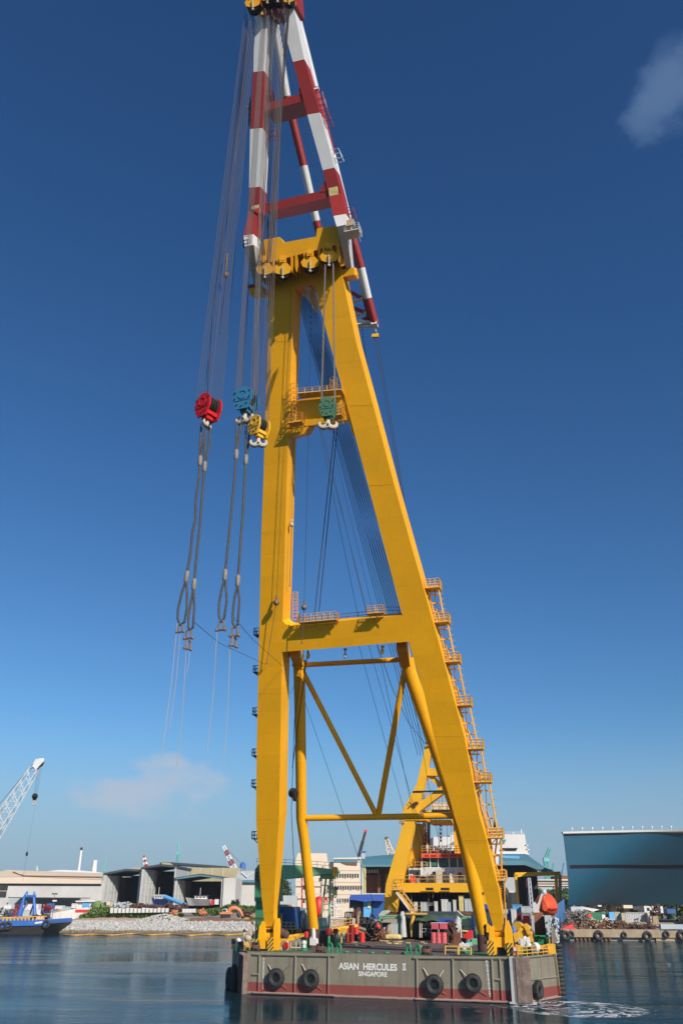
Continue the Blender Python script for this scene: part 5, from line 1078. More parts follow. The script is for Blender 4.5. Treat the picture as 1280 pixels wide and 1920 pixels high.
# ---------------------------------------------------------------- hook blocks
def hookblock(c_, rz, w, h, d, m, label, hookrz=0, hs=1.0, double=True):
    X = Vector((math.cos(rz), math.sin(rz), 0)); Yd = Vector((-math.sin(rz), math.cos(rz), 0))
    t = thing('hook_block', label, 'hook block', c_)
    def pt(x, y, z): return c_ + X * x + Yd * y + Z * z
    out = []
    for i in range(9): a = math.pi * i / 8; out.append((w / 2 * math.cos(a), h * .12 + h * .38 * math.sin(a)))
    out += [(-w / 2, -h * .12), (-w * .28, -h * .5), (w * .28, -h * .5), (w / 2, -h * .12)]
    for y in (-d / 2, d / 2 - .18):
        ck = MB().poly([pt(a, y, b) for a, b in out], Yd * .18).build('cheek_plate', M[m], t, smooth=False)
        yy = y - .04 if y < 0 else y + .2
        mb = MB(); mb.torus(pt(0, yy, h * .12), Yd, w * .21, .035, 24, 6); mb.build('boss_ring', M[m], ck)
        mb = MB()
        for bx, bz in ((-.38, .25), (.38, .25), (-.38, -.02), (.38, -.02), (-.25, -.3), (.25, -.3), (0, -.38)): mb.disc(pt(bx * w, yy - (.03 if y < 0 else -.03), bz * h), Yd, .075, .08, 8)
        mb.build('bolt', M['dark'], ck)
        mb = MB(); mb.box(pt(0, yy, -h * .12), w * .8, .05, .06, (X, Yd, Z)); mb.build('stiffener', M[m], ck)
    mb = MB(); n_ = 4
    for k in range(n_): mb.disc(pt(0, -d / 2 + .35 + (d - .7) * k / (n_ - 1), h * .12), Yd, w * .40, (d - .7) / (n_ + 1), 24)
    mb.build('sheave', M['dark'], t)
    mb = MB(); mb.box(pt(0, 0, -h * .30), w * .55, d * .96, h * .16, (X, Yd, Z)); mb.box(pt(0, 0, -h * .47), w * .36, d * .5, h * .16, (X, Yd, Z)); mb.tube([pt(-w * .3, -d * .3, -h * .1), pt(w * .05, d * .4, -h * .25)], .14, 8)
    mb.build('trunnion', M[m], t)
    # double-horn hook
    HX = Vector((math.cos(hookrz), math.sin(hookrz), 0)); HY = Vector((-math.sin(hookrz), math.cos(hookrz), 0)); hz = -h * .5; H0 = c_ + Z * hz
    mb = MB(); mb.tube([H0 + Z * .25 * hs, H0 - Z * .5 * hs, H0 - Z * 1.1 * hs], [.22 * hs, .27 * hs, .42 * hs], 12)
    for sg in (-1, 1):
        pts = []; rad = []
        for i in range(10):
            a = -math.pi / 2 + sg * 0 + i / 9 * math.pi * 1.12
            pts.append(H0 - Z * .98 * hs + HX * sg * (.62 * hs + .0) + HX * sg * (-.0) + HX * sg * (.52 * hs * math.sin(a + math.pi / 2 - math.pi / 2)) + Z * (-.46 * hs * math.cos(a)))
            rad.append((.36 - .2 * i / 9) * hs)
        pts = [H0 - Z * 1.15 * hs] + [H0 - Z * .85 * hs + HX * sg * (.58 * hs + .5 * hs * math.sin(-math.pi / 2 + q)) - Z * (.5 * hs * math.cos(-math.pi / 2 + q)) for q in [math.pi * .25, math.pi * .45, math.pi * .65, math.pi * .85, math.pi * 1.05, math.pi * 1.2]]
        mb.tube(pts, [.4 * hs, .38 * hs, .36 * hs, .32 * hs, .26 * hs, .2 * hs, .14 * hs], 10)
    hk = mb.build('hook', M['hookwhite'], t)
    MB().disc(H0 - Z * 1.1 * hs, HY, .14 * hs, .95 * hs, 10).build('hook_hole', M['dark'], hk)
    return t
VT = -53.0
def TPT(x, y, v=VT): return BV(x, y, v)
RB = TPT(391, 765); BB = TPT(461, 752); YB = TPT(486, 801); GB = BV(615, 766, -38)
hookblock(RB, R(-38), 2.15, 2.7, 1.75, 'hookred', 'bright red hook block, leftmost of the four, with two slings on its hook', hookrz=R(70), hs=.62)
hookblock(BB, R(-24), 2.2, 2.6, 1.5, 'hookblue', 'blue hook block in the middle, carrying two slings on its cream hook', hookrz=R(-25), hs=.85)
hookblock(YB, R(-40), 1.6, 2.2, 1.5, 'hookyellow', 'small yellow hook block half hidden behind the blue one', hookrz=R(4), hs=.72)
hookblock(GB, R(-14), 1.95, 2.7, 1.2, 'hookgreen', 'green hook block with an empty cream hook in front of the upper crossbeam', hookrz=R(0), hs=.95)
def fall(c_, rz, d, w, tops, label, n_=6, r=.024, gap=.0, up=.6, m='rope_hoist'):
    X = Vector((math.cos(rz), math.sin(rz), 0)); Yd = Vector((-math.sin(rz), math.cos(rz), 0)); L = []
    for sg, tp_ in zip((-1, 1), tops):
        for k in range(n_):
            y = -d / 2 + .3 + (d - .6) * k / (n_ - 1)
            L.append((tp_ + X * (.10 * sg) + Yd * (y * .75), c_ + X * (w * sg) + Yd * y + Z * up))
    return ropes('hoist_rope', m, label, 'hoist rope', L, r, loc=c_ + Z)
fall(RB, R(-20), 2.9, .80, (TPT(467, 25), TPT(474, 25)), 'pair of rope falls from the jib head to the red hook block', 6, .03)
fall(BB, R(-15), 2.3, .80, (TPT(497, 12), TPT(506, 12)), 'pair of rope falls from the jib head to the blue hook block', 6, .032)
fall(YB, R(-30), 2.0, .62, (TPT(520, 10), TPT(529, 10)), 'pair of rope falls from the jib head to the yellow hook block', 5, .03)
fall(GB, R(-14), 1.2, .82, (BV(611, 497, -38), BV(623, 495, -38)), 'pair of rope falls from the frame head to the green hook block', 5, .04)
# rope leads from the jib head down the frame head
L = []
for dx in (-2, -.7, .7, 2): L.append((TPT(541 + dx, 14), PA(503 + dx * 1.4, 497, HD - .3)))
ropes('lead_rope', 'rope_hoist', 'sheaf of ropes from the jib head to the left side of the yellow head box', 'rope', L, .05)
L = [(PA(503 + dx * 2.0, 530, HD), PA(500 + dx * 2.4, 770, -.5)) for dx in (-.8, .2, 1.1, 2.0)]
ropes('lead_rope', 'rope_hoist', 'sheaf of thin ropes running down the front of the left leg under the head', 'rope', L, .035)
def one(name, m, label, pts, r, cat='rope', group=None): return solo(MB().tube(pts, r, 5), name, M[m], label, cat, loc=pts[-1], group=group)
one('guy_rope', 'rope_dark', 'thin dark rope left of the jib, ending in a small ball above the red block', [TPT(462, 40), TPT(426, 482), TPT(423, 520)], .03)
t = thing('ball_weight', 'small brown ball weight on a thin rope between red and blue falls', 'hook', TPT(424, 515)); mb = MB(); mb.ball(TPT(424, 515), .3, 10, sq=(1, 1, 1.5)); mb.tube([TPT(426, 476), TPT(424, 508)], .12, 6); mb.build('ball', M['shackle'], t); MB().tube([TPT(424, 518), TPT(412, 622)], .03, 5).ball(TPT(412, 624), .1, 8).build('tail_rope', M['rope_dark'], t)
one('guy_rope', 'rope_dark', 'pair of dark wires hanging beside the red block', [TPT(465, 60), TPT(398, 590), TPT(389, 736)], .045)
for x0, x1, lab in ((516, 536, 'left'), (524, 548, 'right')): one('jib_stay_wire', 'rope_dark', f'{lab} thin wire between the two jib legs', [PS(x0 + 2, 20, -.5), PS(x0 + 60 + (8 if lab == 'right' else 0), 250, -.5), PS(x0 + 96 + (6 if lab == 'right' else 0), 425, -.5)], .035)
# wires from the tail down to the deck
a = PS(703, 622); tb = thing('tail_sheave', 'pair of small yellow sheaves hanging from the tail of the jib', 'sheave', a)
mb = MB()
for dx in (-2, 4): mb.box(PS(702 + dx, 629), .55, .35, .7, BA)
mb.build('sheave_housing', M['hookyellow'], tb); MB().tube([PS(701, 612), PS(705, 622)], .1, 6).build('link', M['white'], tb)
for dx, lab in ((0, 'left one'), (5, 'right one')): one('tail_wire', 'rope_dark', f'dark wire from the jib tail down behind the right leg, {lab} of the pair', [PS(702 + dx, 634), PA(756 + dx * .6, 942, 4)], .05)
one('tail_wire', 'rope_dark', 'thin dark wire from the tail frame to the right leg', [PS(678, 615), PS(690, 700, 1)], .04)

# ---------------------------------------------------------------- slings below the hooks
def sling(pts, ytop, top_loops, low_loops, label, shk, v=VT, long_shk=False):
    P = [TPT(x, y, v) for x, y in pts]; t = thing('wire_sling', label, 'sling', P[-1], 'wire slings under the hooks')
    MB().tube(P, .125, 8).build('sling_rope', M['sling'], t)
    def loop(lp, fx): 
        q = [TPT(x, y, v) for x, y in lp]; MB().tube(q, .115, 8).build('eye', M['sling'], t)
    loop(top_loops, P[0]); loop(low_loops, P[-1])
    for a in (P[0], P[-1]):
        d = (P[1] - P[0]).normalized() if a is P[0] else (P[-1] - P[-2]).normalized()
        MB().tube([a - d * .55, a - d * .4, a + d * .4, a + d * .55], [.15, .22, .22, .15], 10).build('ferrule', M['ferrule'], t)
    for k, (x, y, s) in enumerate(shk):
        c_ = TPT(x, y, v); sh = MB(); ax = U if k % 2 == 0 else (U * .4 + V * .9)
        for i in range(9):
            pass
        s *= .62; pts_ = [c_ + ax * s * .3 - Z * s * .5] + [c_ + ax * (s * .33 * math.cos(a)) + Z * (s * .1 + s * .45 * math.sin(a)) for a in [math.pi * i / 8 for i in range(9)]] + [c_ - ax * s * .3 - Z * s * .5]
        sh.tube(pts_, .12 * s, 8); sh.tube([c_ + ax * s * .55 - Z * s * .5, c_ - ax * s * .5 - Z * s * .5], .13 * s, 8); sh.ball(c_ + ax * s * .5 - Z * s * .5, .2 * s, 8); sh.ball(c_ - ax * s * .5 - Z * s * .5, .2 * s, 8)
        sh.build('shackle', M['shackle'], t)
    return t
sling([(375.3, 864), (373, 900), (367, 941), (366.6, 974), (361, 998), (358, 1033), (353, 1062), (350, 1081)], 0,
      [(375.3, 858), (375, 830), (378, 797), (384, 786), (388, 797), (381, 830), (376, 858)], [(349, 1088), (341, 1112), (334, 1142), (333.5, 1160), (338, 1172), (346, 1166), (350.5, 1142), (351, 1112), (349, 1088)],
      'left sling of the red hook, ending lowest left in one shackle', [(338.5, 1178, 1.1)])
sling([(383.7, 875), (381, 912), (378, 945), (375, 985), (371, 1022), (367, 1060), (364, 1096)], 0,
      [(384, 868), (384, 835), (386, 805), (390, 794), (395, 805), (392, 835), (385, 868)], [(363, 1104), (357, 1135), (353.5, 1160), (353.5, 1176), (358, 1181), (362, 1176), (364.6, 1140), (363, 1104)],
      'right sling of the red hook, ending in a chain of shackles', [(354, 1189, 1.25), (353, 1209, 1.2)])
sling([(443, 852), (441, 880), (438, 920), (434, 961), (428, 1020), (423, 1067), (422, 1078)], 0,
      [(443, 846), (443, 825), (444.5, 795), (449, 782), (453, 795), (447, 825), (443.5, 846)], [(422, 1084), (415, 1108), (410.7, 1134), (410.6, 1155), (415, 1166), (420.5, 1158), (425.5, 1126), (424, 1105), (422, 1084)],
      'left sling of the blue hook, ending in one shackle', [(415, 1173, 1.3)])
sling([(461, 862), (458.5, 910), (455.4, 961), (451, 1020), (447, 1075), (446, 1089)], 0,
      [(461.3, 856), (461, 830), (461, 800), (465, 780), (469, 800), (466, 830), (461.5, 856)], [(446, 1097), (440, 1120), (437, 1146), (436.5, 1168), (441, 1176), (446, 1170), (449, 1126), (447, 1105), (446, 1097)],
      'right sling of the blue hook, ending in two linked shackles', [(440.5, 1184, 1.3), (438.5, 1203, 1.25)])
for (a, b, lab) in (((333, 1165), (303, 1420), 'leftmost thin tag line hanging under the red hook slings'), ((338, 1190), (318, 1366), 'short thin tag line, second from the left'), ((349, 1218), (332, 1438), 'thin tag line hanging from the double shackles, third from the left'), ((355, 1222), (350, 1262), 'very short tag line end by the double shackles'), ((407, 1184), (388, 1414), 'fourth tag line, under the left sling of the blue hook'), ((431, 1215), (419, 1432), 'rightmost tag line, under the right sling of the blue hook')):
    p, q = TPT(*a), TPT(*b); one('tag_line', 'line', lab, [p, p.lerp(q, .5) + U * .12, q], .026, 'tag line', 'tag lines under the slings')
one('guy_line', 'rope_dark', 'thin sagging line from the red hook sling to the left leg, the lower of two', [TPT(364, 1166), TPT(410, 1205, -35), PA(500, 1247, -.1)], .03)
one('guy_line', 'rope_dark', 'thin sagging line from the blue hook sling to the left leg, the upper of two', [TPT(437, 1157), TPT(475, 1200, -30), PA(531, 1250, -.1)], .03)

# ---------------------------------------------------------------- lighter hooks and wires on the frame
def ballhook(x0, y0, d0, x1, y1, d1, s, label, x2=None, y2=None, d2=0, m='rope_dark', bm='shackle'):
    a = PA(x0, y0, d0); b = PA(x1, y1, d1); t = thing('ball_hook', label, 'hook', b)
    MB().tube([a, b + Z * s * 2.4], .028, 5).build('wire', M[m], t)
    mb = MB(); mb.ball(b, s, 12); mb.tube([b + Z * s * .8, b + Z * s * 2.6], s * .3, 6); mb.ball(b + Z * s * 1.7, s * .42, 8); mb.build('ball', M[bm], t)
    if x2 is not None: c_ = PA(x2, y2, d2); MB().tube([b, c_], .045, 5).ball(c_, s * .35, 8).build('lower_wire', M['shackle'], t)
ballhook(546, 545, -.4, 518, 1130, -.9, .42, 'reddish ball hook hanging in front of the left leg', 500, 1243, -.6)
ballhook(584, 548, 2, 570, 1139, -1.5, .40, 'dark ball hook hanging before the left end of the lower crossbeam', 566, 1205, -1.5)
ballhook(554, 600, 3.6, 547, 984, 1.2, .33, 'small pale double weight hanging along the inner face of the left leg', 543, 1098, 1.2, bm='hookwhite')
one('wire', 'rope_dark', 'thick dark wire under the green hook, left of a close pair', [PA(629, 785, 6), PA(590, 1148, 2.5), PA(589, 1148, 4)], .065)
one('wire', 'rope_dark', 'thick dark wire under the green hook, right of a close pair', [PA(634, 785, 6), PA(598, 1146, 2.5)], .065)
one('wire', 'rope_dark', 'dark wire sloping from under the lower crossbeam down beside the left pipe leg', [PA(577, 1218, 4), PP(548, 1440, -1)], .07)
one('wire', 'rope_dark', 'dark wire slanting across the left pipe leg towards the deck', [PA(569, 1216, 4), PP(552, 1350, -1.2), PP(546, 1520, -1.2), PP(552, 1640, -1)], .05)
fine = [((595, 785), (671, 1156)), ((596, 785), (690, 1156)), ((599, 785), (688, 1156)), ((612, 785), (700, 1150)), ((672, 1208), (757, 1520)), ((690, 1206), (800, 1600)), ((706, 1206), (790, 1600)), ((563, 1290), (700, 1692)), ((757, 1215), (826, 1598)), ((566, 1250), (545, 1300))]
for i, (a, b) in enumerate(fine): one('fine_wire', 'rope_dark', None, [PA(*a, 8), PA(*b, 8 if b[1] < 1200 else 10)], .03)
for o in [o for o in bpy.data.objects if o.name.startswith('fine_wire')]: tag(o, 'fine dark wire stretched between the legs of the yellow A-frame', 'wire', 'fine wires between the frame legs')
P_ = [PA(706, 1206, 5), BV(735, 1290, 20), BV(765, 1355, 35), BV(800, 1398, 50)]
one('slack_wire', 'rope_dark', 'slack dark wire curving down from the lower crossbeam to the top of the stern mast', P_, .05)
for (x, y, y2, lab) in ((647, 1217, 1232, 'small hook with a pale sheave under the middle of the lower crossbeam'), (716.5, 1212, 1224, 'small hook under the right part of the lower crossbeam'), (578, 1221, 1232, 'small yellow hook under the left end of the lower crossbeam')):
    t = thing('small_hook', lab, 'hook', PA(x, y2, .8)); MB().tube([PA(x, y, .8), PA(x, y2 - 5, .8)], .08, 6).build('link', M['shackle'], t); mb = MB(); mb.ball(PA(x, y2 - 3, .8), .25, 8, sq=(1, 1, 1.5)); mb.torus(PA(x, y2, .8), V, .16, .07, 12, 6); mb.build('hook', M['greypaint'] if x < 700 and x > 600 else M['yellow'], t)
# ================================================================ DECK GEAR
def DK(x, y): return hit(x, y, B(0, 0, FB), Z)
def vof(x, y): return max(.4, min(78, (DK(x, y) - O).dot(V)))
def dthing(name, lab, cat, x, y, v, group=None):
    p = BV(x, y, v); p = Vector((p.x, p.y, FB)); return thing(name, lab, cat, p, group)
def vb(name, m, parent, *boxes, v=20, depth=2.0):
    mb = MB()
    for b in boxes: vbox(mb, *b, v, depth)
    return mb.build(name, M[m], parent)
def vtube(mb, pts, v, r, n=8, m=None): mb.tube([BV(x, y, v) for x, y in pts], r, n, m)
def dcrate(name, lab, cat, x0, x1, yt, yb, v, depth, m, group=None, panels=2, top=None):
    t = dthing(name, lab, cat, (x0 + x1) / 2, yb, v, group); mb = MB(); u0, u1, z0, z1 = vbox(mb, x0, x1, yt, yb, v, depth); mb.build('body', M[m], t)
    mb = MB()
    for i in range(panels): uc = u0 + (u1 - u0) * (i + .5) / panels; mb.box(B(uc, v - .03, (z0 + z1) / 2), (u1 - u0) / panels * .86, .06, (z1 - z0) * .88, BA)
    mb.build('panel', M[m], t)
    mb = MB(); mb.box(B((u0 + u1) / 2, v + depth / 2, z1 + .04), u1 - u0 + .15, depth + .15, .08, BA); mb.build('lid', M[top or m], t); return t
def drum(c_, r, h, m, lab, grp=None, name='drum', m2=None):
    t = thing(name, lab, 'drum', c_, grp); mb = MB(); mb.tube([c_, c_ + Z * h], r, 14); mb.build('shell', M[m], t); mb = MB()
    for f_ in (.02, .34, .66, .98): mb.torus(c_ + Z * h * f_, Z, r, r * .06, 16, 5)
    mb.build('rim', M[m2 or m], t); return t

# green deck crane at the port side
gc = dthing('deck_crane', 'green deck crane with a long horizontal boom, left of and behind the left leg', 'deck crane', 489, 1765, 18)
mb = MB(); polyv(mb, [(478, 1766), (480, 1628), (484, 1621), (500, 1621), (512, 1640), (512, 1766)], 18, 3.2); mb.build('column', M['cranegreen'], gc)
mb = MB(); polyv(mb, [(477, 1690), (478, 1630), (484, 1624), (500, 1624), (512, 1632), (512, 1690)], 17.2, 4.6); mb.build('machine_house', M['cranegreen'], gc)
mb = MB(); polyv(mb, [(505, 1622), (556, 1622), (628, 1630), (632, 1634), (628, 1639), (600, 1639), (556, 1646), (505, 1650)], 18.2, 1.8); bo_ = mb.build('boom', M['palegreen'], gc)
mb = MB(); mb.rail([BV(520, 1622, 18.4), BV(624, 1629, 18.4)], .9, .03, 1.3, 2); mb.rail([BV(481, 1621, 18), BV(500, 1621, 18)], .9, .03, .8, 2); mb.build('handrail', M['palegreen'], bo_)
mb = MB(); mb.disc(BV(628, 1631, 18), V, .45, .5, 14); mb.box(BV(627, 1636, 18), .5, .6, 1.1, BA); mb.build('boom_sheave', M['hookyellow'], gc)
mb = MB(); vtube(mb, [(628, 1640), (628, 1668)], 18.5, .035, 5); mb.build('hoist_rope', M['rope_dark'], gc)
mb = MB(); mb.box(BV(628, 1671, 18.5), .55, .45, 1.2, BA); mb.torus(BV(628, 1680, 18.5), V, .22, .08, 12, 6); mb.build('crane_hook', M['leafdark'], gc)
mb = MB(); mb.rail([BV(470, 1744, 16), BV(492, 1744, 16)], 1.4, .05, 1, 2); mb.box(BV(478, 1722, 16.4), 3.0, .5, .25, BA); mb.tube([BV(469, 1723, 16.4), BV(475, 1733, 16.4)], .12, 6); mb.build('access_platform', M['yellow_rail'], gc)
# boom rest
br = dthing('boom_rest', 'pale green A-shaped rest holding up the green crane boom', 'boom rest', 610, 1768, 20)
mb = MB(); vtube(mb, [(619, 1640), (616, 1752)], 20, .17); vtube(mb, [(612, 1640), (598, 1752)], 20, .16); vtube(mb, [(600, 1738), (617, 1738)], 20, .16); mb.box(BV(615, 1643, 20), 2.3, 1.2, .8, BA); mb.box(BV(620, 1635, 20), .4, 1.2, .9, BA); mb.build('frame', M['palegreen'], br)
mb = MB(); vbox(mb, 592, 624, 1752, 1776, 20, 1.4); mb.build('base', M['darkrust'], br)
# blue tank with its yellow rails
bt = dthing('blue_tank', 'tall dark blue tank with yellow rails behind the left leg foot', 'tank', 537, 1762, 22)
mb = MB(); vbox(mb, 523, 551, 1700, 1742, 22, 3.0); mb.build('tank', M['blue'], bt)
mb = MB(); vbox(mb, 531, 545, 1729, 1742, 21.7, .5); mb.build('lower_panel', M['boatblue'], bt)
mb = MB(); vbox(mb, 520, 556, 1742, 1768, 21.8, 3.0); mb.build('skid', M['darkrust'], bt)
mb = MB(); mb.rail([BV(519, 1762, 20.5), BV(557, 1762, 20.5)], 1.5, .06, .8, 2); mb.rail([BV(527, 1744, 21), BV(554, 1744, 21)], 1.1, .06, .9, 2)
for x in (526, 528.5): vtube(mb, [(x, 1712), (x, 1762)], 21, .05, 5)
for k in range(10): vtube(mb, [(526, 1714 + k * 5), (528.5, 1714 + k * 5)], 21, .03, 4)
mb.build('yellow_rail', M['yellow_rail'], bt)
mb = MB(); 
for x in range(524, 552, 4): mb.ball(BV(x, 1699, 22.3), .28, 8)
mb.build('float', M['sack'], bt)
# winch drums under covers
wd = dthing('mooring_winch', 'rusty rope drum with white side frames, between the blue tank and the left pipe leg', 'winch', 562, 1765, 26)
mb = MB(); mb.tube([BV(546, 1727, 27), BV(572, 1727, 27)], 1.55, 20); mb.build('rope_drum', M['rust'], wd)
mb = MB(); 
for x in (545, 571, 581): mb.disc(BV(x, 1727, 27), U, 1.75, .35, 24)
polyv(mb, [(566, 1745), (564, 1725), (568, 1713), (576, 1712), (581, 1718), (581, 1745)], 26.6, .8); mb.build('side_frame', M['tarpgrey'], wd)
mb = MB(); vbox(mb, 543, 584, 1742, 1768, 26, 3); mb.build('bed', M['darkrust'], wd)
mb = MB(); mb.rail([BV(566, 1743, 25.4), BV(582, 1743, 25.4)], 1.6, .04, .35, 2); mb.build('guard_rail', M['white'], wd)
cw = dthing('control_unit', 'grey white winch control unit right of the left pipe leg', 'machine', 604, 1768, 24)
mb = MB(); vbox(mb, 594, 612, 1721, 1745, 24, 2.2); mb.build('housing', M['greypaint'], cw); mb = MB(); vbox(mb, 596, 600, 1728, 1740, 23.85, .15); vbox(mb, 604, 609, 1727, 1737, 23.85, .15); mb.build('panel', M['white'], cw)
mb = MB(); vbox(mb, 592, 614, 1745, 1772, 24, 2.2); mb.build('skid', M['darkrust'], cw)
# red and white tarp rolls high up behind the pipe leg
t = dthing('lifebuoy_rack', 'white rack with a big red float just right of the left pipe leg', 'rack', 602, 1765, 30)
mb = MB(); 
for x in (596, 602, 610): vtube(mb, [(x, 1688), (x, 1745)], 30, .09, 6)
for y in (1694, 1708, 1720): vtube(mb, [(596, y), (640, y - 1)], 30, .07, 6)
mb.build('rack', M['white'], t); mb = MB(); mb.ball(BV(597, 1700, 29.5), 1.25, 14, sq=(.75, .8, 1.3)); mb.build('float', M['redbright'], t)
mb = MB(); vbox(mb, 606, 612, 1683, 1697, 30.2, .6); mb.build('flag_box', M['redbright'], t)
mb = MB(); polyv(mb, [(595, 1690), (599, 1681), (602, 1687), (600, 1700)], 30.3, .4); mb.build('canvas', M['tarpgrey'], t)
# white ladder mast right of the boom rest
t = dthing('white_stair', 'white ladder mast with small landings right of the pale green rest', 'ladder', 628, 1768, 30)
mb = MB(); mb.ladder(BV(629, 1760, 30), BV(624, 1690, 30), .9, U, .08, .6)
for y in (1700, 1722, 1742): mb.box(BV(634, y, 30.4), 2.6, 1.2, .12, BA); mb.rail([BV(628, y, 30), BV(641, y, 30)], 1.0, .05, .8, 2)
mb.build('ladder', M['white'], t)
# yellow catwalk
t = dthing('catwalk', 'slanting yellow catwalk with rails behind the red drums', 'catwalk', 632, 1765, 27)
mb = MB(); mb.beam(BV(592, 1747, 24), BV(665, 1735, 32), 1.4, .4); mb.rail([BV(606, 1744, 24), BV(664, 1734, 32)], 1.0, .045, 1.2, 2)
for x, v_ in ((598, 25), (618, 27), (640, 29), (660, 31)): p = BV(x, 1745 - (x - 592) * .16, v_); mb.tube([p, Vector((p.x, p.y, FB))], .12, 6)
mb.build('walkway', M['yellow_rail'], t)
mb = MB(); vbox(mb, 634, 646, 1740, 1749, 28, 1.4); mb.build('yellow_box', M['hookyellow'], t)
t = dthing('generator', 'white engine unit with dark pipes on the end of the yellow catwalk', 'generator', 653, 1740, 33)
mb = MB(); vbox(mb, 646, 660, 1722, 1736, 33, 2); mb.build('housing', M['greypaint'], t)
mb = MB(); scrap_p = [BV(x, 1722, 32.8) for x in (647, 651, 655, 659)]
for p in scrap_p: mb.tube([p - Z * .8, p + Z * .9, p + Z * 1.0 + U * .4], .12, 6)
mb.build('exhaust', M['dark'], t); mb = MB(); vbox(mb, 655, 660, 1703, 1711, 33.5, .7); vbox(mb, 656, 659, 1711, 1722, 33.7, .3); mb.build('vent_post', M['white'], t)
t = dthing('rusty_reel', 'brown rusty hose reel behind the black hose heap', 'reel', 667, 1740, 38)
mb = MB(); mb.tube([BV(660, 1724, 39), BV(672, 1724, 39)], 1.6, 18); mb.build('drum', M['rust'], t); mb = MB(); mb.disc(BV(660, 1724, 39), U, 2.0, .2, 20).disc(BV(672, 1724, 39), U, 2.0, .2, 20); vbox(mb, 659, 673, 1738, 1762, 38.5, 1); mb.build('stand', M['darkrust'], t)
t = dthing('bent_pipe', 'upright pale bent pipe standing in the black hose heap', 'pipe', 672, 1760, 36); mb = MB(); vtube(mb, [(671, 1758), (671, 1720), (672, 1712), (675, 1710)], 36, .22); mb.build('pipe', M['pallet'], t)
# hose heap
hh = MB(); hc = DK(691, 1764); 
for i in range(46):
    x = random.uniform(669, 711); y = random.uniform(1725 + abs(x - 690) * .5, 1758); p = BV(x, y, 37 + random.uniform(-1, 2)); a = Vector((random.gauss(0, 1), random.gauss(0, 1), random.gauss(0, .6))).normalized()
    if random.random() < .6: hh.torus(p, a, random.uniform(.5, 1.1), .14, 16, 6)
    else: hh.tube([p - a * 1.1, p + Vector((random.gauss(0, .3), 0, random.gauss(0, .4))), p + a * 1.1], .16, 6)
for i in range(10): hh.ball(BV(random.uniform(672, 708), random.uniform(1742, 1760), 38), random.uniform(.8, 1.4), 8)
solo(hh, 'hose_heap', M['rubber'], 'big heap of black hoses and ropes on the middle of the deck', 'hose heap', loc=hc)
for (x0, y0, x1, y1, lab) in ((670, 1738, 684, 1743, 'upper wooden plank leaning on the black hose heap'), (668, 1743, 680, 1748, 'lower wooden plank leaning on the black hose heap')): t = MB().beam(BV(x0, y0, 35.4), BV(x1, y1, 35.2), .9, .25); solo(t, 'plank', M['pallet'], lab, 'plank', loc=BV(x0, y0, 35.4))
# red drums
base = BV(657, 1768, 30); base.z = FB
for (x, y, lab) in ((651.5, 0, 'lower left'), (659.8, 0, 'lower right'), (651.5, 1, 'upper left'), (659.8, 1, 'upper right')):
    c_ = BV(x, 1766, 30); c_.z = FB + y * 1.3 + .1; drum(c_, .38, 1.25, 'drumred', f'dark red oil drum, {lab} of the stack of four left of the hose heap', 'stacked dark red drums')
c_ = BV(668, 1750, 33); c_.z = FB + 1.2; drum(c_, .42, 1.6, 'redbright', 'bright red drum peeping out behind the dark red stack', None)
c_ = BV(679, 1765, 33); c_.z = FB; drum(c_, .45, 1.45, 'redbright', 'bright red drum standing alone right of the dark red stack', None)
t = thing('red_buoy', 'small red buoy ball on top of the hoses by the green rack', 'buoy', BV(708.5, 1737, 36)); MB().ball(BV(708.5, 1737, 36), .42, 12).build('ball', M['redbright'], t); MB().torus(BV(708.5, 1731.5, 36), V, .12, .04, 10, 5).build('ring', M['white'], t)
mb = MB(); 
for _ in range(22): x = random.uniform(703, 716); y = random.uniform(1742, 1758); p = BV(x, y, 37); a = Vector((random.gauss(0, 1), random.gauss(0, .4), random.gauss(0, 1))).normalized(); mb.tube([p - a * .9, p + U * .2, p + a * .9], .12, 6)
solo(mb, 'chain_heap', M['rust'], 'tangle of rusty chain and bent bars under the small red buoy', 'chain', loc=DK(709, 1764))
# mushroom vents: red cap, green post
for x, yc0, yc1, yb_, w, m1, lab in ((575.5, 1746.5, 1757.5, 1778, .44, 'redbright', 'leftmost, beside the white pipe fitting'), (593, 1743, 1752, 1776, .40, 'redbright', 'second, right of the white pipe fitting'), (616.5, 1741, 1752, 1779, .50, 'drumred', 'third and widest'), (629, 1741, 1750, 1776, .40, 'drumred', 'fourth, darkest')):
    v_ = vof(x, yb_); v_ = max(v_, 6); t = dthing('mushroom_vent', f'red capped green deck vent, {lab} in the row', 'vent', x, yb_, v_, 'red capped vents'); mb = MB(); p = BV(x, yc1, v_); b = Vector((p.x, p.y, FB)); mb.tube([b, p], w * .42, 12); mb.tube([b, b + Z * .15], w * .7, 12); mb.build('post', M['green'], t)
    q = BV(x, yc0, v_); q = Vector((p.x, p.y, q.z)); mb = MB(); mb.tube([p - Z * .05, p + Z * .1, q - Z * .12, q], [w * .88, w, w, w * .7], 16); mb.build('cap', M[m1], t)
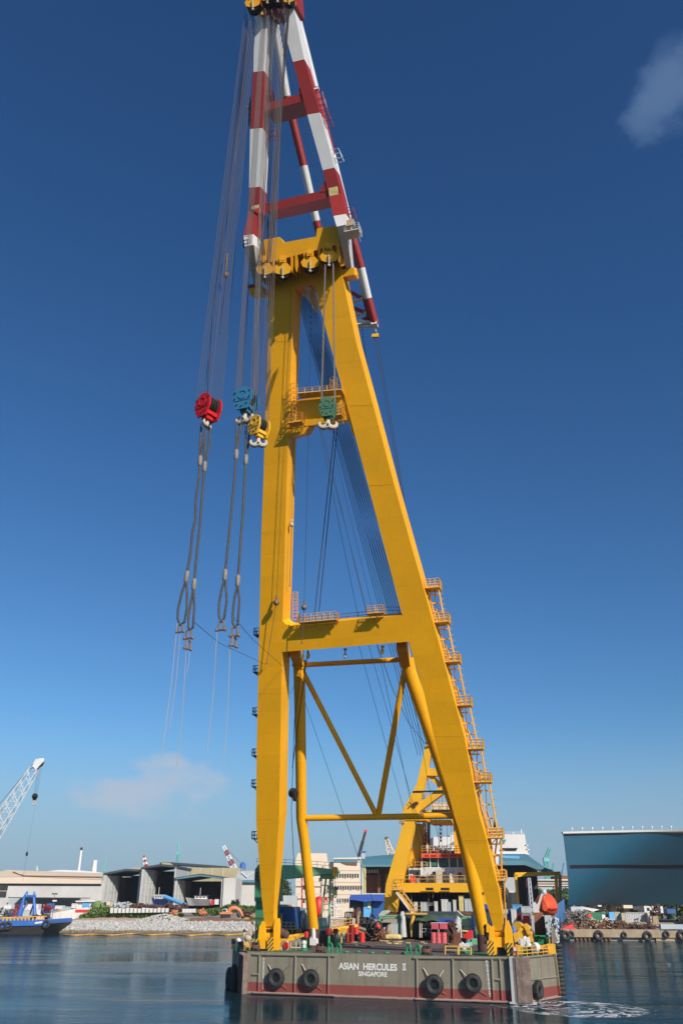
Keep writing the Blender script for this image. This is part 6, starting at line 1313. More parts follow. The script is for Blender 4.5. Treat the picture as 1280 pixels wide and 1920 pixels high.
# white pipe fitting
t = dthing('pipe_manifold', 'white branching pipe fitting between two red capped vents', 'pipe fitting', 588, 1775, 7)
mb = MB(); vtube(mb, [(588, 1773), (588, 1750), (587.5, 1744)], 7, .28, 10); vtube(mb, [(583, 1772), (583.5, 1758), (588, 1755)], 7, .16); vtube(mb, [(594, 1770), (594, 1762), (588, 1760)], 7, .2); mb.box(BV(588, 1766, 7), 1.0, .6, .8, BA); mb.ball(BV(587.5, 1743, 7), .22, 8); mb.build('pipes', M['whitewall'], t)
for x, y0, y1, v_, lab in ((570, 1767, 1780, 4.5, 'short white post with round head at the deck edge, left of the vents'),):
    t = dthing('valve_post', lab, 'valve', x, y1, v_); mb = MB(); vtube(mb, [(x, y1), (x, y0)], v_, .26, 10); mb.ball(BV(x, y0 + 1, v_), .36, 10); mb.build('post', M['whitewall'], t); mb = MB(); p = BV(x, y1 + 3, v_); mb.tube([Vector((p.x, p.y, FB)), Vector((p.x, p.y, FB + .4))], .5, 12); mb.build('base', M['green'], t)
# bollards (black twin bitts) and fairleads
for x, y, lab in ((600, 1786.5, 'black steel bollard at the deck edge left of the name'), (800, 1791, 'black steel bollard at the deck edge right of the name'), (479, 1784, 'wide black bollard at the port corner of the bow')):
    v_ = .9; t = dthing('bollard', lab, 'bollard', x, y, v_); c_ = BV(x, y, v_); uc = (c_ - O).dot(U); mb = MB()
    for d in (-.36, .36): mb.tube([B(uc + d, v_, FB), B(uc + d * .7, v_, FB + 1.0)], [.3, .24], 12); mb.tube([B(uc + d * .7, v_, FB + 1.0), B(uc + d * .7, v_, FB + 1.08)], .3, 12)
    mb.box(B(uc, v_, FB + .06), 1.5, .9, .1, BA); mb.build('bitts', M['dark'], t); mb = MB()
    for k in range(3): mb.torus(B(uc, v_, FB + .4 + k * .14), Z, .5, .06, 18, 6, sc=(1.15, .75))
    mb.build('mooring_rope', M['rust'], t)
for x, y0, y1, lab in ((619.5, 1771, 1784, 'green oval fairlead ring, left of the pair near the left bollard'), (635.5, 1771, 1788, 'green oval fairlead ring, right of the pair near the left bollard'), (766, 1773, 1786, 'green oval fairlead ring, left of the pair near the right bollard'), (783.5, 1773, 1789, 'green oval fairlead ring, right of the pair near the right bollard')):
    c_ = BV(x, (y0 + y1) / 2, .9); mb = MB(); mb.torus(c_, V * .9 + U * .4, .42, .13, 22, 8, sc=(.8, 1.3)); mb.box(Vector((c_.x, c_.y, FB + .08)), .9, .5, .16, BA); solo(mb, 'fairlead', M['green'], lab, 'fairlead', loc=Vector((c_.x, c_.y, FB)), group='green fairlead rings')
for x, y in ((649, 1785), (671, 1784.5), (697, 1786.5), (724.5, 1786.5), (757, 1787.5), (789, 1789)):
    c_ = hit(x, y, B(0, 0, FB + .1), Z); p = B((c_ - O).dot(U), max(.6, (c_ - O).dot(V)), FB + .1); t = MB().ball(p, .34, 12, ax=BA, sq=(1.2, 1, .55)); o = solo(t, 'round_hatch', M['green'], None, None, loc=p); tag(o, 'low green round cap on the deck edge above the painted name', 'deck cap', 'green caps along the bow edge')
# yellow guard frames in front
for (x0, x1, yt, yb_, lab) in ((834, 858, 1774, 1789.5, 'low yellow guard frame left of the white valve unit'), (859.5, 882, 1775, 1790, 'low yellow guard frame around the white valve unit')):
    t = MB(); v_ = 1.1
    for x in (x0, x1): vtube(t, [(x, yb_ + (x - x0) * .03), (x + .3, yt + (x - x0) * .03)], v_, .08, 6)
    for f_ in (0, .45): vtube(t, [(x0, yt + (yb_ - yt) * f_), (x1, yt + .6 + (yb_ - yt) * f_)], v_, .08 if not f_ else .05, 6)
    solo(t, 'guard_frame', M['yellow_rail'], lab, 'railing', loc=BV(x0, yb_, v_))
t = dthing('valve_unit', 'white valve unit on a green base inside a yellow guard frame', 'valve', 870, 1785, 2.4)
mb = MB(); mb.tube([BV(870, 1787, 2.4), BV(870, 1780, 2.4)], .55, 12); mb.box(BV(870, 1784, 2.4), 2.2, .7, .5, BA); mb.build('base', M['green'], t)
mb = MB(); vtube(mb, [(870, 1781), (870, 1771)], 2.4, .33, 10); mb.box(BV(870, 1773, 2.4), 1.25, .6, .5, BA); mb.ball(BV(866, 1770, 2.4), .25, 8); mb.ball(BV(875, 1771, 2.4), .22, 8); mb.build('valve', M['whitewall'], t)
# port corner: horn, posts, little pumps
t = dthing('air_pipe_group', 'cluster of white and brown pipes with a dark cap at the port corner', 'pipes', 446, 1779, 6)
mb = MB(); vtube(mb, [(441, 1780), (441, 1768)], 6, .5, 12); mb.build('yellow_pipe', M['hookyellow'], t); mb = MB(); vtube(mb, [(442, 1769), (442, 1760)], 6, .62, 14); mb.build('cap', M['dark'], t)
mb = MB(); vtube(mb, [(447, 1779), (447, 1764)], 5.6, .42, 12); mb.ball(BV(447, 1764, 5.6), .42, 10); mb.build('white_pipe', M['whitewall'], t); mb = MB(); vtube(mb, [(452, 1779), (452, 1765)], 5.4, .45, 12); mb.build('brown_pipe', M['rust'], t)
mb = MB(); 
for x in (446, 453, 460): mb.tube([BV(x, 1783, 5), BV(x, 1775, 5)], .45, 12)
mb.build('base', M['green'], t)
t = dthing('fog_horn', 'brass and white horn unit on a yellow stand near the left leg foot', 'horn', 464, 1782, 3.5)
mb = MB(); vtube(mb, [(462, 1783), (463, 1768), (460, 1760)], 3.5, .16, 8); vtube(mb, [(467, 1783), (465, 1766)], 3.5, .1, 6); mb.rail([BV(458, 1784, 2.5), BV(478, 1784, 2.5)], 1.2, .05, .8, 2); mb.build('stand', M['yellow_rail'], t)
mb = MB(); mb.ball(BV(466, 1758, 3.5), .55, 12, sq=(1.1, .8, 1)); vtube(mb, [(459, 1772), (458, 1752), (458.5, 1747)], 3.5, .22, 8); mb.tube([BV(463, 1752, 3.5), BV(471, 1750, 3.5)], [.3, .42], 10); mb.build('horn', M['hookwhite'], t)
mb = MB(); mb.ball(BV(458.5, 1746, 3.5), .25, 8); mb.ball(BV(473.5, 1756, 3.5), .22, 8); mb.build('lamp', M['dark'], t)
# silver pipe and yellow box right of the left foot
t = dthing('silver_pipe', 'thick silver grey pipe lying on trestles right of the left leg foot', 'pipe', 556, 1778, 9)
mb = MB(); mb.tube([BV(546, 1771, 8), BV(570, 1763, 14)], .5, 14); mb.build('pipe', M['ferrule'], t); mb = MB()
for x in (545, 555, 563): vtube(mb, [(x, 1781), (x, 1766)], 7, .07, 6)
mb.tube([BV(545, 1777, 7), BV(565, 1777, 7)], .12, 6); mb.build('trestle', M['hookwhite'], t)
dcrate('yellow_locker', 'yellow locker behind the silver pipe', 'locker', 554, 567, 1752, 1768, 15, 1.6, 'hookyellow', panels=2)
t = dthing('hydraulic_unit', 'yellow and dark machinery at the inner side of the left leg foot', 'machine', 532, 1778, 6)
mb = MB(); vbox(mb, 523, 534, 1760, 1784, 6, 1.6); vbox(mb, 534, 546, 1757, 1768, 8, 1.6); mb.beam(BV(521, 1757, 6), BV(560, 1753, 12), .3, .25); mb.build('frame', M['hookyellow'], t)
mb = MB(); mb.disc(BV(523, 1734, 5), U * .8 + V * .5, .6, .5, 20); mb.ball(BV(528, 1748, 6), .5, 12, sq=(1.1, .8, 1.1)); mb.ball(BV(535, 1752, 6.5), .6, 10); mb.build('motor', M['darkrust'], t)
mb = MB(); mb.disc(BV(534, 1774, 4.6), U * .5 + V, .75, .3, 18); vbox(mb, 526, 530, 1775, 1783, 4.5, .5); mb.build('handwheel', M['hookwhite'], t); mb = MB(); mb.disc(BV(536.5, 1773, 4.2), U * .5 + V, .45, .25, 12); mb.build('red_valve', M['redbright'], t)

# green pipe rack with its load, grey cabinet, wrapped pillar
t = dthing('pipe_rack', 'green steel rack with brown beams on top, left of the grey wrapped pillar', 'rack', 730, 1757, 46)
mb = MB(); 
for x in (712, 748, 752): vtube(mb, [(x, 1757), (x, 1717)], 46, .24 if x == 752 else .14, 8)
for y in (1718, 1722): vtube(mb, [(712, y), (752, y - .5)], 46, .16, 6)
mb.box(BV(750, 1744, 45.9), .8, .4, 3.2, BA); mb.build('frame', M['palegreen'], t)
mb = MB(); 
for i in range(5): mb.beam(BV(714 + i, 1716 - i * .7, 46.5 + i * .4), BV(750, 1715 - i * .7, 46.5 + i * .4), .4, .35)
mb.build('beams', M['rust'], t); mb = MB(); polyv(mb, [(709, 1722), (710, 1714), (716, 1708), (726, 1706), (732, 1709), (728, 1712), (716, 1718), (713, 1728)], 46.3, 1.6); mb.build('tarpaulin', M['tarpgrey'], t)
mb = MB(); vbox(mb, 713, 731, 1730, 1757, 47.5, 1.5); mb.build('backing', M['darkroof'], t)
dcrate('cabinet', 'grey two door cabinet standing under the green rack', 'cabinet', 732, 745.5, 1732, 1757, 45, 1.6, 'greypaint')
t = dthing('hose_trolley', 'small white trolley with a tan bag left of the grey cabinet', 'trolley', 725, 1757, 44); mb = MB(); vtube(mb, [(721, 1757), (720, 1739), (725, 1738), (725, 1757)], 44, .12, 6); mb.build('frame', M['white'], t); mb = MB(); mb.ball(BV(729, 1746, 44), .9, 10, sq=(.6, .6, 1.3)); mb.build('bag', M['pallet'], t)
t = dthing('wrapped_pillar', 'tall pillar wrapped in grey tarpaulin right of the green rack', 'covered pillar', 755, 1757, 45); mb = MB(); vtube(mb, [(756, 1757), (755, 1738), (755.5, 1724), (754, 1716), (753.5, 1709)], 45, [.62, .58, .42, .55, .25], 12); mb.build('wrapping', M['tarpgrey'], t)
t = dthing('sack_stack', 'flat stack of pale yellow sacks on the open deck', 'sacks', 736, 1759, 38); mb = MB()
for i in range(7): mb.ball(BV(727 + i * 3.2, 1757.5 - .5 * math.sin(i * .5), 38), .62, 10, ax=BA, sq=(1.1, 1.2, .8))
mb.build('sacks', M['sack'], t); mb = MB(); vbox(mb, 724, 749, 1758.5, 1760, 37.4, 1.8); mb.build('pallet', M['pallet'], t)
# green shelter with its contents
t = dthing('green_shelter', 'workshop shelter roofed with dark green tarpaulin in the middle of the deck', 'shelter', 815, 1758, 44)
mb = MB(); n_ = 12; vs = []; fs = []
for i in range(n_ + 1):
    for j in range(5):
        x = 779 + 79 * i / n_; p = BV(x, 1726.5 - 14 * (j / 4), 43 + j * 1.5); p.z += .12 * math.sin(i * 1.7) * (1 if j < 4 else 0); vs.append(p)
for i in range(n_):
    for j in range(4): fs.append((i * 5 + j, (i + 1) * 5 + j, (i + 1) * 5 + j + 1, i * 5 + j + 1))
mb.add(vs, fs); mb.build('roof', M['tarpgreen'], t)
mb = MB(); 
for x in (786.5, 790, 820, 855): mb = MB(); vtube(mb, [(x, 1758), (x, 1725)], 43.5, .1, 6); mb.build('post', M['hookwhite'], t)
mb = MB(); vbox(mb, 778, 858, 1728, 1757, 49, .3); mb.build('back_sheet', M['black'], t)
mb = MB(); 
for i in range(9): x = 791 + i * 3; mb.box(BV(x, 1732 + random.uniform(-1, 3), 45), .3, .2, .5, BA)
mb.build('hanging_tools', M['pallet'], t); mb = MB(); mb.rail([BV(788, 1754, 44.5), BV(808, 1754, 44.5)], 1.1, .05, .8, 2); mb.build('inner_rail', M['greypaint'], t)
t = dthing('blue_awning', 'small bright blue tarpaulin awning over dark gear, under the green shelter roof', 'awning', 839, 1762, 41); mb = MB(); vs = []; fs = []
for i in range(9):
    for j in range(3): p = BV(820 + 38.5 * i / 8, 1731 - 9 * j / 2 + .7 * math.sin(i), 40 + j * 1.2); vs.append(p)
for i in range(8):
    for j in range(2): fs.append((i * 3 + j, (i + 1) * 3 + j, (i + 1) * 3 + j + 1, i * 3 + j + 1))
mb.add(vs, fs); mb.build('sheet', M['tarpblue'], t); mb = MB(); 
for x in (822, 856): vtube(mb, [(x, 1762), (x, 1730)], 41, .08, 6)
mb.build('post', M['white'], t)
for i, (x, y, lab) in enumerate(((812.5, 1760, 'lower left'), (822, 1761.5, 'lower middle'), (832, 1760, 'lower right'))):
    c_ = BV(x, y, 36); c_.z = FB; drum(c_, .48, 1.6, 'pink', f'reddish pink drum wrapped in film, {lab} of three under pink crates', 'pink wrapped drums')
for x0, x1, lab in ((808, 821, 'left of two'), (823.5, 835.5, 'right of two')):
    c_ = BV(x0, 1742, 36); v_ = 35.6; t = MB(); 
    dcrate('pink_crate', f'pink and white crate stacked on the pink drums, {lab}', 'crate', x0, x1, 1731, 1742.5, v_, 1.6, 'pink', 'pink crates on the drums', panels=3, top='whitewall')
mb = MB(); scr = []
for _ in range(70): x = random.uniform(837, 852); y = random.uniform(1733, 1762); p = BV(x, y, 37 + random.uniform(0, 2)); a = Vector((random.gauss(0, .4), random.gauss(0, .4), random.gauss(0, 1))).normalized(); mb.tube([p - a * .7, p + a * .7], .1, 5)
solo(mb, 'rebar_bundle', M['darkrust'], 'dark bundle of tangled bars under the blue awning', 'bar bundle', loc=DK(845, 1763))
mb = MB(); 
for i in range(18): x = 850 + i * .75; vtube(mb, [(x, 1773 + random.uniform(-1, 1)), (x + random.uniform(-1, 1), random.uniform(1741, 1750))], 24, .06, 5)
mb.box(BV(856, 1772, 24), 1.6, 1.0, .4, BA); solo(mb, 'rod_stand', M['rust'], 'stand of upright reddish rods behind the yellow guard frames', 'rod stand', loc=DK(856, 1773))
c_ = BV(879, 1768, 27); c_.z = FB + 1.6
t = dthing('red_bin', 'bright red bin on a teal drum behind the white valve unit', 'bin', 875, 1772, 26); mb = MB(); vbox(mb, 868, 884, 1745, 1761, 26, 1.6); mb.build('bin', M['redbright'], t); mb = MB(); polyv(mb, [(861, 1746), (861, 1743.5), (876, 1745), (876, 1747.5)], 25.7, .8); mb.build('plank', M['sack'], t)
mb = MB(); vtube(mb, [(879, 1773), (879, 1761)], 26.6, .55, 14); mb.build('teal_drum', M['tealcrane'], t); mb = MB(); vtube(mb, [(872, 1773), (872, 1761)], 26.6, .45, 14); mb.build('dark_drum', M['dark'], t)
t = dthing('pale_frame', 'pale green frame rack beside the right pipe leg', 'rack', 876, 1765, 40); mb = MB(); 
for y in (1719, 1722, 1736): vtube(mb, [(860, y), (892, y + 1)], 40, .14, 6)
for x in (861, 864, 880, 890): vtube(mb, [(x, 1760), (x, 1718)], 40, .13, 6)
mb.build('frame', M['palegreen'], t); mb = MB(); 
for i in range(4): mb.beam(BV(866, 1714 - i * .6, 40.5), BV(892, 1715 - i * .6, 40.5), .4, .3)
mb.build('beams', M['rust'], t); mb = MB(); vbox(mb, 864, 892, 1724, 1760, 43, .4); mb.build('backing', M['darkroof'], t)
mb = MB(); vtube(mb, [(858, 1758), (857, 1735), (858, 1718), (862, 1712)], 39, [.75, .7, .5, .9], 10); mb.build('white_wrap', M['tarpgrey'], t)
mb = MB(); mb.ball(BV(894, 1735, 38), 1.4, 12, sq=(.8, .8, 1.9)); solo(mb, 'tarp_bundle', M['blue'], 'dark blue tarpaulin bundle tucked behind the right pipe leg', 'tarpaulin', loc=DK(894, 1764))
mb = MB(); vtube(mb, [(898, 1769), (896, 1756), (893, 1745), (892, 1738)], 24, .25); vtube(mb, [(900, 1765), (886, 1762), (880, 1764)], 24, .2); mb.box(BV(896, 1765, 24), 1.8, 1, .8, BA); solo(mb, 'swing_davit', M['palegreen'], 'pale green bent davit arm at the foot of the right pipe leg', 'davit', loc=DK(896, 1770))
# machinery between the right pipe leg and right leg foot
t = dthing('tie_down', 'dark chains and turnbuckles between the right pipe leg and the hazard striped foot', 'chain', 914, 1775, 8); mb = MB()
for x in (909, 912, 916): vtube(mb, [(x, 1770), (x - 1, 1735)], 9, .14, 6)
for k in range(8): mb.torus(BV(910 + k % 3 * 2.5, 1738 + k * 4, 9), U if k % 2 else V, .26, .08, 12, 6)
mb.build('chain', M['darkrust'], t); mb = MB(); vtube(mb, [(913, 1732), (913, 1748)], 8.5, .2, 8); vtube(mb, [(917, 1735), (917, 1750)], 8.5, .16, 8); mb.build('turnbuckle', M['yellow'], t)
mb = MB(); mb.torus(BV(911, 1724, 14), U * .2 + V, 1.5, .5, 20, 8, sc=(.8, 1)); mb.build('blue_float', M['tarpblue'], t)
# starboard side: reel, davit, lifeboat
lf = dthing('lifeboat', 'orange covered lifeboat hanging bow-on from the white davit', 'lifeboat', 1023, 1716, 28)
lc = BV(1023, 1700, 31); mb = MB(); prof_ = [(-3.2, .3, .1), (-2.4, 1.1, .5), (-1.2, 1.45, .9), (0, 1.55, 1.0), (1.2, 1.5, .95), (2.4, 1.2, .6), (3.2, .4, .15)]; vs = []; fs = []; K_ = 14
for (yy, w, hh_) in prof_:
    for k in range(K_):
        a = 2 * math.pi * k / K_; zz = math.sin(a); s_ = 1 if zz > 0 else .8
        vs.append(lc + U * (w * 1.2 * math.cos(a) * (1 - .12 * max(0, zz))) + V * yy + Z * (zz * (2.1 if zz > 0 else 1.55) * (.35 + .65 * hh_)))
for i in range(len(prof_) - 1):
    for k in range(K_): fs.append((i * K_ + k, i * K_ + (k + 1) % K_, (i + 1) * K_ + (k + 1) % K_, (i + 1) * K_ + k))
fs += [tuple(range(K_)), tuple((len(prof_) - 1) * K_ + k for k in range(K_))]; mb.add(vs, fs); mb.build('hull', M['orange'], lf)
mb = MB(); 
for d in (-.08,): mb.torus(lc - Z * .25, Z, 1.7, .07, 26, 6, sc=(.92, 1.9))
mb.build('gunwale', M['redbright'], lf); MB().box(lc + Z * 1.2 - V * 2.0, .7, .5, .35, BA).build('hatch', M['dark'], lf)
dv = dthing('davit', 'white curved davit arm holding the orange lifeboat', 'davit', 1000, 1720, 25)
mb = MB(); polyv(mb, [(999, 1718), (998, 1693), (1001, 1691), (1006, 1696), (1009, 1690), (1013, 1678), (1016, 1671), (1021, 1671), (1020, 1676), (1016, 1680), (1011, 1697), (1009, 1708), (1018, 1717), (1017, 1720), (1008, 1714)], 25.6, .7); mb.build('arm', M['whitewall'], dv)
mb = MB(); mb.ball(BV(1019, 1673, 25.9), .45, 10); vtube(mb, [(1019, 1674), (1020, 1684)], 26.4, .05, 5); mb.build('fall', M['greypaint'], dv)
rl = dthing('hose_reel', 'large reel of brown rope between grey end frames below the davit', 'reel', 1008, 1762, 24)
mb = MB(); mb.tube([BV(1000, 1736, 26), BV(1019, 1736, 26)], 1.9, 24); mb.build('rope_drum', M['rust'], rl)
mb = MB(); polyv(mb, [(1019.5, 1716), (1032, 1716), (1034.5, 1756), (1024, 1756)], 22.5, .4); mb.build('end_panel', M['greypaint'], rl)
mb = MB(); polyv(mb, [(995, 1716), (1000, 1717), (1001.5, 1754), (997, 1754)], 22.8, .5); mb.build('end_panel', M['greypaint'], rl)
mb = MB(); polyv(mb, [(1015, 1718), (1020, 1718), (1024.5, 1757), (1019, 1757)], 22.9, 3); mb.build('drum_flange', M['dark'], rl)
mb = MB(); vbox(mb, 995, 1026, 1759, 1772, 22.5, .4); 
for x in (996, 1025): vtube(mb, [(x, 1774), (x, 1752)], 22.3, .2, 6)
vtube(mb, [(996, 1755), (1025, 1756)], 22.3, .16, 6); mb.build('base', M['green'], rl)
for (x0, x1, yt, yb_, v_, d, m_, nm, lab) in ((960, 976, 1697, 1714, 40, 2, 'lightblue', 'tank', 'bright blue box above the white board, right of the right leg'), (958, 967.5, 1705, 1735, 33, .5, 'whitewall', 'board', 'white upright board leaning behind the right leg foot'), (952, 958, 1707, 1735, 34, 1.4, 'blue', 'cabinet', 'narrow dark blue cabinet next to the right leg'), (967.5, 976, 1714, 1726, 36, 2, 'drumred', 'crate', 'dark red crate under the bright blue box'), (980, 992, 1718, 1730, 33, 1.5, 'redbright', 'pump', 'bright red pump unit left of the large reel'), (1034, 1040, 1756, 1770, 17, 1, 'redbright', 'locker', 'small bright red locker at the starboard bulwark'), (976, 994, 1700, 1712, 39, 2, 'greypaint', 'basket', 'grey wire basket left of the davit'), (943, 950, 1706, 1716, 36, 1.2, 'whitewall', 'canister', 'white canister, upper of the two beside the right leg'), (944, 951, 1714, 1721, 34, 1.2, 'whitewall', 'canister', 'white canister, lower of the two beside the right leg')):
    dcrate(nm, lab, nm, x0, x1, yt, yb_, v_, d, m_)
t = dthing('winch', 'yellow and khaki winch machinery beside the right leg foot', 'winch', 980, 1766, 20); mb = MB(); mb.disc(BV(971, 1740, 21), U * .3 + V, .85, .6, 22); mb.disc(BV(985, 1742, 21), U * .3 + V, .7, .5, 20); mb.beam(BV(966, 1758, 20), BV(978, 1740, 20), .5, .5); mb.beam(BV(992, 1752, 20), BV(984, 1732, 20), .6, .5); mb.box(BV(978, 1756, 21), 3.2, 1.6, 1.4, BA); mb.build('frame', M['hookyellow'], t)
mb = MB(); mb.tube([BV(970, 1741, 22), BV(986, 1745, 22)], .8, 14); mb.ball(BV(992, 1752, 21), .8, 10); mb.build('drum', M['darkrust'], t)
mb = MB(); 
for x in (966, 970, 974): mb.beam(BV(x - 3, 1752, 12), BV(x + 4, 1786, 6), .25, .5)
mb.build('ramp', M['hookyellow'], t)
t = dthing('blue_lance', 'blue pole leaning on the right leg foot', 'pole', 964, 1765, 12); mb = MB(); mb.tube([BV(960, 1736, 12), BV(966, 1757, 12)], .28, 8); mb.build('pole', M['boatblue'], t); mb = MB(); mb.tube([BV(966, 1757, 12), BV(966.5, 1762, 12)], .1, 6); mb.build('tip', M['rope'], t)
t = dthing('windlass', 'white windlass with rounded drums at the starboard bow', 'windlass', 985, 1780, 8)
mb = MB(); mb.tube([BV(972, 1766, 8), BV(990, 1766, 8)], .42, 12); mb.disc(BV(990, 1767, 8), U, .6, .4, 18); mb.disc(BV(980, 1768, 8), U, .5, .35, 18); mb.ball(BV(991, 1776, 7.5), .55, 10); mb.box(BV(984, 1771, 8), 1.2, 1, 1.4, BA); vtube(mb, [(981, 1757), (986, 1764)], 8, .3, 8); mb.build('drum', M['whitewall'], t)
mb = MB(); vbox(mb, 972, 994, 1774, 1786, 8, 1.8); mb.build('bed', M['green'], t)
t = dthing('cowl_vent', 'white cowl vent with a round mouth on the starboard bow deck', 'vent', 1004, 1787, 6); mb = MB(); vtube(mb, [(1004, 1788), (1004, 1778)], 6, .32, 12); mb.ball(BV(1003.5, 1776, 6), .6, 12); mb.disc(BV(1002, 1777, 5.5), U * .6 + V, .5, .5, 14); mb.build('cowl', M['whitewall'], t)
t = dthing('pump', 'yellow pump set behind the rail at the starboard bow', 'pump', 1022, 1784, 9); mb = MB(); mb.tube([BV(1013, 1781, 9), BV(1029, 1779, 9)], .55, 12); mb.box(BV(1033, 1779, 9), 1.0, .9, 1.2, BA); mb.box(BV(1018, 1783, 9), 1.4, .9, .6, BA); mb.build('casing', M['hookyellow'], t); mb = MB(); mb.ball(BV(1020, 1784, 8.4), .45, 10); mb.build('motor', M['rust'], t)
dcrate('green_locker', 'long green deck locker behind the starboard bow rail', 'locker', 972, 1000, 1776, 1787, 7, 1.2, 'green', panels=4)
rp = [B(18.0, .5, FB), B(18.4, 1.0, FB), B(21.2, 8.4, FB)]; mb = MB(); mb.rail(rp, 1.15, .055, 1.5, 3); solo(mb, 'bow_railing', M['yellow_rail'], 'yellow handrail along the angled starboard bow', 'railing', loc=rp[0])
rp = [B(21.4, 9.5, FB), B(21.2, 17, FB)]; mb = MB(); mb.rail(rp, 1.9, .07, 1.2, 3); solo(mb, 'side_railing', M['yellow_rail'], 'taller yellow rail along the starboard bulwark', 'railing', loc=rp[0])
t = dthing('bow_cabinet', 'orange pump cabinet between the striped foot panel and the bow rail', 'cabinet', 963, 1790, 1.6); mb = MB(); vbox(mb, 960.5, 968, 1774, 1791, 1.6, 1); mb.build('body', M['digger'], t); mb = MB(); vbox(mb, 962, 966.5, 1777, 1783, 1.5, .08); mb.build('panel', M['whitewall'], t)
mb = MB(); scr = 0
for _ in range(60): x = random.uniform(1030, 1046); y = random.uniform(1722, 1772); p = BV(x, y, 19 + random.uniform(-2, 3)); mb.ball(p, random.uniform(.1, .22), 6)
solo(mb, 'net_bundle', M['tarpgrey'], 'pale bundle of nets and floats along the starboard bulwark', 'net', loc=DK(1038, 1780))
# black bag hung on the right leg's ladder
t = thing('tool_bag', 'big black bag hanging from the ladder on the right leg', 'bag', BV(946, 1676, 3)); mb = MB(); mb.ball(BV(947, 1677, 3), .62, 12, sq=(.85, .8, 1.45)); mb.build('bag', M['rubber'], t); mb = MB(); mb.tube([BV(946, 1659, 3), BV(947, 1668, 3)], .06, 5); mb.build('strap', M['rope_dark'], t)
t = thing('signal_flag', 'small dark flag on a staff on the upper right ladder landings', 'flag', BV(929, 1550, 0)); mb = MB(); mb.tube([PA(924, 1556, 2), PA(928, 1528, 2)], .05, 6); mb.build('staff', M['rope'], t); mb = MB(); mb.poly([PA(924, 1553, 2), PA(928, 1536, 2), PA(929, 1552, 2)], V * .03); mb.build('cloth', M['dark'], t)

# small loose things that litter a working deck
for i in range(26):
    x = random.uniform(640, 840); y = random.uniform(1762, 1776); p = DK(x, y); p.z = FB + .12; u_ = (p - O).dot(U)
    mb = MB(); k = i % 3
    if k == 0: mb.tube([p, p + Vector((random.uniform(-1.5, 1.5), random.uniform(-1.5, 1.5), 0))], .07, 5); o = solo(mb, 'loose_bar', M['rust'], None, None, loc=p); tag(o, 'short rusty bar lying on the open brown deck', 'bar', 'loose bars on the deck')
    elif k == 1: mb.box(p, random.uniform(.5, 1.1), random.uniform(.4, .8), .2, BA); o = solo(mb, 'loose_board', M['pallet'], None, None, loc=p); tag(o, 'small wooden board lying on the open brown deck', 'board', 'loose boards on the deck')
    else: mb.torus(p, Z, random.uniform(.3, .5), .06, 14, 5); o = solo(mb, 'rope_coil', M['sack'], None, None, loc=p); tag(o, 'small rope coil lying on the open brown deck', 'rope coil', 'rope coils on the deck')

# ================================================================ STERN: deckhouse, portal girder and stern mast
VD = 52.0
dh = thing('deckhouse', 'white wheelhouse with orange roof band on a yellow portal girder at the stern', 'deckhouse', B(3, VD, FB))
def P5(x, y, d=0): return BV(x, y, VD + d)
mb = MB(); polyv(mb, [(742, 1673), (744, 1655.5), (905, 1655.5), (910, 1673)], VD - 5, 4); gd = mb.build('portal_girder', M['yellow_aft'], dh, smooth=False)
mb = MB(); vbox(mb, 798, 812, 1664.5, 1670, VD - 5.05, .08); vbox(mb, 826, 842, 1664.5, 1670, VD - 5.05, .08); mb.build('slot', M['dark'], gd)
mb = MB(); vbox(mb, 789, 815, 1669.5, 1671, VD - 5.6, .5); vbox(mb, 824, 843, 1669.5, 1671, VD - 5.6, .5); mb.build('ledge', M['yellow_aft'], gd)
mb = MB(); vbox(mb, 745, 960, 1673, 1758, VD + 6, 10); mb.build('lower_house', M['black'], dh)  # black block stands in for the shade of the open space under the girder
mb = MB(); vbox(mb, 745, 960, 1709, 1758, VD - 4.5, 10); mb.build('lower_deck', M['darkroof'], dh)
mb = MB(); vbox(mb, 766, 910, 1627, 1655, VD, 12); mb.build('house_wall', M['whitewall'], dh)
mb = MB(); polyv(mb, [(790, 1627), (790, 1607), (905, 1607), (905, 1627)], VD + .6, 9); wh = mb.build('wheelhouse', M['glass'], dh)
mb = MB()
for x in (790.5, 806, 821, 841.5, 857, 872): vbox(mb, x - .9, x + .9, 1607, 1627, VD + .35, .5)
vbox(mb, 788, 905, 1626, 1628.6, VD + .2, 10); vbox(mb, 788, 905, 1606.6, 1608.4, VD + .3, .5); mb.build('window_frame', M['white'], wh)
mb = MB(); 
for x0, x1 in ((797, 804), (808, 818), (824, 838), (844, 855)): vbox(mb, x0, x1, 1617, 1624, VD + .5, .08)
mb.build('console', M['hookgreen'], wh)
mb = MB(); polyv(mb, [(789, 1608), (789, 1600), (905, 1600), (905, 1608)], VD - .4, 10); rf = mb.build('roof_band', M['redorange'], dh)
mb = MB(); 
for x0, x1 in ((796, 803), (807, 818), (823, 839), (843, 855), (859, 866)): vbox(mb, x0, x1, 1603.3, 1605.9, VD - .46, .07)
mb.build('vent_slot', M['drumred'], rf)
mb = MB(); mb.rail([P5(790, 1600), P5(905, 1600)], 1.3, .05, 1.6, 3); mb.rail([P5(745, 1655, -4.8), P5(900, 1655, -4.8)], 1.2, .05, 1.4, 2); mb.rail([P5(766, 1628, -.5), P5(800, 1628, -.5)], 1.1, .05, 1.4, 2); mb.build('handrail', M['yellow_rail'], dh)
for x0, x1, yt in ((766, 772, 1639), (802, 810, 1638), (843, 854, 1638)): mb = MB(); vbox(mb, x0, x1, yt, 1655, VD - 1.2, 1); mb.build('locker', M['whitewall'], dh)
mb = MB(); vbox(mb, 768, 776.5, 1641, 1654, VD - 3, 1); mb.build('red_locker', M['redbright'], dh); mb = MB(); vbox(mb, 784, 795, 1643, 1654, VD - 2.5, 1); mb.build('purple_crates', M['stripe'], dh)
